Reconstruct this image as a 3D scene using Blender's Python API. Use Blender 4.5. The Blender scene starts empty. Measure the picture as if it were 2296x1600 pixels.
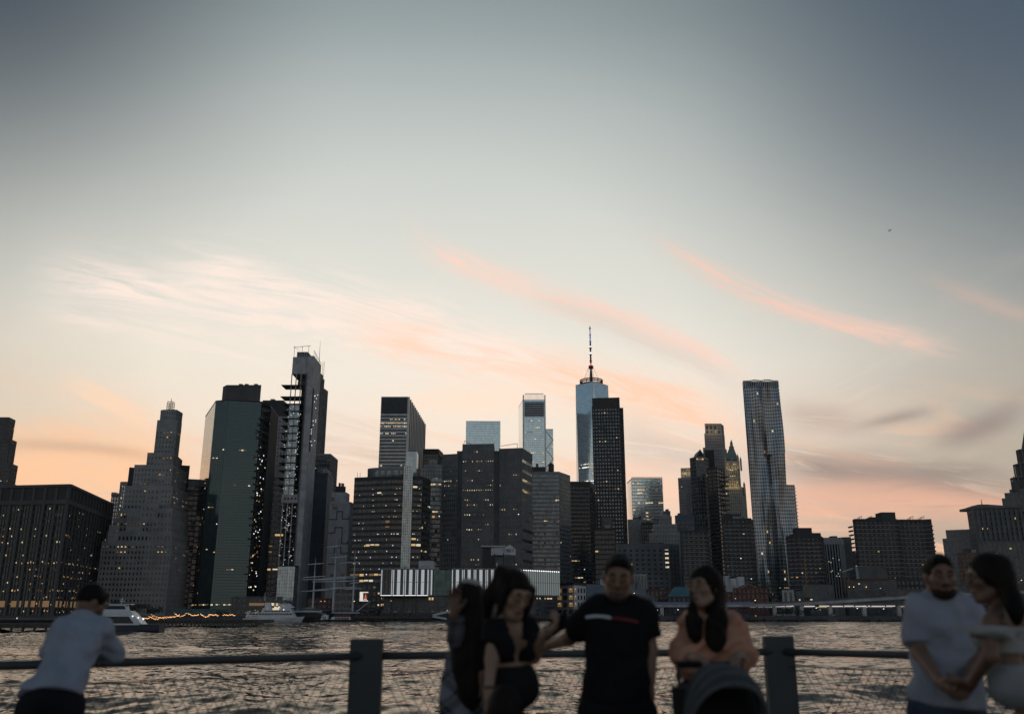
import bpy, bmesh, math, random
import numpy as np
from mathutils import Vector, Matrix
random.seed(11); rng = np.random.RandomState(5)
SC = bpy.context.scene; COL = SC.collection
# ------------------------------------------------------------------ camera (photo measured on a 2296 x 1600 grid)
F = 2000.0; CX, CY = 1148.0, 800.0; HZ = 1376.0
TH = math.atan((HZ-CY)/F); CT, ST = math.cos(TH), math.sin(TH)
ZC = 4.0; DECK = 2.6; LAND = 3.0
cam = bpy.data.cameras.new('camera'); camo = bpy.data.objects.new('camera', cam); COL.objects.link(camo)
camo.location = (0,0,ZC); camo.rotation_euler = (math.pi/2+TH,0,0)
cam.sensor_width = 36.0; cam.lens = 36.0*F/2296.0; cam.clip_start = 0.1; cam.clip_end = 20000
cam.dof.use_dof = True; cam.dof.focus_distance = 900.0; cam.dof.aperture_fstop = 1.35; cam.dof.aperture_blades = 9
SC.camera = camo
SC.render.resolution_x, SC.render.resolution_y = 1024, 713
SC.view_settings.view_transform = 'Standard'; SC.view_settings.look = 'None'
SC.view_settings.exposure = 0.0; SC.view_settings.gamma = 1.0; SC.view_settings.use_curve_mapping = False
SC.render.engine = 'CYCLES'
SC.cycles.max_bounces = 4; SC.cycles.diffuse_bounces = 2; SC.cycles.glossy_bounces = 3; SC.cycles.caustics_reflective = False; SC.cycles.caustics_refractive = False
SC.cycles.sample_clamp_indirect = 4.0
try: SC.cycles.use_denoising = True; SC.cycles.denoiser = 'OPENIMAGEDENOISE'
except Exception: pass

def ray(px,py):
    x=(px-CX)/F; y=(CY-py)/F
    return Vector((x, CT-y*ST, ST+y*CT))
def at(px,py,Y):
    d=ray(px,py); t=Y/d.y
    return Vector((d.x*t, Y, ZC+d.z*t))
def zof(py,Y): return at(CX,py,Y).z
def plan(px,Y,z):                       # plan point seen in column px at height z and distance Y
    q=(z-ZC)/Y; y=(q*CT-ST)/(CT+q*ST)
    return Vector((Y*((px-CX)/F)/(CT-y*ST), Y))
def shoreY(py,z=0.0):
    d=ray(CX,py); return (z-ZC)/d.z*d.y
def azel(px,py):
    d=ray(px,py).normalized()
    return math.degrees(math.atan2(d.x,d.y)), math.degrees(math.asin(d.z))
def lin(c):
    c=c/255.0
    return c/12.92 if c<=.04045 else ((c+.055)/1.055)**2.4
def S(r,g,b): return (lin(r),lin(g),lin(b),1.0)

# ------------------------------------------------------------------ node expressions
class E:
    def __init__(s,nt,sock): s.nt=nt; s.s=sock
    def _m(s,op,*a,clamp=False):
        n=s.nt.nodes.new('ShaderNodeMath'); n.operation=op; n.use_clamp=clamp
        for i,v in enumerate((s,)+a):
            if isinstance(v,E): s.nt.links.new(v.s,n.inputs[i])
            else: n.inputs[i].default_value=v
        return E(s.nt,n.outputs[0])
    def __add__(s,o): return s._m('ADD',o)
    __radd__=__add__
    def __mul__(s,o): return s._m('MULTIPLY',o)
    __rmul__=__mul__
    def __sub__(s,o): return s._m('SUBTRACT',o)
    def __truediv__(s,o): return s._m('DIVIDE',o)
    def f(s,op,*a,clamp=False): return s._m(op,*a,clamp=clamp)
    def sstep(s,a,b):
        n=s.nt.nodes.new('ShaderNodeMapRange'); n.interpolation_type='SMOOTHSTEP'
        s.nt.links.new(s.s,n.inputs[0]); n.inputs[1].default_value=a; n.inputs[2].default_value=b
        return E(s.nt,n.outputs[0])
    def gauss(s):
        return ((s*s)*(-1.0)).f('EXPONENT')
def const_mix(nt,fac,a,b):
    n=nt.nodes.new('ShaderNodeMix'); n.data_type='RGBA'
    for i,v in ((0,fac),(6,a),(7,b)):
        if isinstance(v,E): nt.links.new(v.s,n.inputs[i])
        elif hasattr(v,'is_output'): nt.links.new(v,n.inputs[i])
        else: n.inputs[i].default_value=v
    return n.outputs[2]
def combine(nt,x,y,z):
    n=nt.nodes.new('ShaderNodeCombineXYZ')
    for i,v in enumerate((x,y,z)):
        if isinstance(v,E): nt.links.new(v.s,n.inputs[i])
        else: n.inputs[i].default_value=v
    return n.outputs[0]
def noise(nt,vec,scale,detail=5,rough=.55,dist=0.0):
    n=nt.nodes.new('ShaderNodeTexNoise'); nt.links.new(vec,n.inputs['Vector'])
    n.inputs['Scale'].default_value=scale; n.inputs['Detail'].default_value=detail
    n.inputs['Roughness'].default_value=rough; n.inputs['Distortion'].default_value=dist
    return E(nt,n.outputs[0])

# ------------------------------------------------------------------ world: dusk sky with lit cirrus
W = bpy.data.worlds.new('World'); SC.world = W; W.use_nodes = True
nt = W.node_tree; nt.nodes.clear()
out = nt.nodes.new('ShaderNodeOutputWorld'); bg = nt.nodes.new('ShaderNodeBackground'); nt.links.new(bg.outputs[0],out.inputs[0])
tc = nt.nodes.new('ShaderNodeTexCoord'); sep = nt.nodes.new('ShaderNodeSeparateXYZ'); nt.links.new(tc.outputs['Generated'],sep.inputs[0])
dx,dy,dz = (E(nt,sep.outputs[i]) for i in range(3))
u = dx.f('ARCTAN2',dy)*57.29578
v = dz.f('ARCSINE')*57.29578
def ramp(fac,stops):
    n=nt.nodes.new('ShaderNodeValToRGB'); nt.links.new(fac.s,n.inputs[0])
    el=n.color_ramp.elements
    while len(el)<len(stops): el.new(0.5)
    for e,(p,c) in zip(el,stops): e.position=p; e.color=c
    return n.outputs[0]
vp = (v/90.0).f('MAXIMUM',0.0)
west = ramp(vp,[(0.0,S(220,174,152)),(3/90,S(230,190,168)),(7/90,S(237,211,190)),(11/90,S(242,226,209)),(15/90,S(238,230,216)),(18/90,S(228,225,214)),
                (22/90,S(218,218,209)),(26/90,S(206,209,203)),(31/90,S(190,196,193)),(36/90,S(170,180,180)),(55/90,S(124,138,152)),(1.0,S(96,110,130))])
east = ramp(vp,[(0.0,S(114,142,158)),(12/90,S(130,162,182)),(26/90,S(124,154,176)),(50/90,S(96,118,144)),(1.0,S(74,90,112))])
au = (u+3.0).f('ABSOLUTE')
base = const_mix(nt,au.sstep(42,110),west,east)
# darker away from the sunset glow
e1 = (u+5.0)/33.0; e2 = (v-14.0)/27.0
gl = (e1*e1+e2*e2).f('SQRT')
fall = ramp(gl/4.0,[(0.0,(1,1,1,1)),(.13,(.98,.98,.98,1)),(.19,(.82,.83,.84,1)),(.25,(.56,.58,.60,1)),(.30,(.38,.41,.44,1)),(.35,(.30,.34,.39,1)),(.6,(.42,.46,.52,1)),(1.0,(.80,.82,.86,1))])
mul = nt.nodes.new('ShaderNodeMix'); mul.data_type='RGBA'; mul.blend_type='MULTIPLY'; mul.inputs[0].default_value=1.0
nt.links.new(base,mul.inputs[6]); nt.links.new(fall,mul.inputs[7]); skyc = mul.outputs[2]
# night-blue zenith; the lens's corner darkening is put into the sky colour too
au2=u.f('ABSOLUTE')
Dk=((v.sstep(15,36.5))*(au2.sstep(11,38))).f('MAXIMUM',v.sstep(37,60))
skyc = const_mix(nt,Dk*.88,skyc,S(50,61,75))
# cooler to the upper right, warmer low left
skyc = const_mix(nt,(u.sstep(2,34))*(v.sstep(10,30))*0.38,skyc,S(84,100,118))
skyc = const_mix(nt,((u*(-1.0)).sstep(12,30))*((v*(-1.0)).sstep(-20,-8))*0.35,skyc,S(216,194,156))
skyc = const_mix(nt,(u.sstep(12,30))*((v*(-1.0)).sstep(-19,-8))*0.6,skyc,S(186,176,158))
warp0 = noise(nt,combine(nt,u*.11,v*.25,3.0),1.0,2,.5)
def band(pts,w,u0,u1,color,op,seed,fe=6.0,stretch=.10,nv=.75,thr=(.32,.66),skew=1.0):
    global skyc
    a=[azel(*p) for p in pts]; A=[q[0] for q in a]; B=[q[1] for q in a]
    c=np.polyfit(A,B,min(2,len(pts)-1)) if len(pts)<5 else np.polyfit(A,B,3)
    cen=None
    for k in c: cen = float(k) if cen is None else (u*cen+float(k) if not isinstance(cen,E) else cen*u+float(k))
    d = v-cen
    nn = noise(nt,combine(nt,u*stretch,d*nv,seed),1.0,6,.66,1.6)
    d2 = d+(warp0-0.5)*(1.6*w)
    g = (d2/w).gauss()
    m = g*u.sstep(u0-fe,u0+fe*.6)*((u*(-1.0)).sstep(-u1-fe,-u1+fe*.6))*(nn.sstep(*thr))*op
    skyc = const_mix(nt,m,skyc,color)
PINK=S(255,233,219); ROSE=S(240,212,196); GREY=S(150,134,130); SALM=S(244,164,132)
ae=lambda x: azel(x,900)[0]
# pale general cirrus veil
veil = noise(nt,combine(nt,u*.05,v*.22-u*.06,4.0),1.0,7,.6,.8)
skyc = const_mix(nt,veil.sstep(.48,.72)*((v*(-1.0)).sstep(-24,-6))*(v.sstep(-2,6))*.30,skyc,S(248,228,206))
sal = noise(nt,combine(nt,u*.09,v*.55+u*.10,9.0),1.0,6,.60,1.0)
skyc = const_mix(nt,sal.sstep(.47,.66)*((v*(-1.0)).sstep(-15,-4))*(v.sstep(-1,3))*.72,skyc,S(250,196,160))
gry = noise(nt,combine(nt,u*.07,v*.5+u*.09,21.0),1.0,6,.60,1.0)
skyc = const_mix(nt,gry.sstep(.55,.75)*((v*(-1.0)).sstep(-13,-6))*(v.sstep(1,4))*.42,skyc,S(196,172,156))
band([(120,620),(500,690),(800,750),(1100,812)],1.5,ae(150),ae(1150),PINK,.95,1.0,fe=4)
band([(360,600),(700,650),(1000,740),(1300,840)],1.6,ae(420),ae(1250),PINK,.85,7.0,fe=4)
band([(800,740),(1050,800),(1300,850),(1600,930)],1.5,ae(850),ae(1580),S(254,214,190),1.0,2.0,fe=4)
band([(930,530),(1010,585),(1180,645),(1400,715),(1660,845)],.8,ae(960),ae(1620),S(248,210,192),.85,3.0,fe=3,thr=(.30,.62))
band([(1190,665),(1400,745),(1640,858)],.8,ae(1250),ae(1620),S(216,200,188),.5,13.0,fe=3,thr=(.25,.6))
band([(1500,560),(1620,620),(1780,695),(1950,740),(2120,785)],.72,ae(1540),ae(2090),S(240,200,182),.9,5.0,fe=3,thr=(.32,.64))
band([(2150,655),(2290,700)],.6,ae(2180),ae(2400),S(200,174,160),.6,6.0,fe=3,thr=(.2,.55))
band([(90,700),(300,735),(560,790)],.7,ae(120),ae(560),PINK,.55,8.0,fe=3)
band([(150,870),(240,905),(330,950)],.9,ae(170),ae(320),S(250,214,184),.8,9.0,fe=2)
band([(0,1055),(200,1040),(420,1050)],1.9,ae(-200),ae(400),S(252,200,158),.9,10.0,fe=4,thr=(.2,.5))
band([(-100,1002),(120,998),(330,1022)],.34,ae(40),ae(330),S(190,156,134),.45,11.0,fe=3,thr=(.15,.45))
band([(740,940),(830,960),(900,980)],.7,ae(730),ae(960),S(226,202,184),.5,12.0,fe=2)
band([(740,1010),(900,1030)],1.0,ae(700),ae(950),S(214,188,170),.7,14.0,fe=2)
band([(1000,890),(1300,900),(1600,960)],1.1,ae(900),ae(1560),S(254,224,200),.75,15.0,fe=4)
band([(1400,985),(1560,1020),(1700,1060)],1.5,ae(1400),ae(1700),S(206,190,178),.7,16.0,fe=3,thr=(.2,.5))
band([(1400,1080),(1560,1110),(1700,1130)],1.6,ae(1380),ae(1660),S(248,206,180),.8,17.0,fe=3,thr=(.2,.5))
band([(1300,860),(1450,900),(1620,950)],1.3,ae(1250),ae(1600),S(252,204,172),.85,31.0,fe=3)
band([(1790,1040),(2000,1075),(2160,1105),(2320,1120)],1.25,ae(1770),ae(2320),S(150,136,130),.9,18.0,fe=3,thr=(.30,.58))
band([(1780,1120),(2000,1128),(2296,1150)],1.1,ae(1740),ae(2280),S(230,178,152),.85,19.0,fe=3,thr=(.2,.5))
band([(1960,945),(2060,925)],.35,ae(1950),ae(2060),S(156,142,134),.7,20.0,fe=2,thr=(.2,.5))
band([(2100,985),(2180,960),(2270,915)],.8,ae(2120),ae(2260),S(148,132,128),.75,21.0,fe=2,thr=(.2,.5))
band([(2040,1060),(2180,1055)],.5,ae(2060),ae(2180),S(150,136,128),.8,22.0,fe=2,thr=(.2,.5))
band([(1780,930),(1900,940)],.9,ae(1770),ae(1900),S(186,160,148),.6,23.0,fe=2,thr=(.2,.5))
# below the horizon
skyc = const_mix(nt,(v*(-1.0)).sstep(0.0,3.0),skyc,S(70,72,78))
sky = nt.nodes.new('ShaderNodeTexSky'); sky.sky_type='NISHITA'; sky.sun_disc=False
SUN_AZ = -6.0
sky.sun_elevation=math.radians(1.0); sky.sun_rotation=math.radians(SUN_AZ); sky.air_density=1.2; sky.dust_density=2.0
nmul = nt.nodes.new('ShaderNodeMix'); nmul.data_type='RGBA'; nmul.blend_type='ADD'; nmul.inputs[0].default_value=0.004
nt.links.new(skyc,nmul.inputs[6]); nt.links.new(sky.outputs[0],nmul.inputs[7])
nt.links.new(nmul.outputs[2],bg.inputs[0]); bg.inputs[1].default_value=1.10
W.cycles.sampling_method='MANUAL'; W.cycles.sample_map_resolution=256
# ------------------------------------------------------------------ sun (already at the horizon, behind the skyline)
sl = bpy.data.lights.new('sun','SUN'); sl.energy=0.06; sl.angle=math.radians(10); sl.color=(1.0,.72,.52)
so = bpy.data.objects.new('sun',sl); COL.objects.link(so)
sd = Vector((math.sin(math.radians(SUN_AZ)),math.cos(math.radians(SUN_AZ)),math.tan(math.radians(2.0))))
so.rotation_euler = (sd).to_track_quat('Z','Y').to_euler(); so.location=(0,300,500)

# ------------------------------------------------------------------ materials
MATS={}
def mat(name,col,rough=.85,metal=0.0,var=.25,vs=.35,bump=0.0,bs=3.0,emit=None,es=0.0,stretch=(1,1,1),spec=.5):
    if name in MATS: return MATS[name]
    m=bpy.data.materials.new(name); m.use_nodes=True; t=m.node_tree
    b=t.nodes['Principled BSDF']; b.inputs['Roughness'].default_value=rough; b.inputs['Metallic'].default_value=metal; b.inputs['Specular IOR Level'].default_value=spec
    c=(col[0],col[1],col[2],1.0)
    g=t.nodes.new('ShaderNodeTexCoord'); mp=t.nodes.new('ShaderNodeMapping'); mp.inputs['Scale'].default_value=stretch
    t.links.new(g.outputs['Object'],mp.inputs[0])
    if var>0:
        n=noise(t,mp.outputs[0],vs,5,.6)
        lo=tuple(x*(1-var) for x in c[:3])+(1,); hi=tuple(min(1,x*(1+var)) for x in c[:3])+(1,)
        t.links.new(const_mix(t,n.sstep(.3,.7),lo,hi),b.inputs['Base Color'])
    else: b.inputs['Base Color'].default_value=c
    if bump>0:
        n2=noise(t,mp.outputs[0],bs,4,.6); bn=t.nodes.new('ShaderNodeBump'); bn.inputs['Strength'].default_value=bump
        bn.inputs['Distance'].default_value=.05
        t.links.new(n2.s,bn.inputs['Height']); t.links.new(bn.outputs[0],b.inputs['Normal'])
    if emit: b.inputs['Emission Color'].default_value=(*emit,1); b.inputs['Emission Strength'].default_value=es
    MATS[name]=m; return m
def glass(name,col,metal=.35,rough=.12,cell=(1.6,1.6,3.9),var=.55,wob=.06):
    """coated facade glass; every pane has its own tint and a slight tilt"""
    if name in MATS: return MATS[name]
    m=bpy.data.materials.new(name); m.use_nodes=True; t=m.node_tree; b=t.nodes['Principled BSDF']
    b.inputs['Roughness'].default_value=rough; b.inputs['Metallic'].default_value=metal; b.inputs['IOR'].default_value=1.6
    g=t.nodes.new('ShaderNodeTexCoord')
    sp=t.nodes.new('ShaderNodeSeparateXYZ'); t.links.new(g.outputs['Object'],sp.inputs[0])
    ex=[(E(t,sp.outputs[i])/cell[i]+.013).f('FLOOR') for i in range(3)]
    wn=t.nodes.new('ShaderNodeTexWhiteNoise'); wn.noise_dimensions='3D'; t.links.new(combine(t,ex[0],ex[1],ex[2]),wn.inputs[0])
    big=noise(t,g.outputs['Object'],.02,3,.5)
    f=E(t,wn.outputs[0])*.65+big*.5
    lo=tuple(x*(1-var) for x in col)+(1,); hi=tuple(min(1,x*(1+var)) for x in col)+(1,)
    t.links.new(const_mix(t,f.f('MULTIPLY',1.0,clamp=True),lo,hi),b.inputs['Base Color'])
    if wob>0:
        bn=t.nodes.new('ShaderNodeBump'); bn.inputs['Strength'].default_value=wob; bn.inputs['Distance'].default_value=1.0
        n2=noise(t,g.outputs['Object'],.35,2,.5); t.links.new(n2.s,bn.inputs['Height']); t.links.new(bn.outputs[0],b.inputs['Normal'])
    MATS[name]=m; return m
def emat(name,col,s):
    if name in MATS: return MATS[name]
    m=bpy.data.materials.new(name); m.use_nodes=True; b=m.node_tree.nodes['Principled BSDF']
    b.inputs['Base Color'].default_value=(.05,.05,.05,1); b.inputs['Emission Color'].default_value=(*col,1); b.inputs['Emission Strength'].default_value=s
    m.cycles.emission_sampling='NONE'
    MATS[name]=m; return m

# ------------------------------------------------------------------ mesh builder
class MB:
    def __init__(s): s.v=[]; s.f=[]; s.m=[]
    def add(s,vs,fs,mi=0):
        o=len(s.v); s.v+= [tuple(p) for p in vs]; s.f+=[tuple(i+o for i in f) for f in fs]; s.m+=[mi]*len(fs)
    def hexa(s,p,mi=0):   # p: 4 bottom ccw + 4 top
        s.add(p,[(3,2,1,0),(4,5,6,7),(0,1,5,4),(1,2,6,5),(2,3,7,6),(3,0,4,7)],mi)
    def box(s,x0,x1,y0,y1,z0,z1,mi=0):
        s.hexa([(x0,y0,z0),(x1,y0,z0),(x1,y1,z0),(x0,y1,z0),(x0,y0,z1),(x1,y0,z1),(x1,y1,z1),(x0,y1,z1)],mi)
    def prism(s,foot,z0,z1,mi=0,foot2=None,cap=True):
        n=len(foot); f2=foot2 or foot
        vs=[(p[0],p[1],z0) for p in foot]+[(p[0],p[1],z1) for p in f2]
        fs=[(i,(i+1)%n,n+(i+1)%n,n+i) for i in range(n)]
        if cap: fs+= [tuple(range(n,2*n)),tuple(range(n-1,-1,-1))]
        s.add(vs,fs,mi)
    def fbox(s,A,B,s0,s1,z0,z1,d0,d1,mi=0):     # box on the facade A->B (left to right as seen), d outwards
        t=Vector((B[0]-A[0],B[1]-A[1])); t.normalize(); n=Vector((t.y,-t.x)); A=Vector((A[0],A[1]))
        a=A+t*s0+n*d1; b=A+t*s1+n*d1; c=A+t*s1+n*d0; d=A+t*s0+n*d0
        s.hexa([(a.x,a.y,z0),(b.x,b.y,z0),(c.x,c.y,z0),(d.x,d.y,z0),(a.x,a.y,z1),(b.x,b.y,z1),(c.x,c.y,z1),(d.x,d.y,z1)],mi)
    def fquad(s,A,B,s0,s1,z0,z1,d,mi=0):
        t=Vector((B[0]-A[0],B[1]-A[1])); t.normalize(); n=Vector((t.y,-t.x)); A=Vector((A[0],A[1]))
        a=A+t*s0+n*d; b=A+t*s1+n*d
        s.add([(a.x,a.y,z0),(b.x,b.y,z0),(b.x,b.y,z1),(a.x,a.y,z1)],[(0,1,2,3)],mi)
    def tube(s,a,b,ra,rb=None,n=8,mi=0,cap=True):
        rb=ra if rb is None else rb; a=Vector(a); b=Vector(b); d=(b-a).normalized()
        x=d.orthogonal().normalized(); y=d.cross(x)
        vs=[]
        for c,r in ((a,ra),(b,rb)):
            for i in range(n):
                an=2*math.pi*i/n; vs.append(c+x*math.cos(an)*r+y*math.sin(an)*r)
        fs=[(i,(i+1)%n,n+(i+1)%n,n+i) for i in range(n)]
        if cap: fs+=[tuple(range(n-1,-1,-1)),tuple(range(n,2*n))]
        s.add(vs,fs,mi)
    def path(s,pts,r,n=6,mi=0):
        for a,b in zip(pts[:-1],pts[1:]): s.tube(a,b,r,r,n,mi)
    def ball(s,c,r,mi=0,seg=8,rings=5,sq=(1,1,1)):
        vs=[(c[0],c[1],c[2]-r*sq[2])]
        for j in range(1,rings):
            a=-math.pi/2+math.pi*j/rings
            for i in range(seg):
                b=2*math.pi*i/seg
                vs.append((c[0]+r*sq[0]*math.cos(a)*math.cos(b),c[1]+r*sq[1]*math.cos(a)*math.sin(b),c[2]+r*sq[2]*math.sin(a)))
        vs.append((c[0],c[1],c[2]+r*sq[2])); fs=[]
        for i in range(seg): fs.append((0,1+(i+1)%seg,1+i))
        for j in range(rings-2):
            for i in range(seg):
                p=1+j*seg; fs.append((p+i,p+(i+1)%seg,p+seg+(i+1)%seg,p+seg+i))
        p=1+(rings-2)*seg
        for i in range(seg): fs.append((p+i,p+(i+1)%seg,len(vs)-1))
        s.add(vs,fs,mi)
    def build(s,name,mats,parent=None,kind=None,smooth=False,label=None):
        if not s.v: return None
        if not isinstance(mats,(list,tuple)): mats=[mats]
        off=Vector((0,0,0))
        if parent is not None:
            off=wloc(parent)
        me=bpy.data.meshes.new(name); me.from_pydata([(p[0]-off.x,p[1]-off.y,p[2]-off.z) for p in s.v],[],s.f)
        for m in mats: me.materials.append(m)
        if len(mats)>1: me.polygons.foreach_set('material_index',s.m)
        if smooth: me.polygons.foreach_set('use_smooth',[True]*len(me.polygons))
        me.update()
        o=bpy.data.objects.new(name,me); COL.objects.link(o)
        if parent is not None: o.parent=parent
        if kind: o['kind']=kind
        if label: o['label']=label
        return o
def wloc(o):
    l=Vector(o.location)
    while o.parent is not None: o=o.parent; l=l+Vector(o.location)
    return l
def thing(name,label,cat,loc,group=None):
    o=bpy.data.objects.new(name,None); COL.objects.link(o); o.location=loc; o.empty_display_size=1
    o['label']=label; o['category']=cat
    if group: o['group']=group
    return o
def tag(o,label,cat,group=None):
    o['label']=label; o['category']=cat
    if group: o['group']=group
    return o
UNIT={}
def unit_mesh(m):
    k=m.name
    if k not in UNIT:
        b=MB(); b.box(-.5,.5,-.5,.5,-.5,.5); me=bpy.data.meshes.new('block'); me.from_pydata(b.v,[],b.f); me.materials.append(m); UNIT[k]=me
    return UNIT[k]
def block(name,m,parent,c,size,rz=0.0,label=None):
    """one box-shaped piece as an object of its own (pieces share mesh data)"""
    o=bpy.data.objects.new(name,unit_mesh(m)); COL.objects.link(o); off=wloc(parent)
    o.parent=parent; o.location=(c[0]-off.x,c[1]-off.y,c[2]-off.z); o.scale=size; o.rotation_euler=(0,0,rz)
    if label: o['label']=label
    return o
def structure(o,kind='structure'): o['kind']=kind; return o
# ================================================================== ground, water
land = MB()
Y0 = shoreY(1392.5)
land.box(-2600,2600,Y0,5200,-6,LAND)
structure(land.build('ground',mat('paving',(.10,.10,.10),.9,var=.3,vs=.08)))

def make_water():
    nr,nc=860,760
    d=np.exp(np.linspace(math.log(14.0),math.log(Y0+3),nr)); a=np.tan(np.linspace(-math.radians(33),math.radians(33),nc))
    X=d[:,None]*a[None,:]; Y=np.repeat(d[:,None],nc,1); Z=np.zeros_like(X)
    dr=np.gradient(d)[:,None]; dc=d[:,None]*(a[1]-a[0])
    r=np.random.RandomState(3); N=110
    lam=np.exp(r.uniform(math.log(.40),math.log(24.0),N))
    for i in range(N):
        l=lam[i]; th=r.normal(0.25,.75); k=2*math.pi/l; kx,ky=k*math.sin(th),k*math.cos(th)
        slope=.030*(1.0 if l<2 else (.75 if l<5 else .8))*(1.0-.55*np.exp(-Y/60.0) if l>3 else 1.0)
        need=np.maximum(np.abs(ky)*dr,np.abs(kx)*dc)/(2*math.pi)      # wave cycles per grid step
        fade=np.clip(1.25-need*3.2,0,1)
        ph=kx*X+ky*Y+r.uniform(0,6.28)
        Z+=slope/k*np.sin(ph+.5*np.sin(ph*.37+i))*fade
    gust=.75+.35*np.sin(X*.021+Y*.013+1)*np.sin(Y*.031-X*.009)
    Z*=gust*np.clip((Y0+3-Y)/30,.25,1)
    v=np.stack([X,Y,Z],-1).reshape(-1,3)
    idx=np.arange(nr*nc).reshape(nr,nc)
    q=np.stack([idx[:-1,:-1],idx[:-1,1:],idx[1:,1:],idx[1:,:-1]],-1).reshape(-1,4)
    # flat sheet well below the wave troughs, out to the sides
    ext=np.array([(-3000,-400,-.7),(3000,-400,-.7),(3000,Y0+2,-.7),(-3000,Y0+2,-.7)],float)
    o=len(v); v=np.vstack([v,ext]); q=np.vstack([q,[[o,o+1,o+2,o+3]]])
    me=bpy.data.meshes.new('water'); me.vertices.add(len(v)); me.vertices.foreach_set('co',v.ravel())
    me.loops.add(q.size); me.loops.foreach_set('vertex_index',q.ravel().astype(np.int32))
    me.polygons.add(len(q)); me.polygons.foreach_set('loop_start',np.arange(0,q.size,4,dtype=np.int32)); me.polygons.foreach_set('loop_total',np.full(len(q),4,np.int32))
    me.polygons.foreach_set('use_smooth',np.ones(len(q),bool)); me.update()
    o=bpy.data.objects.new('water',me); COL.objects.link(o); o['kind']='structure'
    m=bpy.data.materials.new('river_water'); m.use_nodes=True; t=m.node_tree; b=t.nodes['Principled BSDF']
    b.inputs['Base Color'].default_value=(.018,.026,.030,1); b.inputs['Roughness'].default_value=.04; b.inputs['IOR'].default_value=3.0
    g=t.nodes.new('ShaderNodeNewGeometry'); mp=t.nodes.new('ShaderNodeMapping'); mp.inputs['Scale'].default_value=(.55,1.0,1.0)
    t.links.new(g.outputs['Position'],mp.inputs[0])
    nz=[]
    for sc_,of in ((2.6,0.0),(.62,7.3)):
        n=t.nodes.new('ShaderNodeTexNoise'); n.inputs['Scale'].default_value=sc_; n.inputs['Detail'].default_value=4; n.inputs['Roughness'].default_value=.6; n.inputs['Distortion'].default_value=.5
        ad=t.nodes.new('ShaderNodeVectorMath'); ad.operation='ADD'; ad.inputs[1].default_value=(of,of,of); t.links.new(mp.outputs[0],ad.inputs[0]); t.links.new(ad.outputs[0],n.inputs['Vector'])
        s2=t.nodes.new('ShaderNodeSeparateColor'); t.links.new(n.outputs['Color'],s2.inputs[0]); nz.append((E(t,s2.outputs[0])-.5,E(t,s2.outputs[1])-.5))
    # short chop and longer swell tilt the surface; calmer streaks drift across it
    calm=noise(t,mp.outputs[0],.022,4,.55,.8).sstep(.36,.62)*.75+.35
    sy=t.nodes.new('ShaderNodeSeparateXYZ'); t.links.new(g.outputs['Position'],sy.inputs[0]); calm=calm*(E(t,sy.outputs[1]).sstep(25,170)*.5+.5)
    gx=(nz[0][0]*.9+nz[1][0]*.5)*calm; gy=(nz[0][1]*1.25+nz[1][1]*.9)*calm-.045
    va=t.nodes.new('ShaderNodeVectorMath'); va.operation='ADD'; t.links.new(g.outputs['Normal'],va.inputs[0]); t.links.new(combine(t,gx,gy,0.0),va.inputs[1])
    vn=t.nodes.new('ShaderNodeVectorMath'); vn.operation='NORMALIZE'; t.links.new(va.outputs[0],vn.inputs[0]); t.links.new(vn.outputs[0],b.inputs['Normal'])
    b.inputs['Specular Tint'].default_value=(1.0,.74,.53,1)
    me.materials.append(m)
make_water()

# ================================================================== building kit
STONE=mat('limestone',(.31,.305,.30),.85,var=.18,vs=.12); STONE_D=mat('dark_granite',(.105,.10,.10),.8,var=.2,vs=.1)
BRICK=mat('brown_brick',(.165,.168,.172),.9,var=.2,vs=.15); BRICK_D=mat('dark_brown_brick',(.062,.060,.062),.9,var=.2,vs=.15)
BRICK_R=mat('red_brick',(.15,.07,.055),.9,var=.25,vs=.3); CONC=mat('raw_concrete',(.46,.46,.455),.9,var=.2,vs=.2)
CONC_D=mat('dark_concrete',(.14,.14,.14),.9,var=.2,vs=.2); WHITE=mat('pale_paint',(.60,.61,.62),.8,var=.12,vs=.2)
METAL=mat('grey_metal_cladding',(.20,.21,.22),.5,.4,var=.15); DARK=mat('black_metal',(.025,.026,.028),.6,var=.2); STEEL=mat('brushed_steel_cladding',(.40,.405,.41),.34,.75,var=.18,vs=.1)
ROOF=mat('roof_gravel',(.09,.09,.09),.95); TERRA=mat('terracotta',(.20,.11,.08),.85)
GL_DK=glass('dark_glass',(.035,.04,.045),.25); GL_BLK=glass('black_glass',(.018,.02,.023),.2)
GL_GRN=glass('green_glass',(.062,.105,.115),.55,.10,cell=(1.6,1.6,1.95),var=.07,wob=.02); GL_BLU=glass('blue_glass',(.60,.72,.76),.92,.10,cell=(1.6,1.6,4.0),var=.22)
GL_GRY=glass('grey_glass',(.13,.155,.175),.55,.14,cell=(1.5,1.5,3.8)); GL_PALE=glass('pale_glass',(.30,.36,.40),.75,.12,var=.3); GL_SKY=glass('mirror_glass',(.62,.66,.66),.95,.06,cell=(1.6,1.6,1.95),var=.12,wob=.02)
GL_OFF=glass('unlit_glass',(.022,.028,.03),.0,.8,wob=0)
WARM=emat('warm_window_light',(1.0,.66,.28),.62); PALEL=emat('pale_window_light',(1.0,.86,.58),.72); DIM=emat('dim_window_light',(1.0,.60,.25),.16)
COOL=emat('cool_lamp_light',(.92,.95,1.0),1.5); ORANGE=emat('orange_room_light',(1.0,.42,.13),.6)
BLINDS=[mat('window_blind',(.24,.24,.23),.9,var=.1),mat('window_blind_grey',(.15,.155,.16),.9,var=.1)]
LITS=[WARM,PALEL,DIM,COOL,ORANGE]

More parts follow.
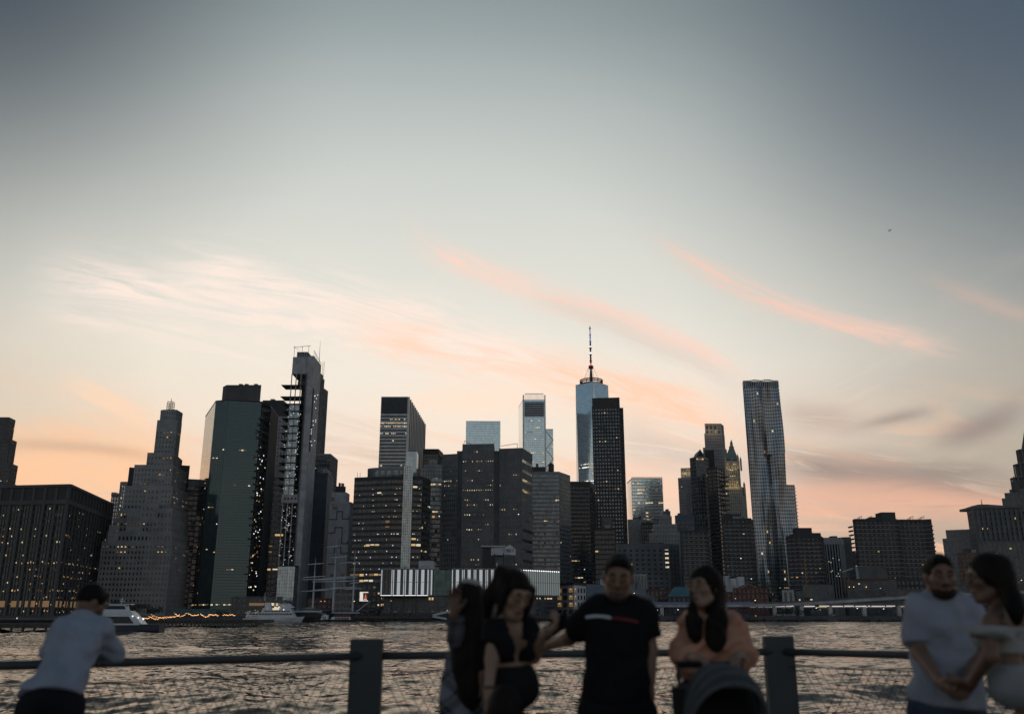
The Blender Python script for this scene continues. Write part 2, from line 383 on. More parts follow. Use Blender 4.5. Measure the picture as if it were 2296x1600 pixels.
class Bld:
    def __init__(s,name,label,cat='building',group=None):
        s.a=(name,label,cat,group); s.mb={}; s.later=[]; s.root=None; s.foot0=None
    def g(s,part,mats,kind=None):
        k=part+'|'+(mats.name if hasattr(mats,'name') else '+'.join(m.name for m in mats))
        if k not in s.mb: s.mb[k]=(part,mats,kind,MB())
        return s.mb[k][3]
    def vol(s,foot,z0,z1,st,nf=None,part='wall'):
        """a storeyed block: glass core, proud piers and spandrels, lit panes on the front edges foot[0..nf]"""
        if s.root is None:
            cx=sum(p[0] for p in foot)/len(foot); cy=sum(p[1] for p in foot)/len(foot)
            s.root=thing(s.a[0],s.a[1],s.a[2],(cx,cy,z0),s.a[3])
        fl=st.get('fl',3.8); bay=st.get('bay',3.0); pw=st.get('pw',.6); sh=st.get('sh',1.2); pd=st.get('pd',.35); sdp=st.get('sd',.25)
        if abs(pd-sdp)<.025: sdp=pd-.04
        wall=st.get('wall',STONE); gl=st.get('glass',GL_DK); span=st.get('span',wall); crown=st.get('crown',2.0); base=st.get('base',0)
        lit=st.get('lit',.08)*.8; rows=st.get('rows',()); edges=st.get('edges'); nf0=len(foot)-1 if nf is None else nf
        nE=len(foot); vis=[]
        for e in range(nE):
            A,B=Vector(foot[e][:2]),Vector(foot[(e+1)%nE][:2]); d=B-A
            if d.length>.3 and (d.y*(-A.x)+(-d.x)*(-A.y))/d.length>.05*A.length: vis.append(e)
        for e in range(nE):
            A,B=foot[e],foot[(e+1)%nE]
            s.g('glazing',gl).add([(A[0],A[1],z0),(B[0],B[1],z0),(B[0],B[1],z1),(A[0],A[1],z1)],[(0,1,2,3)]) if e in vis else s.g('rear_wall',wall).add([(A[0],A[1],z0),(B[0],B[1],z0),(B[0],B[1],z1),(A[0],A[1],z1)],[(0,1,2,3)])
        s.g('roof',ROOF).prism(foot,z1,z1+.3)
        nfl=max(1,int(round((z1-crown-z0-base)/fl))); fl=(z1-crown-z0-base)/nfl
        for e in range(nE):
            if e not in vis or (edges is not None and e not in edges and e<nf0): continue
            A,B=Vector(foot[e][:2]),Vector(foot[(e+1)%len(foot)][:2]); L=(B-A).length
            if L<.4: continue
            nb=max(1,int(round(L/bay))); bw=L/nb
            pm=s.g('pier',wall,'stuff'); sm=s.g('spandrel',span,'stuff'); lm=s.g('lit_window',LITS,'stuff')
            if st.get('pier',True) and pw>0:
                for i in range(nb+1):
                    c=i*bw; w=pw*(1.6 if i in (0,nb) else 1)
                    pm.fbox(A,B,max(0,c-w/2),min(L,c+w/2),z0,z1-crown if crown>0 else z1,-.1,pd)
            if crown>0: s.one(st.get('crownpart','parapet'),st.get('crownmat',wall)).fbox(A,B,0,L,z1-crown,z1+.5,-.1,pd+.08)
            if base>0: s.g('base',st.get('basemat',wall)).fbox(A,B,0,L,z0,z0+base,-.1,pd+.05)
            for k in range(nfl):
                z=z0+base+k*fl; fr=1-(z-z0)/(z1-z0)
                if sh>0: sm.fbox(A,B,0,L,z,z+sh,-.1,sdp)
                p=lit*random.choice((.25,.6,1,1,2.0))
                for (rf,rp) in rows:
                    if abs(fr-rf)*(z1-z0)<fl*.5: p=rp
                bl=st.get('blind',.13 if gl.name in ('dark_glass','black_glass','grey_glass') and bay<6 else 0)
                if bl>0:
                    bm=s.g('window_blind',BLINDS,'stuff')
                    for i in range(nb):
                        if random.random()<bl:
                            zz1=z+fl-.08*(fl-sh); bm.fquad(A,B,i*bw+pw/2+.03*bw,(i+1)*bw-pw/2-.03*bw,zz1-(fl-sh)*random.uniform(.25,.95),zz1,.04,random.randint(0,1))
                if p<=0: continue
                run=0
                for i in range(nb):
                    if run>0: run-=1; on=True
                    else:
                        on=random.random()<p*.55
                        if on: run=random.choice((0,0,1,2))
                        elif p>.5: on=random.random()<p
                    if on:
                        mi=random.choices((0,1,2,3,4),st.get('mix',(4,2,4,.5,.6)))[0]
                        hh=(fl-sh); q=st.get('litfrac',.62)
                        x0=i*bw+pw/2+bw*.04; x1=(i+1)*bw-pw/2-bw*.04
                        if mi==3: xm=(x0+x1)/2; x0,x1=xm-.35,xm+.35; zz0=z+fl-1.0; zz1=z+fl-.4
                        else: zz1=z+fl-.1*hh; zz0=zz1-hh*q*random.uniform(.5,1)
                        lm.fquad(A,B,x0,x1,zz0,zz1,.06,mi)
        return s
    def one(s,part,mats):
        k=part+'|'+str(len(s.mb)); s.mb[k]=(part,mats,None,MB()); return s.mb[k][3]
    def units(s,foot,z,n=3,m=None,hmax=4):
        xs=[p[0] for p in foot]; ys=[p[1] for p in foot]
        for i in range(n):
            w=(max(xs)-min(xs))*random.uniform(.08,.24); d=min(8,(max(ys)-min(ys))*.3); h=random.uniform(1.2,hmax)
            x=(min(xs)+max(xs))/2+random.uniform(-.22,.22)*(max(xs)-min(xs)); y=min(ys)+(max(ys)-min(ys))*.36+random.uniform(0,2)
            s.later.append(('rooftop_unit',m or random.choice((METAL,CONC_D,DARK)),(x,y,z+h/2),(w,d,h),0))
    def box(s,part,m,c,size,rz=0): s.later.append((part,m,c,size,rz))
    def done(s):
        for part,mats,kind,mb in s.mb.values(): mb.build(part,mats,s.root,kind)
        for part,m,c,size,rz in s.later: block(part,m,s.root,c,size,rz)
        return s.root

def foot_px(corners,pt,depth=30.0,zt=None):
    """corners [(px,Y)...] left to right at the roof line; the first one's roof is at pixel row pt.
    A single front is a rectangle square-on to the viewer across the river; sides run straight back from it."""
    z=zof(pt,corners[0][1]) if zt is None else zt
    f=[plan(px,Y,z) for px,Y in corners]
    if len(f)==2:
        for _ in range(3):
            R=f[0].length; Yb=f[1].y*R/f[1].length; f[1]=plan(corners[1][0],Yb,z)
    s=(f[0]+f[-1]).normalized()
    return f+[f[-1]+s*depth,f[0]+s*depth],z
def tower(name,label,corners,pt,st,depth=30,cat='skyscraper',units=2,z0=LAND,group=None):
    f,z=foot_px(corners,pt,depth); b=Bld(name,label,cat,group); b.vol(f,z0,z,st,nf=len(corners)-1)
    if units: b.units(f,z,units)
    return b,f,z

# ================================================================== skyline, left to right
ST_=dict
# --- dark stepped tower cut by the left edge
b=Bld('stepped_tower','dark stepped tower cut off by the left edge of the view','skyscraper')
stl=ST_(fl=4.0,bay=3.2,pw=1.2,sh=1.6,wall=STONE_D,glass=GL_BLK,lit=.05,crown=4)
for (pr,pt,dd,zb) in ((41,1085,0,None),(39.5,1040,4,1085),(37,985,8,1040),(34,936,12,985)):
    f,z=foot_px([(-150,900+dd),(pr-14,900+dd),(pr,915+dd)],pt,40)
    b.vol(f,LAND if zb is None else zof(zb,900+dd-4)+.5,z,stl,nf=2)
b.done()
# --- dark block with tall stone fins
b=Bld('office_block','broad dark office block with tall fins and hundreds of small lit windows','building')
f,z=foot_px([(-260,560),(156,540),(252,640)],1098,40)
stf=ST_(fl=3.9,bay=1.9,pw=.35,sh=1.1,pd=.3,sd=.15,wall=DARK,span=STONE_D,glass=GL_BLK,lit=0,crown=0,pier=True)
b.vol(f,LAND,z,stf,nf=2)
lm=b.g('lit_window',LITS,'stuff')
zz=[k for k in range(36)]
Hh=z-LAND
for e in range(2):
    A,B=f[e],f[e+1]; L=(B-A).length; nb=int(L/1.9); nfl=int(Hh/3.9)
    for k in range(nfl-2):
        fr=k/nfl
        p=.44 if fr<.38 else (.05 if fr<.52 else (.26 if fr<.72 else (.06 if fr<.80 else .32)))
        if e==1: p*=.8
        p*=random.uniform(.4,1.4)
        for i in range(nb):
            if random.random()<p:
                x0=i*L/nb+.5; zz0=LAND+k*Hh/nfl+1.6+random.uniform(0,1)
                lm.fquad(A,B,x0,x0+random.uniform(.35,.75),zz0,zz0+random.uniform(.5,1.0),.40,random.choices((0,1,4,2),(4,3,1,3))[0])
    # street-level lit hall
    for i in range(int(L/9)):
        lm.fquad(A,B,i*9+1.2,i*9+7.8,LAND+5,LAND+8.5,.42,2)
for e in range(2):                       # tall fins, each its own piece
    A,B=f[e],f[e+1]; t=(B-A).normalized(); n=Vector((t.y,-t.x)); L=(B-A).length; nfins=int(L/7.2)
    for i in range(nfins+1):
        c=A+t*(i*L/nfins)+n*.45
        if c.x<plan(-40,c.y,30).x: continue
        block('fin',STONE_D if i not in (0,nfins) else STONE_D,b.root,(c.x,c.y,LAND+(Hh-1)/2),(1.5 if e==0 else 1.3,1.1,Hh-1),math.atan2(t.y,t.x))
    cm=b.g('crown_band',STONE_D)
    cm.fbox(A,B,0,L,z-11,z-8.5,-.1,1.2); cm.fbox(A,B,-.6,L+.6,z-.8,z+.8,-.1,1.4)
    cs=b.g('crown_louvre',DARK); cs.fbox(A,B,0,L,z-8.5,z-.8,-.1,.5)
b.units(f,z+1,4); b.done()
# --- two slim towers seen between the block and the pyramid-stepped tower
b,f,z=tower('office_tower','slim brown tower top peeping over the dark finned block',[(250,840),(274,835)],1109,ST_(wall=TERRA,glass=GL_PALE,fl=3.6,bay=2.2,pw=.9,sh=.9,lit=.1),units=1); b.done()
b=Bld('round_tower','pale rounded tower with glowing windows behind the stepped stone tower','skyscraper')
z=zof(1080,800); c=plan(283,806,z); R=4.6
f=[Vector((c.x+R*math.cos(a),c.y+R*math.sin(a))) for a in [math.radians(180+k*22.5) for k in range(16)]]
b.vol(f,LAND,z,ST_(wall=STONE,glass=GL_PALE,fl=3.4,bay=1.8,pw=.5,sh=.9,lit=.5,mix=(2,3,2,0,0),crown=3),nf=8); b.done()
# --- stone tower stepped like a pyramid
b=Bld('setback_tower','pale stone tower stepped like a pyramid, with a slim top and mast cage','skyscraper')
Yb=600
ss=ST_(fl=3.5,bay=2.5,pw=1.35,sh=1.75,pd=.22,sd=.18,wall=STONE,glass=GL_BLK,lit=.03,crown=2.6,mix=(5,2,4,.2,.4))
tiers=[(229,386,424,1214,0,((.03,.0),(.10,.5),(.125,.5),(.17,.12),(.89,.03),(.40,.10),(.62,.09))),
       (240,386,424,1193,4,()),(254,386,423,1163,8,((.6,.3),)),(269,387,422,1141,12,((.3,.15),)),(282,387,421,1090,17,((.55,.35),(.85,.3))),
       (302,388,419,1043,22,((.5,.4),)),(331,389,408,1016,28,((.75,.75),(.6,.12)))]
zprev=LAND
for i,(x0,x1,x2,pt,dd,rows) in enumerate(tiers):
    f,z=foot_px([(x0,Yb+dd),(x1,Yb+dd-(0 if i else 0)),(x2,Yb+dd+50-dd*.6)],pt,60-dd)
    s2=dict(ss); s2['rows']=rows; s2['lit']=.018+.012*i
    b.vol(f,zprev,z,s2,nf=2)
    zprev=z-.4
# notches: small raised blocks on the setbacks give the stair-stepped skyline
for (x0,x1,pt,dd) in ((245,268,1178,2),(286,318,1150,6),(318,356,1128,10),(330,368,1090,15),(338,372,1066,20),(345,378,1030,26)):
    f,z=foot_px([(x0,Yb+dd-1.5),(x1,Yb+dd-1.5)],pt,10); b.vol(f,z-18,z,dict(ss,lit=.05),nf=1)
f,z=foot_px([(353,Yb+34),(398,Yb+34),(407,Yb+44)],943,22); b.vol(f,zprev,z,dict(ss,fl=3.6,bay=2.3,crown=8,lit=.05,rows=((.45,.5),(.55,.3))),nf=2)
zt=z
f,z=foot_px([(361,Yb+36),(367,Yb+34),(396,Yb+34),(409,Yb+46)],921,20); b.vol(f,zt-.4,z,dict(ss,fl=4.2,bay=2.0,pw=1.2,crown=1.4,lit=.0,rows=((.3,.5),)),nf=3)
c=plan(381,Yb+44,z); cg=b.g('mast_cage',DARK)
ztop=zof(898,Yb+44); r=2.0
for sx in (-1,1):
    for sy in (-1,1): cg.tube((c.x+sx*r,c.y+sy*r,z),(c.x+sx*r,c.y+sy*r,ztop-1.5),.18,n=5)
for k in range(5):
    zz0=z+(ztop-z)*(k+1)/5.6
    for sx in (-1,1):
        cg.tube((c.x-r,c.y+sx*r,zz0),(c.x+r,c.y+sx*r,zz0),.14,n=5); cg.tube((c.x+sx*r,c.y-r,zz0),(c.x+sx*r,c.y+r,zz0),.14,n=5)
        cg.tube((c.x-r,c.y+sx*r,zz0-1.2),(c.x+r,c.y+sx*r,zz0),.12,n=4)
cg.tube((c.x,c.y,z),(c.x,c.y,ztop+1.5),.2,n=5)
f,z=foot_px([(400,Yb+58),(426,Yb+62)],1042,20); b.one('penthouse',BRICK_D).prism(f,zof(1085,Yb+62),z)
f,z=foot_px([(290,Yb+40),(332,Yb+40)],1047,20); b.one('penthouse',BRICK_D).prism(f,zof(1085,Yb+40),z)
b.done()
# --- dark slabs between it and the green tower
b,f,z=tower('office_tower','near-black glass slab squeezed between stone stepped tower and green glass tower',[(408,690),(448,690)],1074,ST_(wall=DARK,glass=GL_BLK,fl=3.9,bay=3,pw=.3,sh=1.0,lit=.05,crown=5,crownmat=CONC),units=2); b.done()
b,f,z=tower('office_tower','dark slab with a few lit floors left of the green glass tower foot',[(440,665),(470,665)],1150,ST_(wall=DARK,glass=GL_BLK,fl=3.9,bay=3,pw=.3,sh=1.0,lit=.10),units=0,depth=12); b.done()
# --- green glass octagon
b=Bld('glass_tower','tall green glass tower with chamfered corners and a dark rooftop box','skyscraper')
z=zof(901,640)
cs=[(461,690),(484,637.5),(513,634),(587,640),(607,654),(624,690)]
f=[plan(px,Y,z) for px,Y in cs]
f+= [Vector((f[-1].x-15,735)),Vector((f[0].x-6,735))]
b.vol(f,LAND,z,ST_(fl=1.95,bay=1.62,pw=.17,sh=.24,pd=.06,sd=.05,wall=DARK,span=DARK,glass=GL_GRN,lit=.006,crown=.5,mix=(2,3,5,.8,0),
      rows=((.245,.25),(.29,.2),(.42,.10),(.515,.10),(.585,.10),(.72,.12),(.80,.16),(.955,.6))),nf=5)
A,B=f[0],f[1]; b.g('reflecting_facet',GL_SKY).fquad(A,B,.1,(B-A).length-.1,zof(1105,660),z-.8,.045)
rc,zr=foot_px([(500,668),(508,662),(586,662)],867,26); b.g('rooftop_box',STONE_D).prism(rc,z,zr)
for px in (540,553,574): c=plan(px,668,zr); b.box('vent_stack',DARK,(c.x,c.y,zr+1.0),(2.6,2.6,2.2))
b.units(f,z,2)
# dark steps put in for the stepped reflection on the right-hand chamfer
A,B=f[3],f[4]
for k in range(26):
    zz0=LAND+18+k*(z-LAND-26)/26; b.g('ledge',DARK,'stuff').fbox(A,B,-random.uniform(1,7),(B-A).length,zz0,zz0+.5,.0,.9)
b.g('dark_facet',GL_BLK).fquad(A,B,.2,(B-A).length-.2,LAND,z-1,.3)  # dark pane overlaid for the dim surroundings this chamfer reflects
b.g('side_facet',GL_OFF).fquad(f[4],f[5],.2,(f[5]-f[4]).length-.2,LAND,z-1,.3)  # dull dark pane overlaid to keep the sunset reflection off this facet
lm=b.g('lit_window',LITS,'stuff')
for k in range(70):
    zz0=LAND+10+random.random()*(z-LAND)*.72; x0=random.uniform(.3,(B-A).length-1.6); lm.fquad(A,B,x0,x0+random.uniform(.5,1.6),zz0,zz0+.8,.34,random.choice((0,1,2,3,2)))
b.done()
# --- classical-topped tower behind it
b=Bld('pyramid_roof_tower','grey tower with a dark flat-topped pyramid roof behind the green tower','skyscraper')
f,z=foot_px([(585,900),(652,900)],932,40); b.vol(f,LAND,z,ST_(fl=4,bay=3,pw=1.3,sh=1.3,wall=STONE,glass=GL_DK,lit=.12,mix=(1,3,2,2,0),crown=4),nf=1)
zr=zof(897,905); f2=[plan(589,905,zr),plan(636,905,zr)]; f2+=[Vector((f2[1].x,928)),Vector((f2[0].x,928))]
b.g('pyramid_roof',DARK).prism(f,z+.3,zr,foot2=f2); b.units(f2,zr,2); b.done()
# --- banded building
b,f,z=tower('banded_building','pale building with dark window strips beside the concrete tower',[(600,740),(651,740)],1045,ST_(wall=WHITE,glass=GL_BLK,fl=4.6,bay=9.0,pw=.8,sh=1.5,lit=.12,crown=9,mix=(3,4,2,.2,1)),depth=30); b.done()
# --- concrete tower under construction
b=Bld('unfinished_tower','tall slim concrete tower under construction with open floors and balcony slabs','skyscraper')
zt=zof(800,660); Y1=660
def px(p,Y,z): return plan(p,Y,z)
# concrete shaft
f=[px(690,Y1-2,zt),px(704,Y1-2,zt),px(720,Y1+26,zt)]; f+=[Vector((f[2].x-3,Y1+40)),Vector((f[0].x,Y1+36))]
b.vol(f,LAND,zt,ST_(fl=4.2,bay=40,pw=0,sh=0,wall=CONC,glass=CONC,lit=0,crown=0),nf=2)
fs=[px(657,Y1,zt),px(690,Y1,zt)]; fs=fs+[Vector((fs[1].x,Y1+34)),Vector((fs[0].x,Y1+34))]
xs0,xs1=fs[0].x,fs[1].x
zb1,zb2=zof(800,Y1),zof(838,Y1)
b.g('top_beam',CONC).box(xs0,xs1-.2,Y1,Y1+34,zb2,zb1)
b.g('mechanical_floor',CONC_D).box(xs0+3,xs1-.2,Y1+1,Y1+30,zb1,zof(788,Y1))
for i in range(5): b.box('post',CONC,(xs0+3+i*(xs1-xs0-4)/4,Y1+.8,(zb1+zof(788,Y1))/2),(.5,.5,zof(788,Y1)-zb1))
# open frame floors with slabs reaching out to the left
zz0=zb2; nS=42; zlow=LAND+4
m_core=b.g('core_wall',BRICK_D); m_core.box(xs0+6,xs1-.3,Y1+9,Y1+32,LAND,zb2); m_core.box(xs0-.5,xs0+5.9,Y1+9.5,Y1+31,LAND,zof(1106,Y1))
zA=zof(905,Y1); zB=zof(1275,Y1); zC1=zof(1235,Y1)
k=0; z=zb2-9
slab=MB()
while z>zof(1300,Y1):
    reach=7.2 if z>zA else 5.2
    if z<zof(1090,Y1): reach=1.2
    b.box('floor_slab',DARK if reach>2 else CONC_D,((xs0-reach+xs1)/2,Y1+6,z),(xs1-xs0+reach,14 if reach>2 else 10,.42))
    z-=9.0 if z>zA+8 else 5.6
for p in (0.0,.32,.66,1.0):
    x=xs0+(xs1-xs0-.5)*p; b.box('column',CONC if p<.9 else CONC_D,(x,Y1+.6,(zb2+LAND)/2),(.62,.62,zb2-LAND))
x=xs0-.8; b.g('glass_bay',GL_PALE).box(xs0+.2,xs0+(xs1-xs0)*.60,Y1+.9,Y1+8,zof(1110,Y1),zA)
mg=b.g('mullion',DARK,'stuff')
A=Vector((xs0+.2,Y1+.9)); B=Vector((xs0+(xs1-xs0)*.6,Y1+.9))
za=zof(1110,Y1)
for i in range(7): mg.fbox(A,B,i*(B-A).length/6-.06,i*(B-A).length/6+.06,za,zA,0,.12)
q=za
while q<zA: mg.fbox(A,B,0,(B-A).length,q,q+.12,0,.12); q+=2.8
b.g('transfer_wall',CONC).box(xs0-1.0,xs1+3,Y1-.8,Y1+9,zof(1127,Y1),zof(1108,Y1))
for i in range(5): b.box('opening',DARK,(xs0+1.5+i*2.6,Y1-.85,(zof(1127,Y1)+zof(1108,Y1))/2),(1.3,.2,1.5))
b.g('shade_net',mat('plywood',(.16,.12,.09),.9)).box(xs0+4.2,xs1-.4,Y1+3,Y1+8,zof(868,Y1),zof(852,Y1))
# glazed podium
zp=zof(1268,Y1-14); p0=px(624,Y1-14,zp); p1=px(662,Y1-14,zp)
b.vol([p0,p1,Vector((p1.x,Y1+14)),Vector((p0.x,Y1+14))],LAND,zp,ST_(fl=2.3,bay=1.7,pw=.1,sh=.12,pd=.06,sd=.05,wall=DARK,glass=GL_PALE,lit=.01,crown=.4,mix=(1,2,1,6,0)),nf=1)
# work lamps on the open floors
wl=b.g('work_lamp',[COOL,WARM],'stuff')
for i in range(150):
    zz1=random.uniform(zof(1300,Y1),zof(905,Y1)); xx=random.uniform(xs0,xs1-1) if zz1<zof(1127,Y1) else random.choice((random.uniform(xs0+(xs1-xs0)*.55,xs1-2),random.uniform(xs0-1.5,xs0+4)))
    wl.ball((xx,Y1-.2,zz1),random.uniform(.10,.24),0 if random.random()<.8 else 1,6,4)
for i in range(16): wl.ball((f[1].x+random.uniform(.3,4),Y1+3,random.uniform(zof(1010,Y1),zof(880,Y1))),.3,0,6,4)
# side opening, hoist mast, roof gear
b.g('side_recess',BRICK_D).fquad(f[1],f[2],2.5,8.5,zof(1010,Y1),zof(868,Y1),.05)
hm=b.g('hoist_mast',DARK)
for dx in (-.5,.5): hm.tube((xs1+.6+dx,Y1-2.6,LAND),(xs1+.6+dx,Y1-2.6,zb2),.12,n=4)
q=LAND
while q<zb2-2: hm.tube((xs1+.1,Y1-2.6,q),(xs1+1.1,Y1-2.6,q+1.6),.09,n=4); q+=1.6
rg=b.g('roof_rig',mat('rusty_steel',(.20,.08,.05),.8)); zr=zof(788,Y1)
for dx in (0,6,11): rg.tube((xs0+dx+.5,Y1+1,zr-4),(xs0+dx+.5,Y1+1,zr+5),.16,n=4)
rg.tube((xs0-.5,Y1+1,zr+3.6),(xs0+13,Y1+1,zr+5),.18,n=4); rg.tube((xs0,Y1+1,zr+4),(xs0+4,Y1+3,zr+2),.14,n=4)
for i in range(7):
    t=i/6; c=f[1].lerp(f[2],t); rg.tube((c.x,c.y,zt),(c.x,c.y,zt+4.5-3*t),.14,n=4)
rg.tube((f[1].x,f[1].y,zt+4.4),(f[2].x,f[2].y,zt+1.6),.16,n=4)
c=f[1].lerp(f[2],.7); b.g('antenna',DARK).tube((c.x,c.y,zt-2),(c.x,c.y,zof(764,c.y)),.28,.08,n=6)
for dx in (0,1.3): rg.tube((f[2].x+1.2+dx,f[2].y,zt-30),(f[2].x+1.2+dx,f[2].y,zt+4),.12,n=4)
for i in range(22): rg.tube((f[2].x+1.2,f[2].y,zt-30+i*1.5),(f[2].x+2.5,f[2].y,zt-29+i*1.5),.1,n=4)
b.done()
# --- brown shaft behind it
b=Bld('setback_tower','dark brown masonry shaft rising right behind the concrete tower','skyscraper')
sb=ST_(fl=3.9,bay=2.4,pw=1.2,sh=1.2,wall=BRICK,glass=GL_BLK,lit=.01,crown=3)
for (x0,x1,pt,zb,dd) in ((700,735,872,None,0),(700,727,846,874,4),(704,724,836,850,8)):
    f,z=foot_px([(x0,940+dd),(x1-8,940+dd),(x1,952+dd)],pt,30); b.vol(f,LAND if zb is None else zof(zb,940),z,sb,nf=2)
b.done()
b,f,z=tower('glass_tower','black glass box tower with thin vertical ribs right of the concrete tower',[(700,840),(741,840),(757,875)],1018,ST_(wall=METAL,glass=GL_BLK,fl=3.9,bay=1.6,pw=.25,sh=.5,pd=.3,lit=.03,crown=1),depth=20); b.done()
b=Bld('blank_walled_building','plain dark blue slab-sided building right of the concrete tower','building')
BLUEW=mat('dark_blue_panels',(.075,.105,.14),.55,.2,var=.15); f,z=foot_px([(690,745),(735,745),(748,775)],1061,30)
b.vol(f,LAND,z,ST_(fl=6,bay=40,pw=0,sh=.06,sd=.04,wall=BLUEW,span=DARK,glass=BLUEW,lit=.0,crown=1.5),nf=2)
b.g('rooftop_plant',GL_GRY).prism([p.lerp(sum(f,Vector((0,0)))/len(f),.2) for p in f],z,z+5); b.done()
# --- white painted building with line mural
b=Bld('mural_building','white painted building with grey stepped outline mural and dark penthouse','building')
f,z=foot_px([(741,700),(786,700),(798,716)],1103,26)
b.vol(f,LAND,z-8,ST_(fl=6,bay=40,pw=0,sh=0,wall=WHITE,glass=WHITE,lit=0,crown=.8),nf=2)
f3,z3=foot_px([(744,701),(777,701),(784,714)],1103,24); b.g('upper_wall',WHITE).prism(f3,z-8,z3)
fp,zp=foot_px([(752,704),(775,704)],1098,12); b.g('penthouse',DARK).prism(fp,z3,zp+3); b.units(fp,zp+3,2)
ln=b.g('mural_line',mat('grey_mural_paint',(.16,.175,.19),.8)); A,B=f[0],f[1]; L=(B-A).length
def seg(x0,z0,x1,z1,w=.45): ln.fbox(A,B,min(x0,x1)-w,max(x0,x1)+w,min(z0,z1)-w,max(z0,z1)+w,0,.05)
def chain(pts):
    for (xa,ya),(xb,yb) in zip(pts[:-1],pts[1:]):
        za,zb_=zof(ya,700),zof(yb,700)
        seg(L*xa,za,L*xb,za); seg(L*xb,za,L*xb,zb_)
chain([(.02,1164),(.38,1164),(.38,1146),(.66,1146),(.66,1163),(.98,1158)]); chain([(.0,1194),(.32,1194),(.32,1182),(.68,1182),(.68,1218),(.97,1212)])
chain([(.35,1238),(.35,1226),(.66,1228),(.66,1240),(.98,1238)]); chain([(.1,1264),(.42,1264),(.42,1236),(.42,1280)])
for (x,y,w,h) in ((.08,1118,2.2,2.5),(.08,1128,2.2,2.5),(.12,1138,4.5,3),(.2,1290,3,3),(.5,1296,3,3),(.72,1290,3,3)):
    zz1=zof(y,700); b.g('window',GL_BLK).fbox(A,B,L*x,L*x+w,zz1-h/2,zz1+h/2,0,.03)
b.done()
# --- dark brown banded building with curved crown and glass shaft
b=Bld('banded_building','dark brown banded office building with a curved glass crown and pale glass shaft','building')
z=zof(1068,640); cs=[(795,648),(878,640),(905,640)]
sband=ST_(fl=4.0,bay=3.6,pw=.22,sh=1.75,pd=.05,sd=.22,wall=DARK,span=BRICK_D,glass=GL_DK,lit=.10,crown=2.4,mix=(3,4,5,1.5,.5),litfrac=.7,
     rows=((.56,.25),(.755,.98),(.80,.1),(.87,.35),(.90,.5),(.93,.7),(.955,.9)))
f=[plan(p,Y,z) for p,Y in cs]+[plan(926,640,z),plan(948,642,z),plan(966,662,z)]
f+=[Vector((f[-1].x-5,700)),Vector((f[0].x-8,700))]
b.vol(f,LAND,z,dict(sband,edges=(0,1,3,4)),nf=5)
A,B=f[2],f[3]; L=(B-A).length
b.g('glass_shaft',GL_PALE).fbox(A,B,0,L,LAND,zof(1044,640),-1,1.2)
mg=b.g('mullion',DARK,'stuff')
for i in range(6): mg.fbox(A,B,i*L/5-.07,i*L/5+.07,LAND,zof(1044,640),1.2,1.3)
q=LAND
while q<zof(1046,640): mg.fbox(A,B,0,L,q,q+.12,1.2,1.3); q+=1.9
zc=zof(1044,650); c=plan(883,668,zc); R=(plan(941,668,zc).x-plan(826,668,zc).x)/2
fc=[Vector((c.x+R*math.cos(a),c.y-.35*0+R*.42*math.sin(a))) for a in [math.radians(180+i*15) for i in range(24)]]
b.vol(fc,z,zc,ST_(fl=3.9,bay=4.6,pw=.9,sh=.4,wall=METAL,glass=GL_GRY,lit=.0,crown=1.5,span=DARK),nf=12)
c2=plan(924,660,zof(1014,660)); b.g('lift_house',GL_PALE).box(c2.x-4,c2.x+4,656,668,zc-14,zof(1014,660))
lm=b.g('ceiling_lamp',[COOL,PALEL],'stuff')
for i in range(95):
    e=random.choice((0,0,0,1,3)); A,B=f[e],f[e+1]; L=(B-A).length; k=random.randint(3,int((z-LAND)/4)-2)
    x0=random.uniform(.5,L-1); zz0=LAND+k*4.0+3.2; lm.fquad(A,B,x0,x0+.45,zz0,zz0+.45,.08,random.choice((0,1,1)))
for i in range(2):
    c=plan(801+i*6,655,z); b.g('davit',DARK).tube((c.x,c.y,z),(c.x,c.y,z+5),.15,n=5)
b.done()
# --- grey fluted tower
b=Bld('office_tower','tall grey office tower with ribbed right side and dark louvred top','skyscraper')
f,z=foot_px([(855,1000),(915,1000),(951,1150)],890,30)
b.vol(f,LAND,z,ST_(fl=4.1,bay=2.1,pw=.18,sh=1.5,pd=.12,sd=.3,wall=METAL,span=STEEL,glass=GL_DK,lit=.02,crown=1.0,rows=((.118,.5),(.135,.7),(.15,.6),(.185,.35),(.345,.2),(.05,0)),mix=(3,5,1,2,0),edges=(0,)),nf=2)
b.g('louvre_band',DARK).fbox(f[0],f[1],.5,(f[1]-f[0]).length-.5,z-19,z-1.5,-.1,.5)
lv=b.g('louvre',METAL,'stuff'); 
for i in range(26): L=(f[1]-f[0]).length; lv.fbox(f[0],f[1],.6+i*(L-1.2)/26,.75+i*(L-1.2)/26,z-18.5,z-2,.5,.7)
A,B=f[1],f[2]; L=(B-A).length; nr=11
for i in range(nr+1):
    t=(B-A).normalized(); n=Vector((t.y,-t.x)); c=A+t*(i*L/nr)+n*.9
    block('rib',STEEL,b.root,(c.x,c.y,(z+LAND)/2),(2.6,2.4,z-LAND),math.atan2(t.y,t.x))
b.done()
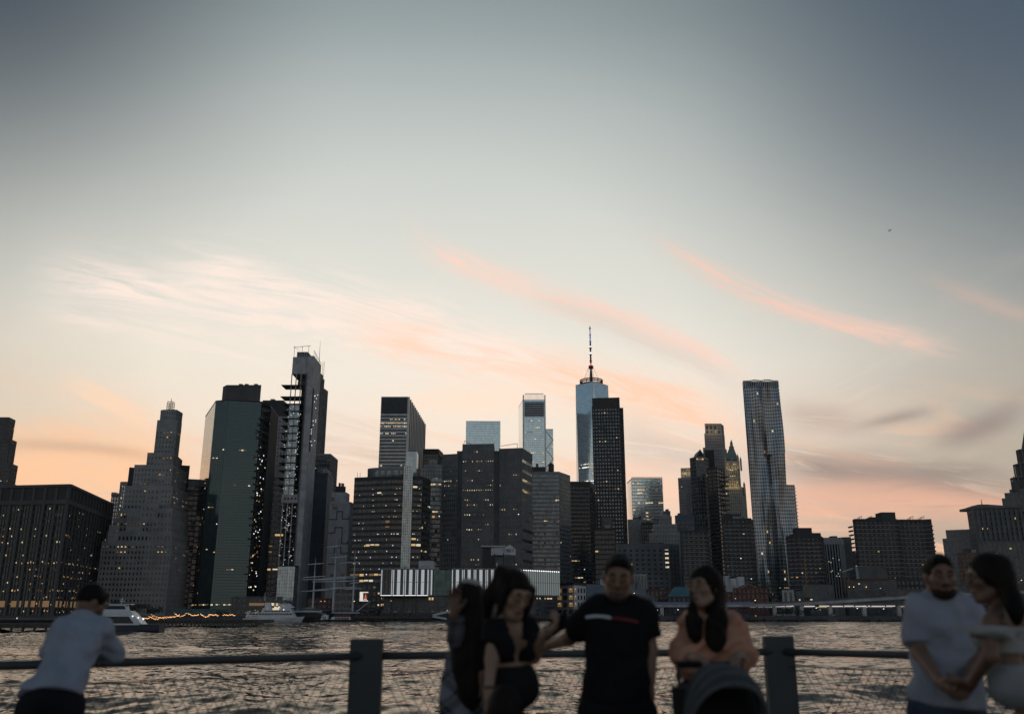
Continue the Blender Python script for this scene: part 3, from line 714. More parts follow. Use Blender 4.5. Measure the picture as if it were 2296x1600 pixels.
# --- dark box and stepped stone below
b,f,z=tower('office_tower','plain black flat-topped box between two office towers',[(949,1080),(983,1080),(993,1110)],1007,ST_(wall=DARK,glass=GL_BLK,fl=4,bay=4,pw=.2,sh=.6,lit=.02,crown=6),units=0); b.done()
b=Bld('stepped_building','small pale stepped stone building tucked between brown office towers','building')
sp=ST_(fl=3.5,bay=2.4,pw=1.2,sh=1.5,wall=STONE,glass=GL_DK,lit=.12,crown=1.5)
for (x0,x1,pt,zb,dd) in ((935,994,1050,None,0),(950,994,1042,1052,4),(962,980,1032,1044,8)):
    f,z=foot_px([(x0,850+dd),(x1,850+dd)],pt,30-dd); b.vol(f,LAND if zb is None else zof(zb,850),z,sp,nf=1)
b.units(f,z,1); b.done()
b,f,z=tower('glass_building','slim banded glass building glowing beneath its white curved roof hood',[(964,760),(996,760)],1080,ST_(wall=METAL,span=METAL,glass=GL_GRY,fl=3.9,bay=2.6,pw=.15,sh=1.0,lit=.12,crown=1,rows=((.055,.95),(.26,.5),(.30,.6))),units=0)
z2=zof(1072,760); xx0,xx1=f[0].x+1,f[1].x
hood=b.g('roof_hood',WHITE)
for i in range(8):
    a0=math.pi/2*i/8; a1=math.pi/2*(i+1)/8
    hood.hexa([(xx0,760+6-6*math.cos(0),z),(xx1,760,z),(xx1,772,z),(xx0,772,z),(xx0,760+2,z2),(xx1,760+2,z2),(xx1,772,z2),(xx0,772,z2)]) if i==0 else None
b.done()
# --- big brown brick block in the middle
b=Bld('brick_office_block','massive grey-brown brick block with notched front and pale window bands on its right side','building')
z=zof(999,690); zl=zof(1018,690); zr=zof(1007,690)
sbk=ST_(fl=3.75,bay=1.75,pw=1.05,sh=2.0,pd=.12,sd=.12,wall=BRICK,glass=GL_BLK,lit=.045,crown=5,mix=(5,3,4,.3,.3))
P=lambda p,Y,zz: plan(p,Y,zz)
rowsA=((.235,.5),(.26,.75),(.33,.6),(.45,.25),(.87,.3))
f=[P(992,694,zl),P(1028,690,zl)]; f+=[Vector((f[1].x,740)),Vector((f[0].x,740))]; b.vol(f,LAND,zl,dict(sbk,rows=((.2,.55),(.235,.6),(.29,.2),(.87,.6))),nf=1)
f=[P(1037,686,z),P(1108,684,z)]; f+=[Vector((f[1].x,745)),Vector((f[0].x,745))]; b.vol(f,LAND,z,dict(sbk,rows=((.10,.3),(.14,.7),(.18,.45),(.24,.4),(.30,.95),(.345,.25),(.40,.4),(.445,.5),(.52,.3),(.70,.3),(.91,.6))),nf=1)
f=[P(1119,690,zr),P(1170,686,zr),P(1193,715,zr)]; f+=[Vector((f[2].x,748)),Vector((f[0].x,748))]
b.vol(f,LAND,zr,dict(sbk,rows=((.2,.35),(.40,.25),(.55,.4),(.74,.5),(.77,.4)),edges=(0,)),nf=2)
b.g('notch_wall',BRICK).box(P(1026,700,zl).x,P(1121,700,zr).x,691.5,744,LAND,zr-1)
A,B=f[1],f[2]; L=(B-A).length; nfl=int((zr-LAND)/3.75)
sm=b.g('spandrel',BRICK,'stuff'); bw=b.g('window_band',GL_SKY,'stuff'); b.g('parapet',BRICK).fbox(A,B,0,L,zr-5,zr+.5,-.1,.3); b.g('side_wall',BRICK).fbox(A,B,0,L,LAND,zr-5,-.1,.10)
for k in range(nfl-1):
    zz0=LAND+k*(zr-LAND)/nfl
    if k%2==0 and zz0>LAND+40: bw.fbox(A,B,1.0,L-1.0,zz0+.9,zz0+3.1,.1,.16)
    elif k%2==0: b.g('dark_band',GL_DK,'stuff').fbox(A,B,1.0,L-1.0,zz0+.9,zz0+3.1,.1,.16)
b.units([P(1037,690,z),P(1108,690,z),P(1108,740,z)],z,3)
for pxx,w in ((1052,0),):
    c=plan(1036,700,z); dv=b.g('davit',DARK); dv.tube((c.x,c.y,z-3),(c.x+2,c.y,z+6),.2,n=5); dv.tube((c.x+2,c.y,z+6),(c.x+9,c.y,z+2),.16,n=5)
c=plan(1140,700,zr); dv=b.g('davit',DARK); dv.tube((c.x-6,c.y,zr+4.5),(c.x+7,c.y,zr+6.5),.2,n=5); dv.tube((c.x+7,c.y,zr),(c.x+7,c.y,zr+6.5),.2,n=5)
b.g('roof_slab',STONE).box(P(1122,705,zr).x,P(1150,705,zr).x,704,735,zr,zr+3.0); b.done()
# --- far blue glass slab
b,f,z=tower('glass_tower','pale blue glass slab rising behind the massive brick block',[(1045,1500),(1122,1500)],944,ST_(wall=STEEL,span=STEEL,glass=GL_BLU,fl=4.2,bay=3.2,pw=.16,sh=.5,pd=.1,sd=.1,lit=.01,crown=.6,rows=((.19,.25),(.235,.22),(.27,.25),(.24,.3)),mix=(2,5,1,2,0)),units=0); b.done()
# --- far glass tower with braced lower shoulder
b=Bld('glass_tower','tall blue-grey glass tower with louvred crown and cross-braced lower shoulder','skyscraper')
f,z=foot_px([(1163,1660),(1172,1600),(1223,1600)],903,50)
sg=ST_(wall=STEEL,span=STEEL,glass=GL_BLU,fl=4.2,bay=3.4,pw=.2,sh=.55,pd=.12,sd=.1,lit=.02,crown=0,mix=(2,6,1,4,0),rows=((.11,.2),(.165,.25),(.20,.35),(.265,.5),(.31,.4),(.33,.55),(.36,.65),(.385,.6),(.41,.5)))
b.vol(f,LAND,z-8,sg,nf=2)
A,B=f[1],f[2]; L=(B-A).length
b.g('crown_louvre',DARK).fbox(A,B,3,L-3,z-40,z-12,0,.4)
for k in range(7): b.g('louvre',STEEL,'stuff').fbox(A,B,3,L-3,z-39+k*4,z-37.6+k*4,.4,.9)
for i in range(17): b.g('screen_post',STEEL,'stuff').fbox(A,B,4+i*(L-8)/16-.25,4+i*(L-8)/16+.25,z-8,z+3.5,-.5,.0)
b.g('screen_rail',STEEL).fbox(A,B,4,L-4,z+3,z+4,-.6,.1)
for s0 in (0,L-2.2): b.g('corner_fin',STEEL).fbox(A,B,s0,s0+2.2,LAND,z+1,-2,.8)
fl_=f[0]; b.g('side_facet',GL_SKY).fquad(f[0],f[1],.5,(f[1]-f[0]).length-.5,LAND+60,z-10,.2)
f2,zs=foot_px([(1223,1602),(1240,1602)],962,45); b.vol(f2,LAND,zs,dict(sg,crown=1.5,lit=.06),nf=1)
A,B=f2[0],f2[1]; L=(B-A).length; br=b.g('brace',STEEL); hh=34; zz0=zs-3
while zz0>LAND+150:
    for (s0,s1) in ((0,1),(1,0)):
        a=A.lerp(B,s0); c=A.lerp(B,s1); br.tube((a.x,a.y-1,zz0),(c.x,c.y-1,zz0-hh/2),.8,n=4); zz0-=hh/2
b.done()
# --- banded grey-green building with a rooftop tank
b=Bld('banded_building','grey-green banded office building with a round tank on its roof','building')
f,z=foot_px([(1192,800),(1253,800),(1278,824)],1058,40)
b.vol(f,LAND,z,ST_(wall=METAL,span=METAL,glass=GL_GRY,fl=3.7,bay=1.7,pw=.22,sh=1.35,pd=.16,sd=.2,lit=.022,crown=2.2,mix=(4,3,4,.3,.3)),nf=2)
f2,z2=foot_px([(1192,822),(1223,822)],1046,22); b.g('penthouse',BRICK_D).prism(f2,z,z2); b.units(f2,z2,3)
c=plan(1236,815,z); tk=b.g('roof_tank',BRICK_D); tk.tube((c.x,c.y,z+3),(c.x,c.y,z+9),2.6,n=14); tk.tube((c.x,c.y,z+9),(c.x,c.y,z+11),2.8,.3,n=14)
for a in range(4): tk.tube((c.x+2*math.cos(a*1.57),c.y+2*math.sin(a*1.57),z),(c.x+2*math.cos(a*1.57),c.y+2*math.sin(a*1.57),z+3),.2,n=5)
b.units(f,z,2); b.done()
# --- dark brown slab
b,f,z=tower('banded_building','dark brown slab with thin window bands left of the black grid tower',[(1278,890),(1322,890),(1334,920)],1080,ST_(wall=DARK,span=BRICK_D,glass=GL_BLK,fl=3.9,bay=3,pw=.25,sh=1.9,lit=.05,crown=5,mix=(3,2,3,1.5,.5)),depth=30); b.done()
b,f,z=tower('office_tower','low black tower with lit top floor in front of the black grid tower',[(1333,745),(1379,745)],1185,ST_(wall=DARK,span=DARK,glass=GL_BLK,fl=3.9,bay=3,pw=.3,sh=1.2,lit=.06,crown=1.5,mix=(4,2,3,1.5,.5)),depth=25)
z2=zof(1160,755); f2=[plan(1350,755,z2),plan(1372,755,z2)]; b.g('lift_house',CONC_D).box(f2[0].x,f2[1].x,752,762,z,z2); b.done()
# --- tallest tower: tapering faceted glass with ring and mast
b=Bld('faceted_glass_tower','tallest blue glass tower with tapering triangular facets, ring and mast','skyscraper')
Yw=1640; zt=zof(864,Yw); z0=LAND; rot=math.radians(2)
hw=(plan(1363,Yw,zt).x-plan(1291,Yw,zt).x)/2; cxp=plan(1327,Yw,zt)
R1=hw/ max(abs(math.cos(rot+k*math.pi/2)) for k in range(4))
bot=[Vector((cxp.x+R1*1.40*math.cos(rot+math.pi/4+k*math.pi/2),Yw+R1*1.40*math.sin(rot+math.pi/4+k*math.pi/2),z0+30)) for k in range(4)]
top=[Vector((cxp.x+R1*math.cos(rot+k*math.pi/2),Yw+R1*math.sin(rot+k*math.pi/2),zt)) for k in range(4)]
b.root=thing(*b.a[:3],(cxp.x,Yw,z0))
gm=b.g('glazing',GL_BLU)
vs=bot+top; fs=[]
for k in range(4): fs+=[(k,(k+1)%4,4+(k+1)%4),(k,4+(k+1)%4,4+k)]
gm.add(vs,fs+[(4,5,6,7)])
gm.add([(p.x,p.y,z0) for p in bot]+list(bot),[(k,(k+1)%4,4+(k+1)%4,4+k) for k in range(4)])
fb=b.g('floor_band',STEEL,'stuff'); nfl=95
def ring(t):
    pts=[]
    for k in range(4):
        pts.append(bot[k].lerp(top[k],t)); pts.append(bot[k].lerp(top[(k+1)%4],t))
    return pts
for k in range(1,nfl):
    r0=ring(k/nfl); r1=ring(k/nfl+.0018); cc=Vector((cxp.x,Yw,0))
    ex=lambda p: Vector((cc.x+(p.x-cc.x)*1.004,cc.y+(p.y-cc.y)*1.004,p.z))
    r0=[ex(p) for p in r0]; r1=[ex(p) for p in r1]
    fb.add(r0+r1,[(i,(i+1)%8,8+(i+1)%8,8+i) for i in range(8)])
ed=b.g('edge_trim',mat('bright_steel',(.55,.58,.6),.3,.8))
for k in range(4):
    ed.tube(bot[k],top[k],.5,n=4); ed.tube(bot[k],top[(k+1)%4],.5,n=4); ed.tube(top[k],top[(k+1)%4],.8,n=4)
lm=b.g('lit_window',LITS,'stuff')
fi=[k for k in range(4) if True]
for i in range(150):
    t=random.choice((random.uniform(.30,.66),.40,.415,.43,.50,.52,.585,.60)); rr=ring(t); 
    fr=sorted(range(8),key=lambda q:(rr[q].y+rr[(q+1)%8].y))[:3]; e=random.choice(fr); A,B=rr[e],rr[(e+1)%8]
    if (B-A).length<6: continue
    s0=random.uniform(.05,.9); p=A.lerp(B,s0); q=A.lerp(B,s0+random.uniform(2,5)/(B-A).length); o=Vector((0,-1.0,0)); hz=Vector((0,0,1.4))
    lm.add([p+o,q+o,q+o+hz,p+o+hz],[(0,1,2,3)],random.choice((1,1,3,0)))
rg=b.g('antenna_ring',BRICK_D); zc=[zof(862,Yw),zof(857.5,Yw),zof(853.5,Yw)]; RR=(plan(1351,Yw,zt).x-plan(1301,Yw,zt).x)/2
mc=plan(1326,Yw,zt)
for zq in zc:
    for i in range(24):
        a0,a1=2*math.pi*i/24,2*math.pi*(i+1)/24
        rg.tube((mc.x+RR*math.cos(a0),Yw+RR*math.sin(a0),zq),(mc.x+RR*math.cos(a1),Yw+RR*math.sin(a1),zq),1.2,n=5)
for i in range(12):
    a=2*math.pi*i/12; rg.tube((mc.x+RR*math.cos(a),Yw+RR*math.sin(a),zt-1),(mc.x+RR*math.cos(a),Yw+RR*math.sin(a),zc[2]+1),.8,n=4)
    rg.tube((mc.x+RR*math.cos(a),Yw+RR*math.sin(a),zc[0]),(mc.x,Yw,zc[0]),.6,n=4)
ms=b.g('mast',BRICK_D); Z=lambda y: zof(y,Yw)
for (y0,y1,r0,r1) in ((864,845,3.4,2.8),(845,824,2.8,1.4),(826,820,4.6,4.6),(820,804,1.6,1.6),(804,785,1.7,1.4),(785,765,1.9,1.4),(765,748,1.3,1.0),(748,738,.9,.8),(738,729,1.5,.1)):
    ms.tube((mc.x,Yw,Z(y0)),(mc.x,Yw,Z(y1)),r0,r1,n=10)
for y in (809.5,794.5,779.5,765.0,750.0,735.5): ms.tube((mc.x,Yw,Z(y)-.5),(mc.x,Yw,Z(y)+.5),2.8 if y>770 else 1.9,n=10)
ga=b.g('guy_cable',DARK)
for i in range(8): a=2*math.pi*i/8+.2; ga.tube((mc.x+4*math.cos(a),Yw+4*math.sin(a),Z(822)),(mc.x+RR*.8*math.cos(a),Yw+RR*.8*math.sin(a),zc[1]),.22,n=4)
for nm,y0,y1,r,c,s in (('red_beacon',819,814,1.9,(1,.12,.08),1.4),('white_beacon',794,790,2.2,(.85,.85,1),1.6),('white_beacon',779,776,2.1,(.85,.85,1),1.3),('blue_beacon',764.5,760,1.7,(.25,.25,1),1.0),('blue_beacon',749.5,746,1.4,(.5,.5,1),1.0)):
    t_=MB(); t_.tube((mc.x,Yw,Z(y0)),(mc.x,Yw,Z(y1)),r,r*.8,n=10); t_.build(nm,emat(nm+'_light',c,s),b.root)
b.done()
# --- black grid tower
b=Bld('grid_tower','tall black tower with a regular grid of small windows and blank top','skyscraper')
f,z=foot_px([(1327,1000),(1390,1000)],913,50); zt2=zof(892,1002)
b.vol([Vector((p.x,p.y)) for p in f],LAND,z,ST_(wall=DARK,span=DARK,glass=GL_GRY,fl=4.1,bay=3.1,pw=1.5,sh=2.0,pd=.45,sd=.4,lit=.06,crown=2,mix=(4,3,5,.3,.2)),nf=1)
fu,_=foot_px([(1327.5,1002),(1389,1002)],892,46); b.g('blank_top',mat('black_stone',(.05,.047,.046),.7)).prism(fu,z,zt2)
fs_,zs=foot_px([(1388,1003),(1397,1003)],905,40); b.vol(fs_,LAND,zof(915,1003),ST_(wall=DARK,glass=GL_BLK,fl=4.1,bay=3,pw=1.4,sh=1.8,lit=.02,crown=2),nf=1); b.done()
# --- glass block right of it
b=Bld('glass_building','pale flat-topped glass office block with lit floors right of the black grid tower','building')
f,z=foot_px([(1406,1240),(1416,1200),(1485,1200)],1082,50)
b.vol(f,LAND,z,ST_(wall=STEEL,span=STEEL,glass=GL_BLU,fl=4.4,bay=3.4,pw=.15,sh=1.0,pd=.1,sd=.2,lit=.06,crown=.5,mix=(4,5,3,.4,0),rows=((.05,.05),(.15,.5),(.19,.4),(.24,.3),(.28,.35))),nf=2)
b.g('crown_screen',STEEL).fbox(f[1],f[2],0,(f[2]-f[1]).length,z+1,z+2,-.5,.1)
for i in range(14): b.g('screen_post',STEEL,'stuff').fbox(f[1],f[2],i*(f[2]-f[1]).length/13-.15,i*(f[2]-f[1]).length/13+.15,z,z+1,-.5,0)
b.g('side_facet',GL_SKY).fquad(f[0],f[1],.5,(f[1]-f[0]).length-.5,LAND+40,z-2,.25); b.done()
b,f,z=tower('office_building','thin glowing building edge just right of the black grid tower',[(1396,1080),(1405,1080)],1120,ST_(wall=CONC_D,glass=GL_DK,fl=3.4,bay=2,pw=.5,sh=.9,lit=.7),units=0,cat='building'); b.done()
b,f,z=tower('office_building','blue-grey plain building below the pale glass block',[(1407,900),(1452,900)],1165,ST_(wall=METAL,span=METAL,glass=GL_DK,fl=4,bay=4,pw=1.8,sh=2.2,lit=.05,crown=4),cat='building',depth=20); b.done()
b,f,z=tower('office_building','small dark mansard block below the pale glass block',[(1438,880),(1465,880)],1172,ST_(wall=DARK,glass=GL_BLK,fl=3.6,bay=2.4,pw=.8,sh=1.2,lit=.06),cat='building',depth=20); b.done()
b,f,z=tower('office_building','tiny lit tower top between the glass block and stone building',[(1487,1150),(1503,1150)],1146,ST_(wall=BRICK,glass=GL_DK,fl=3.6,bay=2.4,pw=.6,sh=1.0,lit=.5),cat='building'); b.done()
b=Bld('stone_building','ornate stepped stone building with rounded gable above the brown hospital block','building')
so_=ST_(fl=3.8,bay=2.8,pw=1.4,sh=1.6,wall=STONE,glass=GL_DK,lit=.05,crown=2)
for (x0,x1,pt,zb,dd) in ((1455,1524,1195,None,0),(1464,1518,1176,1197,4),(1478,1506,1158,1178,7)):
    f,z=foot_px([(x0,820+dd),(x1,820+dd)],pt,26-dd); b.vol(f,LAND if zb is None else zof(zb,820),z,so_,nf=1)
cx_=(f[0].x+f[1].x)/2; b.g('gable',STONE).tube((cx_,828,z-2),(cx_,832,z-2),4.6,n=20); b.done()
b=Bld('hospital_block','wide low brown-brick block with paired windows and a bright lit window column','building')
f,z=foot_px([(1381,740),(1500,740),(1522,752)],1220,30)
b.vol(f,LAND,z,ST_(fl=3.7,bay=4.6,pw=2.7,sh=2.0,pd=.14,sd=.10,wall=BRICK,glass=GL_OFF,lit=.05,crown=4,mix=(3,2,4,.5,.5)),nf=2)
A,B=f[1],f[2]; L=(B-A).length
for k in range(5):
    q=zof(1227+k*10,740); A0,B0=f[0],f[1]; LL=(B0-A0).length
    o=MB(); o.fbox(A0,B0,LL-3.6,LL-.8,q-1.9,q-.5,.1,.2); o.build('bright_window',PALEL,b.root)
b.units(f,z,4,hmax=2.5)
ac=b.g('window_unit',METAL,'stuff')
for k in range(9):
    for i in range(9):
        q=LAND+8+k*3.7; s0=3.1+i*4.6; ac.fbox(f[0],f[1],s0,s0+.8,q,q+.6,.1,.45)
b.done()
# ================= right cluster
b=Bld('setback_tower','stone apartment tower with a softly lit notched top left of the black tower','skyscraper')
f,z=foot_px([(1520,1000),(1549,1000)],1072,30); b.vol(f,LAND,z,ST_(fl=3.5,bay=2.4,pw=1.1,sh=1.3,wall=STONE,glass=GL_DK,lit=.06,crown=2),nf=1)
f2,z2=foot_px([(1526,1006),(1551,1006)],1050,20); b.vol(f2,z,z2,ST_(fl=4,bay=3,pw=1.6,sh=.8,wall=STONE,glass=GL_DK,lit=.3,crown=1),nf=1); R1b=b.done()
b,f,z=tower('office_tower','narrow stone block in front of the notched stone apartment tower',[(1539,950),(1552,950)],1108,ST_(fl=3.6,bay=2.4,pw=1.2,sh=1.5,wall=STONE,glass=GL_DK,lit=.1),units=0,depth=20); b.done()
b=Bld('braced_tower','black glass tower with cross-braced facade and twin triangular gables','skyscraper')
f,z=foot_px([(1547,900),(1560,890),(1578,890),(1588,905)],1028,30)
b.vol(f,LAND,z,ST_(fl=3.8,bay=2.6,pw=.5,sh=.8,wall=METAL,glass=GL_DK,lit=.03,crown=1),nf=3)
A,B=f[1],f[2]; L=(B-A).length; tr=b.g('brace',METAL)
for (za,zb_) in ((1030,1060),(1154,1190)):
    p=[(A,zof(za,890)),(B,zof(zb_,890)),(B,zof(za,890)),(A,zof(zb_,890))]
    for (a,z1),(c,z2) in ((p[0],p[1]),(p[2],p[3])): tr.tube((a.x,a.y-.8,z1),(c.x,c.y-.8,z2),.5,n=4)
for (x0,x1,yt) in ((1560,1580,1008),):
    a=plan(x0,892,z); c=plan(x1,892,z); zt3=zof(yt,892); m=(a+c)/2; g_=b.g('gable',DARK)
    g_.add([(a.x,892,z),(c.x,892,z),(m.x,892,zt3),(a.x,915,z),(c.x,915,z),(m.x,915,zt3)],[(0,1,2),(4,3,5),(0,2,5,3),(1,4,5,2),(0,3,4,1)])
    for s0 in (a,c): tr.tube((s0.x,891,z),(m.x,891,zt3),.6,n=4)
f2,z2=foot_px([(1580,912),(1601,912)],1009,22); b.g('rear_shaft',DARK).prism(f2,LAND,z2); b.done()
b=Bld('balcony_tower','dark unlit tower with curved balconies in front of the pale stone tower','skyscraper')
f,z=foot_px([(1585,860),(1606,852),(1622,866)],1050,26); b.vol(f,LAND,z,ST_(fl=3.5,bay=6,pw=.4,sh=1.4,wall=DARK,glass=GL_BLK,lit=.01,crown=2,span=BRICK_D),nf=2)
for k in range(18):
    q=z-8-k*3.6*1.25; c=f[2]; bal=MB(); bal.tube((c.x+.5,c.y-2,q),(c.x+.5,c.y-2,q+1.1),3.4,n=10); bal.build('balcony',CONC_D,b.root)
b.done()
b=Bld('stone_tower','pale limestone tower with a lit arcaded crown behind the black towers','skyscraper')
spk=ST_(fl=4.0,bay=3.2,pw=1.7,sh=1.9,wall=STONE,glass=GL_DK,lit=.03,crown=2.5)
for (x0,x1,pt,zb,dd) in ((1576,1629,1004,None,0),(1579,1624,972,1006,5),(1580,1622,950,974,8)):
    f,z=foot_px([(x0,1180+dd),(x1-6,1180+dd),(x1,1196+dd)],pt,30); b.vol(f,LAND if zb is None else zof(zb,1180),z,dict(spk,lit=.03 if zb!=974 else .0,fl=4 if zb!=974 else 9,bay=3.2 if zb!=974 else 5.5),nf=2)
P30=b.done(); z30=z; f30=f
# gothic gilded tower
b=Bld('gothic_tower','slender gothic tower with floodlit gold shaft, green pyramid roof and spire','skyscraper')
Yg=1120; TERC=mat('cream_terracotta',(.42,.39,.33),.8,var=.15,vs=.2); COP=mat('green_copper',(.20,.26,.235),.6,var=.25,vs=.3)
sgw=ST_(fl=4.0,bay=2.6,pw=1.15,sh=1.1,pd=.5,sd=.2,wall=TERC,glass=GL_DK,lit=.02,crown=3)
f,z=foot_px([(1621,Yg),(1663,Yg),(1671,Yg+12)],1092,30); b.vol(f,LAND,z,sgw,nf=2); zA=z
f,z=foot_px([(1624.5,Yg+3),(1652,Yg+3),(1657,Yg+9)],1033,24); b.vol(f,zA,z,dict(sgw,lit=.35,mix=(3,3,4,0,1)),nf=2); zB=z
fr=[Vector(p) for p in f]; cen=sum(fr,Vector((0,0)))/len(fr); ctip=plan(1641,cen.y,zof(1000,cen.y)); 
for i,(y0,y1,s0,s1) in enumerate(((1033,1022,.94,.74),(1022,1004,.72,.30),(1004,1001,.34,.34),(1001,994,.22,.18),(994,985,.20,.02))):
    f0=[cen+(p-cen)*s0 for p in fr]; f1=[cen+(p-cen)*s1 for p in fr]
    b.g('pyramid_roof' if i<2 else 'spire',COP).prism(f0,zof(y0,cen.y),zof(y1,cen.y),foot2=f1)
for (pxx,yb,yt,r) in ((1625.5,1036,1020,1.5),(1653.5,1036,1016,1.5),(1660,1040,1022,1.2),(1668,1094,1078,1.4),(1640,1036,1024,1.2),(1622,1094,1083,1.3)):
    c=plan(pxx,Yg+3,zof(yt,Yg)); t_=MB(); t_.tube((c.x,c.y,zof(yb,Yg)-8),(c.x,c.y,zof(yt,Yg)-(zof(yt,Yg)-zof(yb,Yg))*.45),r,n=8); t_.tube((c.x,c.y,zof(yt,Yg)-(zof(yt,Yg)-zof(yb,Yg))*.45),(c.x,c.y,zof(yt,Yg)),r*1.1,.1,n=8); t_.build('corner_turret',TERC,b.root)
b.done()
def flood(name,loc,col,w,parent,r=2.0):
    l=bpy.data.lights.new(name,'POINT'); l.energy=w; l.color=col; l.shadow_soft_size=r
    o=bpy.data.objects.new(name,l); COL.objects.link(o); off=wloc(parent); o.parent=parent; o.location=(loc[0]-off.x,loc[1]-off.y,loc[2]-off.z); return o
for i in range(3):
    c=plan(1628+i*13,Yg-4,zA); flood('floodlight',(c.x,Yg-3,zA+2.5),(1.0,.70,.28),520,b.root)
for i in range(2):
    c=plan(1634+i*14,Yg,zB); flood('floodlight',(c.x,Yg-1,zB-9),(1.0,.74,.34),300,b.root)
for i in range(3): c=plan(1584+i*14,1178,z30); flood('floodlight',(c.x,1178,z30-9),(1.0,.68,.36),700,P30)
for i in range(2): c=plan(1533+i*11,1000,zof(1060,1000)); flood('floodlight',(c.x,1000,zof(1060,1003)),(1.0,.72,.34),500,R1b)
# --- rippled steel tower
b=Bld('rippled_tower','tall rippled steel apartment tower, stepping in twice on its right side','skyscraper')
Yr=860; zt=zof(853,Yr)
secs=[(1083,None,1776-1698,0),(1014,1083,0,0),(852,1014,0,0)]
xl=plan(1666,Yr,zt).x; xr=[plan(1783,Yr,zof(1087,Yr)).x-.6,plan(1757,Yr,zof(1017,Yr)).x,plan(1744,Yr,zt).x]
zs=[LAND,zof(1087,Yr),zof(1017,Yr),zt]
b.root=thing(*b.a[:3],((xl+xr[0])/2,Yr,LAND))
def ripple(x,z):
    r=0
    for (cx,w,a,ph,fz) in ((xl+5,4.0,1.6,.3,.021),(xl+12,3.5,1.9,1.7,.027),(xl+19,3.0,2.4,3.1,.024),(xl+26,3.6,2.0,4.6,.030),(xl+33,4.0,1.9,5.6,.022)):
        cc=cx+2.6*math.sin(z*fz*1.1+ph*2); r+=a*math.exp(-((x-cc)/w)**2)*(.65+.55*math.sin(z*fz*2.2+ph))
    return r*2.3-4.5*math.exp(-((x-(xl+(17.5 if z>zs[2] else 19.5)))/1.7)**2)      # the vertical reveal between the two wings
core=b.g('core',mat('dark_reveal',(.03,.032,.035),.7)); fr=b.g('steel_panel',STEEL,'stuff'); gw=b.g('window',glass('steel_blue_glass',(.06,.085,.105),.45,.12),'stuff'); lm=b.g('lit_window',LITS,'stuff')
for i in range(3): core.box(xl+1.2,xr[i]-.5,Yr+3.5,Yr+7.5,zs[i],zs[i+1])
flh=3.35; nfl=int((zt-LAND-8)/flh)
for k in range(nfl+1):
    z0=LAND+k*flh; z1=z0+flh; i=0 if z0<zs[1] else (1 if z0<zs[2] else 2)
    X1=xr[i]; nb=int((X1-xl)/2.05); bw=(X1-xl)/nb
    pts=[(xl+j*bw) for j in range(nb+1)]
    for j in range(nb):
        xa,xb=pts[j],pts[j+1]
        ya0,yb0,ya1,yb1=[Yr-ripple(x,z) for x,z in ((xa,z0),(xb,z0),(xa,z1),(xb,z1))]
        def pt(u_,v_,o=0.0):
            y=(ya0*(1-u_)+yb0*u_)*(1-v_)+(ya1*(1-u_)+yb1*u_)*v_; return (xa+(xb-xa)*u_,y+o,z0+(z1-z0)*v_)
        # frame (proud) with an inset pane
        a=.24; c=.36
        O=[pt(0,0),pt(1,0),pt(1,1),pt(0,1)]; I=[pt(a,c),pt(1-a*.6,c),pt(1-a*.6,.96),pt(a,.96)]; J=[(p[0],p[1]+.45,p[2]) for p in I]
        fr.add(O+I+J,[(0,1,5,4),(1,2,6,5),(2,3,7,6),(3,0,4,7),(4,5,9,8),(5,6,10,9),(6,7,11,10),(7,4,8,11)])
        gw.add([(p[0],p[1]-.02,p[2]) for p in J],[(0,1,2,3)])
        if random.random()<(.012 if k>20 else .03): lm.add([(p[0],p[1]-.1,p[2]) for p in J],[(0,1,2,3)],random.choices((0,1,2,4),(4,2,2,1))[0])
# right flank with its projecting slab edges, open roof screen
for i in range(3):
    b.g('flank',STEEL).box(xr[i]-.5,xr[i]-.05,Yr+.5,Yr+14,zs[i],zs[i+1]-.2)
    q=zs[i]
    while q<zs[i+1]-2: b.g('slab_edge',STEEL,'stuff').box(xr[i]-.1,xr[i]+.55+.35*math.sin(q*.07),Yr+1+2*math.sin(q*.05),Yr+22,q,q+.9); q+=flh
rs=b.g('roof_screen',STEEL)
for j in range(20):
    x=xl+j*(xr[2]-xl)/19; y=Yr-ripple(x,zt-4); rs.box(x-.28,x+.28,y-.2,y+.5,LAND+(nfl+1)*flh,zt)
for j in range(38):
    x=xl+j*(xr[2]-xl)/38; x2=xl+(j+1)*(xr[2]-xl)/38; y=Yr-ripple(x,zt); rs.box(x,x2,y-.2,y+.5,zt-1.0,zt)
b.done()
# --- apartment slabs in front
def slab(name,label,corners,pt,depth,lit=.08,balc=True,wall=BRICK_D,units=3,side=(True,True),rec=()):
    b=Bld(name,label,'building'); f,z=foot_px(corners,pt,depth)
    b.vol(f,LAND,z,ST_(fl=3.1,bay=3.6,pw=1.9,sh=1.75,pd=.15,sd=.2,wall=wall,span=wall,glass=GL_BLK,lit=lit,crown=1.6,mix=(5,2,3,.5,1.0)),nf=len(corners)-1)
    le=b.g('slab_edge',CONC,'stuff')
    for k in range(int((z-LAND)/3.1)):
        q=LAND+3.1*k+.55
        for e in range(len(corners)-1): le.fbox(f[e],f[e+1],0,(f[e+1]-f[e]).length,q-.12,q+.12,.15,.34)
    if balc:
        k=0
        for q in np.arange(LAND+12,z-3,3.1):
            for sgn,on in ((0,side[0]),(1,side[1])):
                if not on: continue
                c=f[0] if sgn==0 else f[len(corners)-1]; s=-1 if sgn==0 else 1
                b.box('balcony',CONC_D,(c.x+s*.55,c.y+4.5,q+.5),(1.3,7,1.1))
    b.units(f,z,units); return b,f,z
b,f,z=slab('apartment_slab','brown apartment slab in front of gothic tower, white-edged floors',[(1620,720),(1680,720),(1689,732)],1163,24,.09,side=(False,True))
b.box('roof_house',DARK,((f[0].x+f[1].x)/2,735,z+2.5),(14,10,5)); b.done()
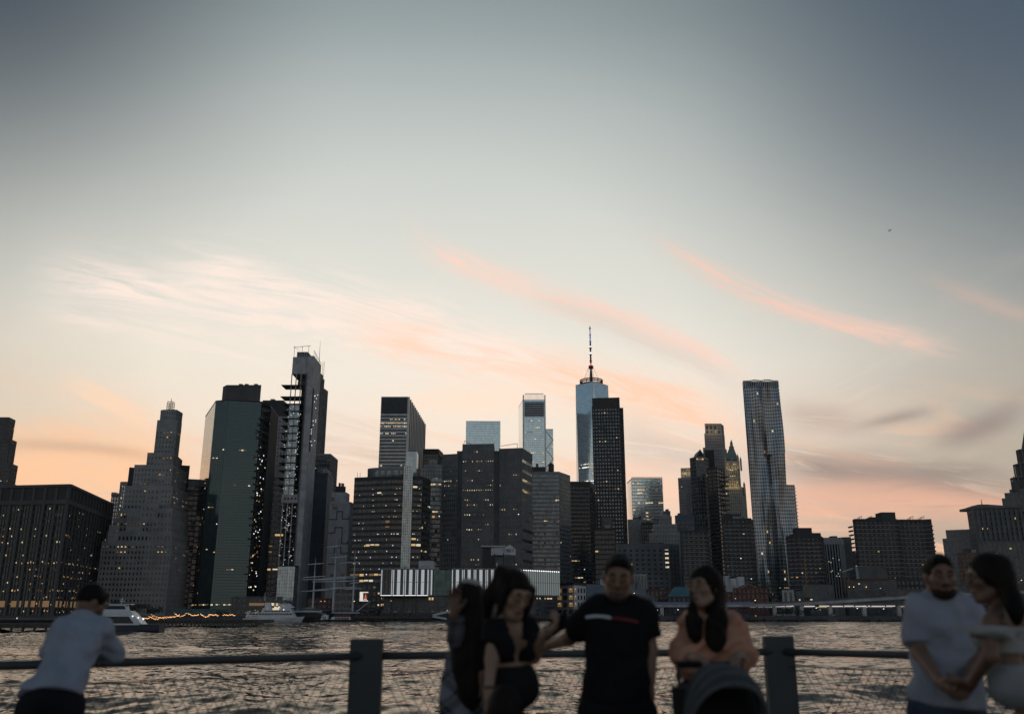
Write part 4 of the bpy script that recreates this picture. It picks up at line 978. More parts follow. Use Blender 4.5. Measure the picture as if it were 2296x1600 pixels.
b,f,z=slab('apartment_slab','shorter brown apartment slab with two blue roof lamps, behind the peach-shirted woman',[(1527,705),(1582,705),(1588,715)],1190,22,.05,side=(False,False)); b.done()
b,f,z=tower('office_building','dark blue flat-roofed block just above the shorter brown apartment slab',[(1513,840),(1556,840)],1156,ST_(wall=BLUEW,glass=GL_BLK,fl=4,bay=4,pw=1,sh=2,lit=.03,crown=5),cat='building',depth=18); b.done()
b,f,z=slab('apartment_slab','two-stepped brown apartment slab right of the rippled steel tower',[(1762,700),(1786,694),(1838,694),(1846,712)],1203,24,.10,side=(False,False))
f2=[plan(1786,697,zof(1193,697)),plan(1840,697,zof(1193,697))]; b.g('upper_wall',BRICK_D).box(f2[0].x,f2[1].x,697,715,z,zof(1194,697))
zz=zof(1194,697); c0=plan(1784,705,zz); c1=plan(1820,705,zz); b.box('roof_house',DARK,((c0.x+c1.x)/2,708,zz+2),(c1.x-c0.x,8,5)); b.done()
b=Bld('striped_building','pale building with tall dark vertical window strips and blank grey side block','building')
f,z=foot_px([(1845,790),(1882,790),(1890,800)],1206,24)
b.vol(f,LAND,z,ST_(fl=80,bay=2.35,pw=1.1,sh=0,pd=.5,wall=STONE,glass=GL_BLK,lit=0,crown=5,base=6),nf=2)
f2,z2=foot_px([(1886,812),(1908,812)],1205,22); b.vol(f2,LAND,z2,ST_(fl=20,bay=40,pw=0,sh=0,wall=CONC_D,glass=CONC_D,lit=0,crown=1),nf=1)
lm=b.g('lit_window',LITS,'stuff')
for i in range(10): q=zof(1250+random.random()*45,790); s0=random.uniform(1,13); lm.fquad(f[0],f[1],s0,s0+.6,q,q+.6,.55,1)
b.units(f,z,2); b.done()
b,f,z=tower('office_building','thin lit building sliver between striped building and the big apartment slab',[(1906,860),(1924,860)],1239,ST_(wall=CONC_D,glass=GL_DK,fl=3.2,bay=1.6,pw=.5,sh=1.0,lit=.35,mix=(1,4,4,0,1)),units=0,cat='building'); b.done()
b,f,z=slab('apartment_slab','big wide dark apartment slab with jagged balconies and tilted roof frames',[(1912,690),(1916,684),(2008,684),(2012,688),(2072,688),(2088,684)],1166,30,.045,side=(True,True),units=0)
c0=plan(1977,695,z); c1=plan(2008,695,z); zz=zof(1148,695); b.box('roof_house',BRICK_D,((c0.x+c1.x)/2,700,(z+zz)/2),(c1.x-c0.x,12,zz-z)); b.box('roof_house',BRICK_D,(c0.x-4,700,z+1.5),(8,10,3))
tf=b.g('roof_frame',DARK)
for pxx in (1921,1943,2036,2061):
    c=plan(pxx,690,z)
    for dy in (0,5):
        tf.tube((c.x,690+dy,z),(c.x+4.4,690+dy,z+3.4),.14,n=4); tf.tube((c.x+4.4,690+dy,z+3.4),(c.x+3.2,690+dy,z),.12,n=4)
    for i in range(4): tf.tube((c.x+1.1*i+.5,690,z+.85*i+.4),(c.x+1.1*i+.5,695,z+.85*i+.4),.1,n=4)
tf.tube((f[0].x,689,z+1.1),(f[5].x,689,z+1.1),.07,n=4)
b.done()
# --- far right: stone buildings and the colonnaded palace
b=Bld('stone_building','mid-height grey stone building with arcaded top left of the colonnaded palace','building')
so2=ST_(fl=4.2,bay=3.2,pw=1.6,sh=1.9,wall=STONE,glass=GL_DK,lit=.03,crown=2)
f,z=foot_px([(2113,900),(2180,900)],1208,24); b.vol(f,LAND,z,so2,nf=1); f2,z2=foot_px([(2120,904),(2180,904)],1189,18); b.vol(f2,z,z2,dict(so2,fl=6,bay=2.6),nf=1); b.done()
b,f,z=tower('brick_building','reddish brick building in front of the grey stone building',[(2146,800),(2190,800)],1240,ST_(wall=TERRA,glass=GL_DK,fl=3.6,bay=3,pw=1.6,sh=1.8,lit=.03,crown=2),cat='building',depth=16); b.done()
STONE_P=mat('vignette_dimmed_stone',(.17,.172,.175),.85,var=.18,vs=.12); STONE_K=STONE; STONE=STONE_P  # palace stone: lens vignette at the frame edge put into its colour
b=Bld('colonnaded_palace','huge grey colonnaded civic building with tiered central tower at the right edge','building')
f,z=foot_px([(2168,880),(2182,860),(2420,850)],1142,50)
b.vol(f,LAND,z,ST_(fl=4.6,bay=4.4,pw=2.2,sh=1.9,wall=STONE,glass=GL_DK,lit=.05,crown=5),nf=2)
b.g('cornice',STONE).prism([Vector((f[0].x-2.5,f[0].y-1)),Vector((f[1].x-1,f[1].y-3)),Vector((f[2].x,f[2].y-3)),Vector((f[2].x,f[2].y+40)),Vector((f[0].x-2.5,f[2].y+40))],z-1.2,z+1.2)
A,B=f[1],f[2]; t=(B-A).normalized(); n=Vector((t.y,-t.x))
for i in range(14):
    c=A+t*(2.2+i*4.4)+n*1.6
    o=MB(); o.tube((c.x,c.y,zof(1212,860)),(c.x,c.y,z-2),1.0,.85,n=10); o.build('column',STONE,b.root)
zr=zof(1130,866); c0=plan(2204,866,zr)
b.g('hip_roof',STONE_D).prism([Vector((f[0].x,f[0].y)),Vector((f[1].x,f[1].y)),plan(2262,858,z),Vector((plan(2262,858,z).x,895)),Vector((f[0].x,895))],z+1.2,zr,foot2=[c0+Vector((-4,4)),c0+Vector((-3,0)),c0+Vector((4,0)),c0+Vector((4,14)),c0+Vector((-4,14))])
b.g('finial',STONE_D).tube((c0.x,868,zr-1),(c0.x,868,zr+5),.5,.2,n=6)
for (x0,yt,yb,dd,dep) in ((2246,1118,1142,6,34),(2252,1106,1120,10,28),(2263,1098,1108,14,22)):
    g_,zz=foot_px([(x0,856+dd),(2460-(x0-2246)*2,856+dd)],yt,dep); b.vol(g_,zof(yb,856)-2,zz,ST_(fl=6,bay=4,pw=1.8,sh=1.5,wall=STONE,glass=GL_DK,lit=.05,crown=1.6),nf=1)
for (x0,x1,yt,yb) in ((2286,2350,1068,1100),(2290,2346,1038,1066),(2294,2342,1006,1036)):
    zz=zof(yt,872); a=plan(x0,872,zz); c=plan(x1,872,zz); m=(a+c)/2; R=(c.x-a.x)/2
    for i in range(12):
        an=2*math.pi*i/12; o=MB(); o.tube((m.x+R*.94*math.cos(an),872+R+R*.94*math.sin(an),zof(yb,872)),(m.x+R*.94*math.cos(an),872+R+R*.94*math.sin(an),zz),.7,n=8); o.build('column',STONE,b.root)
    b.one('drum',STONE_D).tube((m.x,872+R,zof(yb,872)-3),(m.x,872+R,zz+1.0),R*.78,n=20); b.one('drum_cornice',STONE).tube((m.x,872+R,zz),(m.x,872+R,zz+1.0),R*1.0,n=20)
b.g('spire',STONE_D).tube((m.x,872+R,zof(1008,872)),(m.x,872+R,zof(960,872)),R*.6,.4,n=12)
zz=zof(1084,862)
for pxx in (2275,2362):
    c=plan(pxx,866,zz); o=MB(); o.tube((c.x,866,zof(1100,862)),(c.x,866,zof(1084,862)),2.6,n=10); o.tube((c.x,866,zof(1084,862)),(c.x,866,zof(1066,862)),2.6,.2,n=10); o.build('corner_turret',STONE_D,b.root)
b.done()
STONE=STONE_K
# ================================================================== waterfront
# --- pavilion on the pier: two lit boxes joined by a dark glass bar
PANEL=emat('glowing_channel_glass',(.86,.92,.98),.40); STRIP=emat('led_strip',(.95,.93,1.0),1.7)
FROST=emat('backlit_channel_glass',(.80,.92,.92),.17)
b=Bld('pier_pavilion','long low pier building with glowing vertical glass strips on its upper floor','building')
Yp=Y0+8
zt=zof(1274,Yp); zm=zof(1335,Yp); zg=LAND+.4
a0=plan(855,Yp,zt); a1=plan(962,Yp,zt); a2=plan(972,Yp+9,zt); g0=plan(972,Yp+9,zt); g1=plan(1012,Yp+9,zt); c0=plan(1013,Yp,zt); c1=plan(1170,Yp,zt); c2=plan(1253,Yp+22,zt); 
zt2=zt
b.root=thing(*b.a[:3],((a0.x+c1.x)/2,Yp+20,zg))
b.g('upper_wall',CONC_D).prism([a0,a1,a2,Vector((a2.x,Yp+50)),Vector((a0.x,Yp+50))],zm,zt)
b.g('upper_wall',CONC_D).prism([c0,c1,c2,Vector((c2.x-2,Yp+60)),Vector((c0.x,Yp+50))],zm,zt)
b.g('glass_bar',glass('teal_glass',(.05,.11,.11),.35,.12)).box(a2.x,c0.x,Yp+10,Yp+40,zm+.3,zt-.4)
mg=b.g('mullion',DARK,'stuff'); A,B=Vector((a2.x,Yp+10)),Vector((c0.x,Yp+10))
for i in range(9): mg.fbox(A,B,i*(B-A).length/8-.05,i*(B-A).length/8+.05,zm,zt-.4,0,.12)
for i in range(5): q=zm+i*(zt-zm)/5; mg.fbox(A,B,0,(B-A).length,q-.05,q+.05,0,.12)
def litface(A,B,mods,full=False):
    L=(B-A).length; t=(B-A).normalized(); n=Vector((t.y,-t.x)); rz=math.atan2(t.y,t.x); mw=L/mods; zmid=(zm+zt)/2
    for i in range(mods):
        for (s,w,lit) in (((.06,.10,1),(.24,.16,0),(.50,.26,1),(.76,.16,0),(.94,.10,1)) if not full else ((.5,.92,0),)):
            c=A+t*((i+s)*mw)+n*.55
            gl_=lit and random.random()<.97
            block('lit_panel' if gl_ else ('dark_pane' if not full else 'glass_channel'),PANEL if gl_ else (GL_DK if not full else FROST),b.root,(c.x,c.y,(zm+zt)/2),(w*mw,.3 if gl_ else .16,zt-zm-1.3),rz)
        if not full:
            c=A+t*((i+.5)*mw)+n*.8; block('light_strip',STRIP,b.root,(c.x,c.y,zm+.25),(mw*.94,.25,.22),rz)
        else:
            c=A+t*((i+.5)*mw)+n*.75; block('light_strip',STRIP,b.root,(c.x,c.y,zt-.9),(mw*.5,.2,.5),rz)
        c=A+t*(i*mw)+n*.95
        if not full: block('post',DARK,b.root,(c.x,c.y,(zg+zt)/2+.6),(.42,.42,zt-zg+1.2),rz)
        else: block('mullion',DARK,b.root,(c.x,c.y,(zm+zt)/2),(.14,.3,zt-zm),rz)
    c=A+t*(L/2)+n*.5; block('cornice',METAL,b.root,(c.x,c.y,zt-.25),(L+.6,1.0,.8),rz); block('soffit',METAL,b.root,(c.x,c.y,zm-.12),(L+.4,1.1,.3),rz); block('transom',METAL,b.root,((A+t*(L/2)+n*.72).x,(A+t*(L/2)+n*.72).y,zmid),(L,.12,.2),rz)
litface(a0,a1,4); litface(c0,c1,6); litface(c1,c2,17,True)
block('lit_panel',PANEL,b.root,((a1.x+a2.x)/2+.4,Yp+4,(zm+zt)/2),(.3,6,zt-zm-1.3),0)
# ground floor
b.g('lower_wall',CONC_D).box(a0.x+1.5,c1.x+8,Yp+5,Yp+42,zg,zm-.2)
for i in range(13):
    x=a0.x+3+i*(c1.x-a0.x)/13; block('shopfront',GL_BLK if i%3 else GL_DK,b.root,(x+1.2,Yp+4.9,zg+2.6),(2.6,.25,3.2)); block('wall_panel',CONC_D,b.root,(x+1.2,Yp+4.8,zg+6.4),(3.4,.3,3.2))
for i in range(17):
    t=i/17; c=c1.lerp(c2,t); block('post',DARK,b.root,(c.x,c.y,(zg+zm)/2),(.3,.3,zm-zg))
wr=b.g('warm_room',[WARM,ORANGE,PALEL],'stuff')
for i in range(8): x=plan(1000,Yp,zg).x+i*1.1; wr.box(x,x+.7,Yp+4.5,Yp+4.7,zg+1+random.random(),zg+2.6+random.random(),i%3)
for i in range(14): t=random.random()*.8; c=c1.lerp(c2,t); wr.box(c.x,c.x+random.uniform(.4,1.1),c.y-.4,c.y-.2,zm-1.6,zm-.9,random.choice((0,0,2)))
for pxx in (963.5,970): c=plan(pxx,Yp-.5,zm); wr.box(c.x-.5,c.x+.5,Yp-.6,Yp-.3,zm-2.3,zm-.9,0)
# rooftop pieces
zrr=zof(1256,Yp+16); x0,x1,x2=plan(939,Yp+14,zrr).x,plan(962,Yp+14,zrr).x,plan(972,Yp+14,zrr).x
b.g('roof_hut',WHITE).prism([Vector((x0,Yp+14)),Vector((x1,Yp+12)),Vector((x2,Yp+16)),Vector((x2,Yp+26)),Vector((x0,Yp+26))],zt,zrr); b.g('hut_roof',DARK).prism([Vector((x0-.6,Yp+13)),Vector((x1,Yp+11)),Vector((x2+.6,Yp+15.5)),Vector((x2+.6,Yp+27)),Vector((x0-.6,Yp+27))],zrr,zrr+.3)
rl=b.g('roof_rail',DARK,'stuff')
for A,B in ((a0,a1),(c0,c1),(c1,c2)):
    L=(B-A).length
    for i in range(int(L/3)+1): rl.fbox(A,B,i*3,i*3+.1,zt,zt+1.5,-.3,-.2)
    rl.fbox(A,B,0,L,zt+1.4,zt+1.52,-.3,-.2); rl.fbox(A,B,0,L,zt+.75,zt+.82,-.3,-.2)
tr=b.g('roof_planting',mat('dark_foliage',(.035,.05,.03),.9,var=.4,vs=1.2),'stuff')
for i in range(260):
    x=random.uniform(c0.x+12,c1.x-2); y=Yp+random.uniform(2,5); q=zt+random.uniform(.1,1.3); s=.3
    tr.add([(x,y,q),(x+s,y+.1,q+.1),(x+.1,y+.15,q+s)],[(0,1,2)])
zd=zof(1222,Yp+18); ze=zof(1240,Yp+18)
Yq=Yp+18; d0=plan(1079,Yq,zd).x; d1=plan(1131,Yq,zd).x; d2=plan(1156,Yq,zd).x
st=b.g('stage_canopy',WHITE)
st.prism([Vector((d0+6,Yq)),Vector((d1,Yq-1)),Vector((d1,Yq+14)),Vector((d0+6,Yq+14))],ze-1,zd-1.2); st.prism([Vector((d0,Yq-2)),Vector((d1+.5,Yq-2)),Vector((d1+.5,Yq+15)),Vector((d0,Yq+15))],zd-1.0,zd-.3)
sp_=b.g('sign_panel',WHITE)      # gabled end board facing the river
gx0,gx1=d1+.2,d2; gy0,gy1=Yq-3.0,Yq-1.0
A=Vector((gx0,gy0)); B=Vector((gx1,gy1)); m=(A+B)/2
zt_=zof(1221,Yq); zs0=zof(1227,Yq); zb0=zof(1243,Yq)
for o_ in (0,):
    pts=[(A.x,A.y,zb0),(B.x,B.y,zb0-.3),(B.x,B.y,zs0-1),(m.x,m.y,zt_),(A.x,A.y,zs0)]
    sp_.add(pts+[(p[0],p[1]+.3,p[2]) for p in pts],[(0,1,2,3,4),(9,8,7,6,5)]+[(i,(i+1)%5,5+(i+1)%5,5+i) for i in range(5)][::1])
b.one('stage_shed',DARK).box(d0+1,d0+8,Yq,Yq+12,zt,zd-1.2); b.g('stage_box',CONC_D).box(d1-6,d1+5,Yq+1,Yq+12,zt,ze-2)
b.g('stage_screen',WHITE).box(d0+9,d1-4,Yq-1,Yq,zt+.4,zt+4.2)
for x in (d0+.5,d0+8,d1-.5,d2-1): b.one('stage_post',DARK).tube((x,Yq-1,zt),(x,Yq-1,ze),.22,n=5)
b.done()
txt=bpy.data.curves.new('lettering','FONT'); txt.body='PIER 17'; txt.size=2.5; txt.extrude=.05; txt.align_x='CENTER'; txt.align_y='CENTER'; txt.materials.append(DARK)
_t=bpy.data.objects.new('sign_text',txt); COL.objects.link(_t); bpy.context.view_layer.update(); _me=bpy.data.meshes.new_from_object(_t.evaluated_get(bpy.context.evaluated_depsgraph_get())); bpy.data.objects.remove(_t)
to=bpy.data.objects.new('lettering',_me); COL.objects.link(to); to.parent=b.root
dl=(B-A); off=wloc(b.root); to.location=(m.x-off.x,m.y-.14-off.y,(zb0+zs0)/2-off.z+.1); to.rotation_euler=(math.pi/2,0,math.atan2(dl.y,dl.x)); to.scale=(.62,1,1)
# --- the pier deck with piles
pr=thing('pier','long timber pier deck on dark piles in front of the glowing pavilion','pier',(0,Y0-2,0))
WOOD=mat('weathered_timber',(.085,.075,.065),.9,var=.3,vs=1.0)
x0=plan(790,Y0-14,0).x; x1=plan(1330,Y0-14,0).x
mb=MB(); mb.box(x0,x1,Y0-14,Y0+60,LAND-.6,LAND+.15); mb.box(x0,x1,Y0-14.3,Y0-13.9,LAND-1.4,LAND-.62); mb.build('deck',WOOD,pr)
for i in range(44):
    x=x0+.5+i*(x1-x0-1)/43; block('pile',WOOD,pr,(x,Y0-13.4,0.6),(.45,.45,4.4))
for i in range(22): x=x0+.5+i*(x1-x0-1)/43*2; block('cross_beam',WOOD,pr,(x+1.6,Y0-13.6,.9),((x1-x0)/22-.8,.25,.4))
mb=MB()
for i in range(90): x=x0+i*(x1-x0)/89; mb.box(x-.05,x+.05,Y0-13.8,Y0-13.7,LAND+.15,LAND+1.3)
for q in (.6,1.2): mb.box(x0,x1,Y0-13.82,Y0-13.68,LAND+q,LAND+q+.08)
mb.build('handrail',DARK,pr)
mb=MB(); 
gx=plan(1002,Y0-16,0).x; gz0=zof(1381,Y0-16)
gw_=thing('gangway','pale covered gangway sloping in front of the pier deck','gangway',(gx,Y0-17,0))
p=lambda U_,y: (at(U_,y,Y0-17))
def slantbox(mb,a,c,w,h):
    a=Vector(a); c=Vector(c); mb.hexa([(a.x,a.y,a.z),(c.x,c.y,c.z),(c.x,c.y+w,c.z),(a.x,a.y+w,a.z),(a.x,a.y,a.z+h),(c.x,c.y,c.z+h),(c.x,c.y+w,c.z+h),(a.x,a.y+w,a.z+h)])
o=MB(); slantbox(o,p(969,1381),p(1008,1372),2.5,1.1); o.build('upper_canopy',WHITE,gw_); o=MB(); slantbox(o,p(969,1383),p(1001,1389),2.5,1.1); o.build('lower_canopy',WHITE,gw_)
o=MB(); c=p(985,1392); o.box(c.x-9,c.x+9,Y0-18,Y0-14.5,-.6,.7); o.build('float',DARK,gw_)

# --- boats
def hull(mb,L,B_,H_,sheer=.35,n=14,bow=1.6,mi=0,z0=-.3,stern=.85,flare=1.0):
    rows=[]
    for i in range(n+1):
        t=i/n; x=-L/2+L*t
        w=B_/2*(stern+(1-stern)*min(1,t*4))*(1-max(0,(t-.55)/.45)**2.2)
        h=H_+sheer*H_*max(0,(t-.4)/.6)**2
        xo=bow*max(0,(t-.6)/.4)**2
        rows.append([(x,-w*.72*flare,z0),(x+xo*.5,-w*.95,z0+h*.5),(x+xo,-w,h),(x+xo,w,h),(x+xo*.5,w*.95,z0+h*.5),(x,w*.72*flare,z0)])
    vs=[p for r in rows for p in r]; fs=[]
    for i in range(n):
        for j in range(5): a=i*6+j; fs.append((a,a+6,a+7,a+1))
        fs.append((i*6+5,i*6+11,i*6+6,i*6))
    fs.append((0,1,2,3,4,5)); k=n*6; fs.append((k+5,k+4,k+3,k+2,k+1,k))
    mb.add(vs,fs,mi)
def place(mb,loc,rz):
    c,s=math.cos(rz),math.sin(rz)
    mb.v=[(loc[0]+x*c-y*s,loc[1]+x*s+y*c,loc[2]+z) for x,y,z in mb.v]; return mb
class Boat:
    def __init__(s,name,label,cat,loc,rz):
        s.root=thing(name,label,cat,loc); s.loc=loc; s.rz=rz; s.mb={}
    def m(s,part,mt,new=False):
        k=part+mt.name+(str(len(s.mb)) if new else '')
        if k not in s.mb: s.mb[k]=(part,mt,MB())
        return s.mb[k][2]
    def win(s,n,x0,x1,y,z0,z1,mt,gap=.25):
        w=(x1-x0)/n
        for i in range(n): s.m('window',mt,True).box(x0+i*w+w*gap/2,x0+(i+1)*w-w*gap/2,y-.03,y+.03,z0,z1)
    def done(s):
        for part,mt,mb in s.mb.values(): place(mb,s.loc,s.rz).build(part,mt,s.root)
BWHITE=mat('white_gelcoat',(.70,.72,.74),.35,var=.08); NAVY=mat('navy_hull',(.02,.03,.055),.35,var=.15); HULLB=mat('black_hull',(.015,.016,.018),.5,var=.2)
CANVAS=mat('canvas',(.30,.30,.29),.9,var=.12,vs=.5)
# modern low passenger boat on the left, half hidden by the leaning man
Yb_=shoreY(1419); c=at(250,1419,Yb_)
B1=Boat('passenger_boat','low streamlined white passenger boat with dark blue hull beside the leaning man','boat',(c.x,Yb_,0),math.radians(184))
s=Yb_/2000.0
L_=210*s
hull(B1.m('hull',NAVY),L_,L_*.22,1.75,.12,bow=1.2,stern=.95)
mb=B1.m('superstructure',BWHITE)
def cabin(mb,x0,x1,hw,z0,z1,rake0,rake1,inw=.85):
    mb.hexa([(x0,-hw,z0),(x1,-hw,z0),(x1,hw,z0),(x0,hw,z0),(x0+rake0,-hw*inw,z1),(x1-rake1,-hw*inw,z1),(x1-rake1,hw*inw,z1),(x0+rake0,hw*inw,z1)])
cabin(mb,-L_*.33,L_*.40,L_*.095,1.7,4.3,L_*.12,L_*.10); cabin(mb,-L_*.21,L_*.28,L_*.08,4.3,4.7,L_*.03,L_*.06)
cabin(B1.m('wheelhouse',BWHITE),-L_*.14,L_*.10,L_*.06,4.7,6.0,L_*.02,L_*.07); cabin(B1.m('wheelhouse_glass',GL_BLK),-L_*.133,L_*.08,L_*.062,5.05,5.75,L_*.02,L_*.04)
cabin(B1.m('wheelhouse_roof',BWHITE),-L_*.18,L_*.05,L_*.062,6.0,6.15,.1,.3)
for sg in (-1,1): cabin(B1.m('window',GL_BLK,True),-L_*.24,L_*.30,L_*.0962,2.1,3.5,L_*.06,L_*.05,.93)
o=B1.m('mast',BWHITE); o.tube((-L_*.06,0,6.1),(-L_*.07,0,7.5),.09,n=6); o.box(-L_*.07-.4,-L_*.07+.4,-.5,.5,6.6,6.75); o.box(-.3-L_*.065,.3-L_*.065,-.7,.7,7.0,7.1)
o=B1.m('deck_light',COOL); o.ball((-L_*.27,L_*.06,3.3),.16); o.ball((-L_*.31,L_*.03,3.0),.2); o.ball((-L_*.22,L_*.09,3.6),.14)
o=B1.m('navigation_light',emat('green_lamp',(.2,1,.7),1.6)); o.ball((L_*.30,L_*.10,4.4),.09)
o=B1.m('stern_deck',DARK); o.box(-L_*.495,-L_*.30,-L_*.10,L_*.10,1.76,1.9); 
for i in range(5): o.tube((-L_*.48+i*.5,L_*.1,1.9),(-L_*.48+i*.5,L_*.1,2.8),.03,n=4)
B1.done()
# big white excursion ferry
Yf=Y0-22; s=Yf/2000.0; c=at(611,1396,Yf); L_=122*s
B2=Boat('ferry','white excursion ferry with funnel, lit cabins and two window rows at the far quay','boat',(c.x,Yf,0),0)
hull(B2.m('hull',BWHITE),L_,7,1.9,.5,bow=1.8)
x=lambda U_: (U_-611)*s
zz=lambda y: zof(y,Yf)
cabin(B2.m('main_cabin',BWHITE),x(556),x(662),3.3,1.9,zz(1372),.5,2.2,.97); cabin(B2.m('upper_cabin',BWHITE),x(588),x(656),2.9,zz(1372),zz(1362),.6,1.8,.97)
cabin(B2.m('bridge',BWHITE),x(622),x(656),2.4,zz(1362),zz(1353),.5,2.6,.9); cabin(B2.m('bridge_roof',BWHITE),x(618),x(644),2.6,zz(1353),zz(1352),0,.5); cabin(B2.m('funnel',BWHITE),x(593),x(607),1.5,zz(1362),zz(1350),.4,.8,.8)
B2.win(14,x(563),x(655),-3.29,zz(1377.5),zz(1374),GL_BLK); B2.win(11,x(594),x(650),-2.86,zz(1371.5),zz(1368),GL_BLK); B2.win(2,x(614),x(628),-2.6,zz(1366),zz(1359),PALEL)
B2.m('lit_doorway',PALEL).box(x(612),x(626),-2.93,-2.86,zz(1366.5),zz(1362.2))
o=B2.m('mast',DARK); o.tube((x(602),0,zz(1351)),(x(598),0,zz(1341)),.16,n=6); o.tube((x(638),0,zz(1352)),(x(636),0,zz(1345)),.12,n=6)
o=B2.m('deck_lamp',WARM)
for U_,y in ((556,1373),(560,1371),(564,1370),(575,1367),(581,1369),(576,1372),(579,1372),(557,1380),(566,1380),(601,1364),(628,1363),(635,1357)): o.ball((x(U_),-3.2,zz(y)),.2,seg=6,rings=4)
B2.m('flood_lamp',COOL).ball((x(636),-2.9,zz(1366)),.28,seg=6,rings=4)
rl=B2.m('railing',WHITE)
for i in range(24): xx=x(556)+i*1.0; rl.tube((xx,-3.2,zz(1372)),(xx,-3.2,zz(1372)+1.0),.03,n=4)
rl.tube((x(556),-3.2,zz(1372)+1.0),(x(594),-3.2,zz(1372)+1.0),.035,n=4); B2.done()
# schooner under an awning
Ys=Y0-8; s=Ys/2000.0; c=at(697,1390,Ys)
B3=Boat('awning_boat','dark-hulled moored vessel under a pale tent awning behind the ferry bow','boat',(c.x,Ys,0),0)
L_=74*s; x=lambda U_: (U_-697)*s; zz=lambda y: zof(y,Ys)
hull(B3.m('hull',HULLB),L_,6,zz(1371),.2,bow=2.2); B3.m('white_stripe',BWHITE).box(x(664),x(722),-3.03,-2.95,zz(1371.5),zz(1369)); B3.m('deckhouse',CONC_D).box(x(672),x(716),-2,2,zz(1369),zz(1363.5))
o=B3.m('awning',CANVAS)
for i in range(6):
    xa=x(666)+(x(728)-x(666))*i/6; xb=x(666)+(x(728)-x(666))*(i+1)/6
    hA=zz(1362)-abs(i/6-.42)*3.2*1.4; hB=zz(1362)-abs((i+1)/6-.42)*3.2*1.4
    o.add([(xa,-3,hA-1.2),(xb,-3,hB-1.2),(xb,0,hB+.6),(xa,0,hA+.6),(xa,3,hA-1.2),(xb,3,hB-1.2)],[(0,1,2,3),(3,2,5,4)])
B3.done()
# small ferry with red roof
Y3=Y0-24; s=Y3/2000.0; c=at(752,1397,Y3); L_=82*s
B4=Boat('small_ferry','small white workboat with red awning at the end of the timber pier','boat',(c.x,Y3,0),math.pi)
x=lambda U_: -(U_-752)*s; zz=lambda y: zof(y,Y3)
hull(B4.m('hull',HULLB),L_,5,1.2,.6,bow=1.2); 
cabin(B4.m('wheelhouse',BWHITE),x(737),x(721),1.8,1.1,zz(1378),.3,.6,.85); cabin(B4.m('cabin',BWHITE),x(784),x(742),2.0,1.1,zz(1382),.2,.8,.97)
B4.m('awning',mat('red_canvas',(.20,.04,.04),.8)).box(x(783),x(750),-2.2,2.2,zz(1380),zz(1376)); B4.win(10,x(782),x(752),2.0,zz(1388),zz(1383),GL_BLK); B4.win(2,x(733),x(724),1.75,zz(1386),zz(1381),GL_BLK,.5)
for i in range(6): B4.m('post',WHITE).tube((x(783-i*6.4),2.0,zz(1382)),(x(783-i*6.4),2.0,zz(1380)),.06,n=4)
B4.m('deck_lamp',WARM).ball((x(731),1.7,zz(1377)),.16,seg=6,rings=4); B4.done()
# tall ship: three masts with bare yards
Yt=Y0+2; s=Yt/2000.0; zz=lambda y: zof(y,Yt); X=lambda U_,y: at(U_,y,Yt).x
SPAR=mat('pale_spars',(.60,.63,.66),.6,var=.1)
c=at(760,1385,Yt)
ts=thing('tall_ship','three-masted tall ship with pale masts and bare yards moored by the pier','ship',(c.x,Yt,0))
bt=MB(); hull(bt,150*s,9,zz(1372),.35,n=18,bow=5); place(bt,(c.x,Yt,0),0).build('hull',HULLB,ts)
o=MB(); o.box(X(690,1376),X(810,1376),Yt-4.8,Yt-4.7,zz(1374),zz(1372)); o.build('white_band',BWHITE,ts)
o=MB(); o.box(X(730,1370),X(742,1370),Yt-2,Yt+2,zz(1372),zz(1367)); o.box(X(770,1370),X(786,1370),Yt-2,Yt+2,zz(1372),zz(1368)); o.build('deckhouse',CONC_D,ts)
o=MB(); o.tube((X(800,1370),Yt,zz(1370)),(X(833,1346),Yt-2,zz(1346)),.35,.18,n=6); o.build('bowsprit',SPAR,ts)
for (Um,yt) in ((704,1250),(749,1205),(793,1232)):
    xb=plan(Um,Yt,20).x; o=MB(); o.tube((xb,Yt,zz(1372)),(xb,Yt,zz(1300)),.55,.45,n=8); o.tube((xb,Yt,zz(1303)),(xb,Yt,zz((1300+yt)/2)),.35,.28,n=8); o.tube((xb,Yt,zz((1302+yt)/2)),(xb,Yt,zz(yt)),.24,.08,n=6); o.build('mast',SPAR,ts)
for (ua,ub,ya,yb) in ((676,738,1325,1322),(677,729,1299,1297),(679,730,1294,1291),(690,727,1265,1262),(704,802,1300,1294),(700,790,1304,1301),(727,799,1296,1291),(702,795,1322,1316),(744,801,1318,1316),(763,802,1304,1300),(782,806,1308,1305),(740,778,1250,1247),(760,808,1262,1259),(732,764,1226,1224),(770,812,1320,1319)):
    o=MB(); a=at(ua,ya,Yt-.8); d=at(ub,yb,Yt-.8); o.tube(a,a.lerp(d,.5),.20,.34,n=6); o.tube(a.lerp(d,.5),d,.34,.20,n=6); o.build('yard',SPAR,ts)
o=MB()
for (Um,yt) in ((704,1250),(749,1205),(793,1232)):
    xb=plan(Um,Yt,20).x
    for dx in (-9,-6,-3,3,6,9): o.tube((xb,Yt,zz(yt+20)),(xb+dx,Yt-4,zz(1372)),.035,n=3)
xs=[plan(U_,Yt,20).x for U_ in (704,749,793)]
o.tube((xs[0],Yt,zz(1255)),(xs[1],Yt,zz(1300)),.035,n=3); o.tube((xs[1],Yt,zz(1210)),(xs[2],Yt,zz(1300)),.035,n=3); o.tube((xs[2],Yt,zz(1236)),(X(833,1346),Yt-2,zz(1346)),.035,n=3); o.build('rigging',DARK,ts,'stuff')
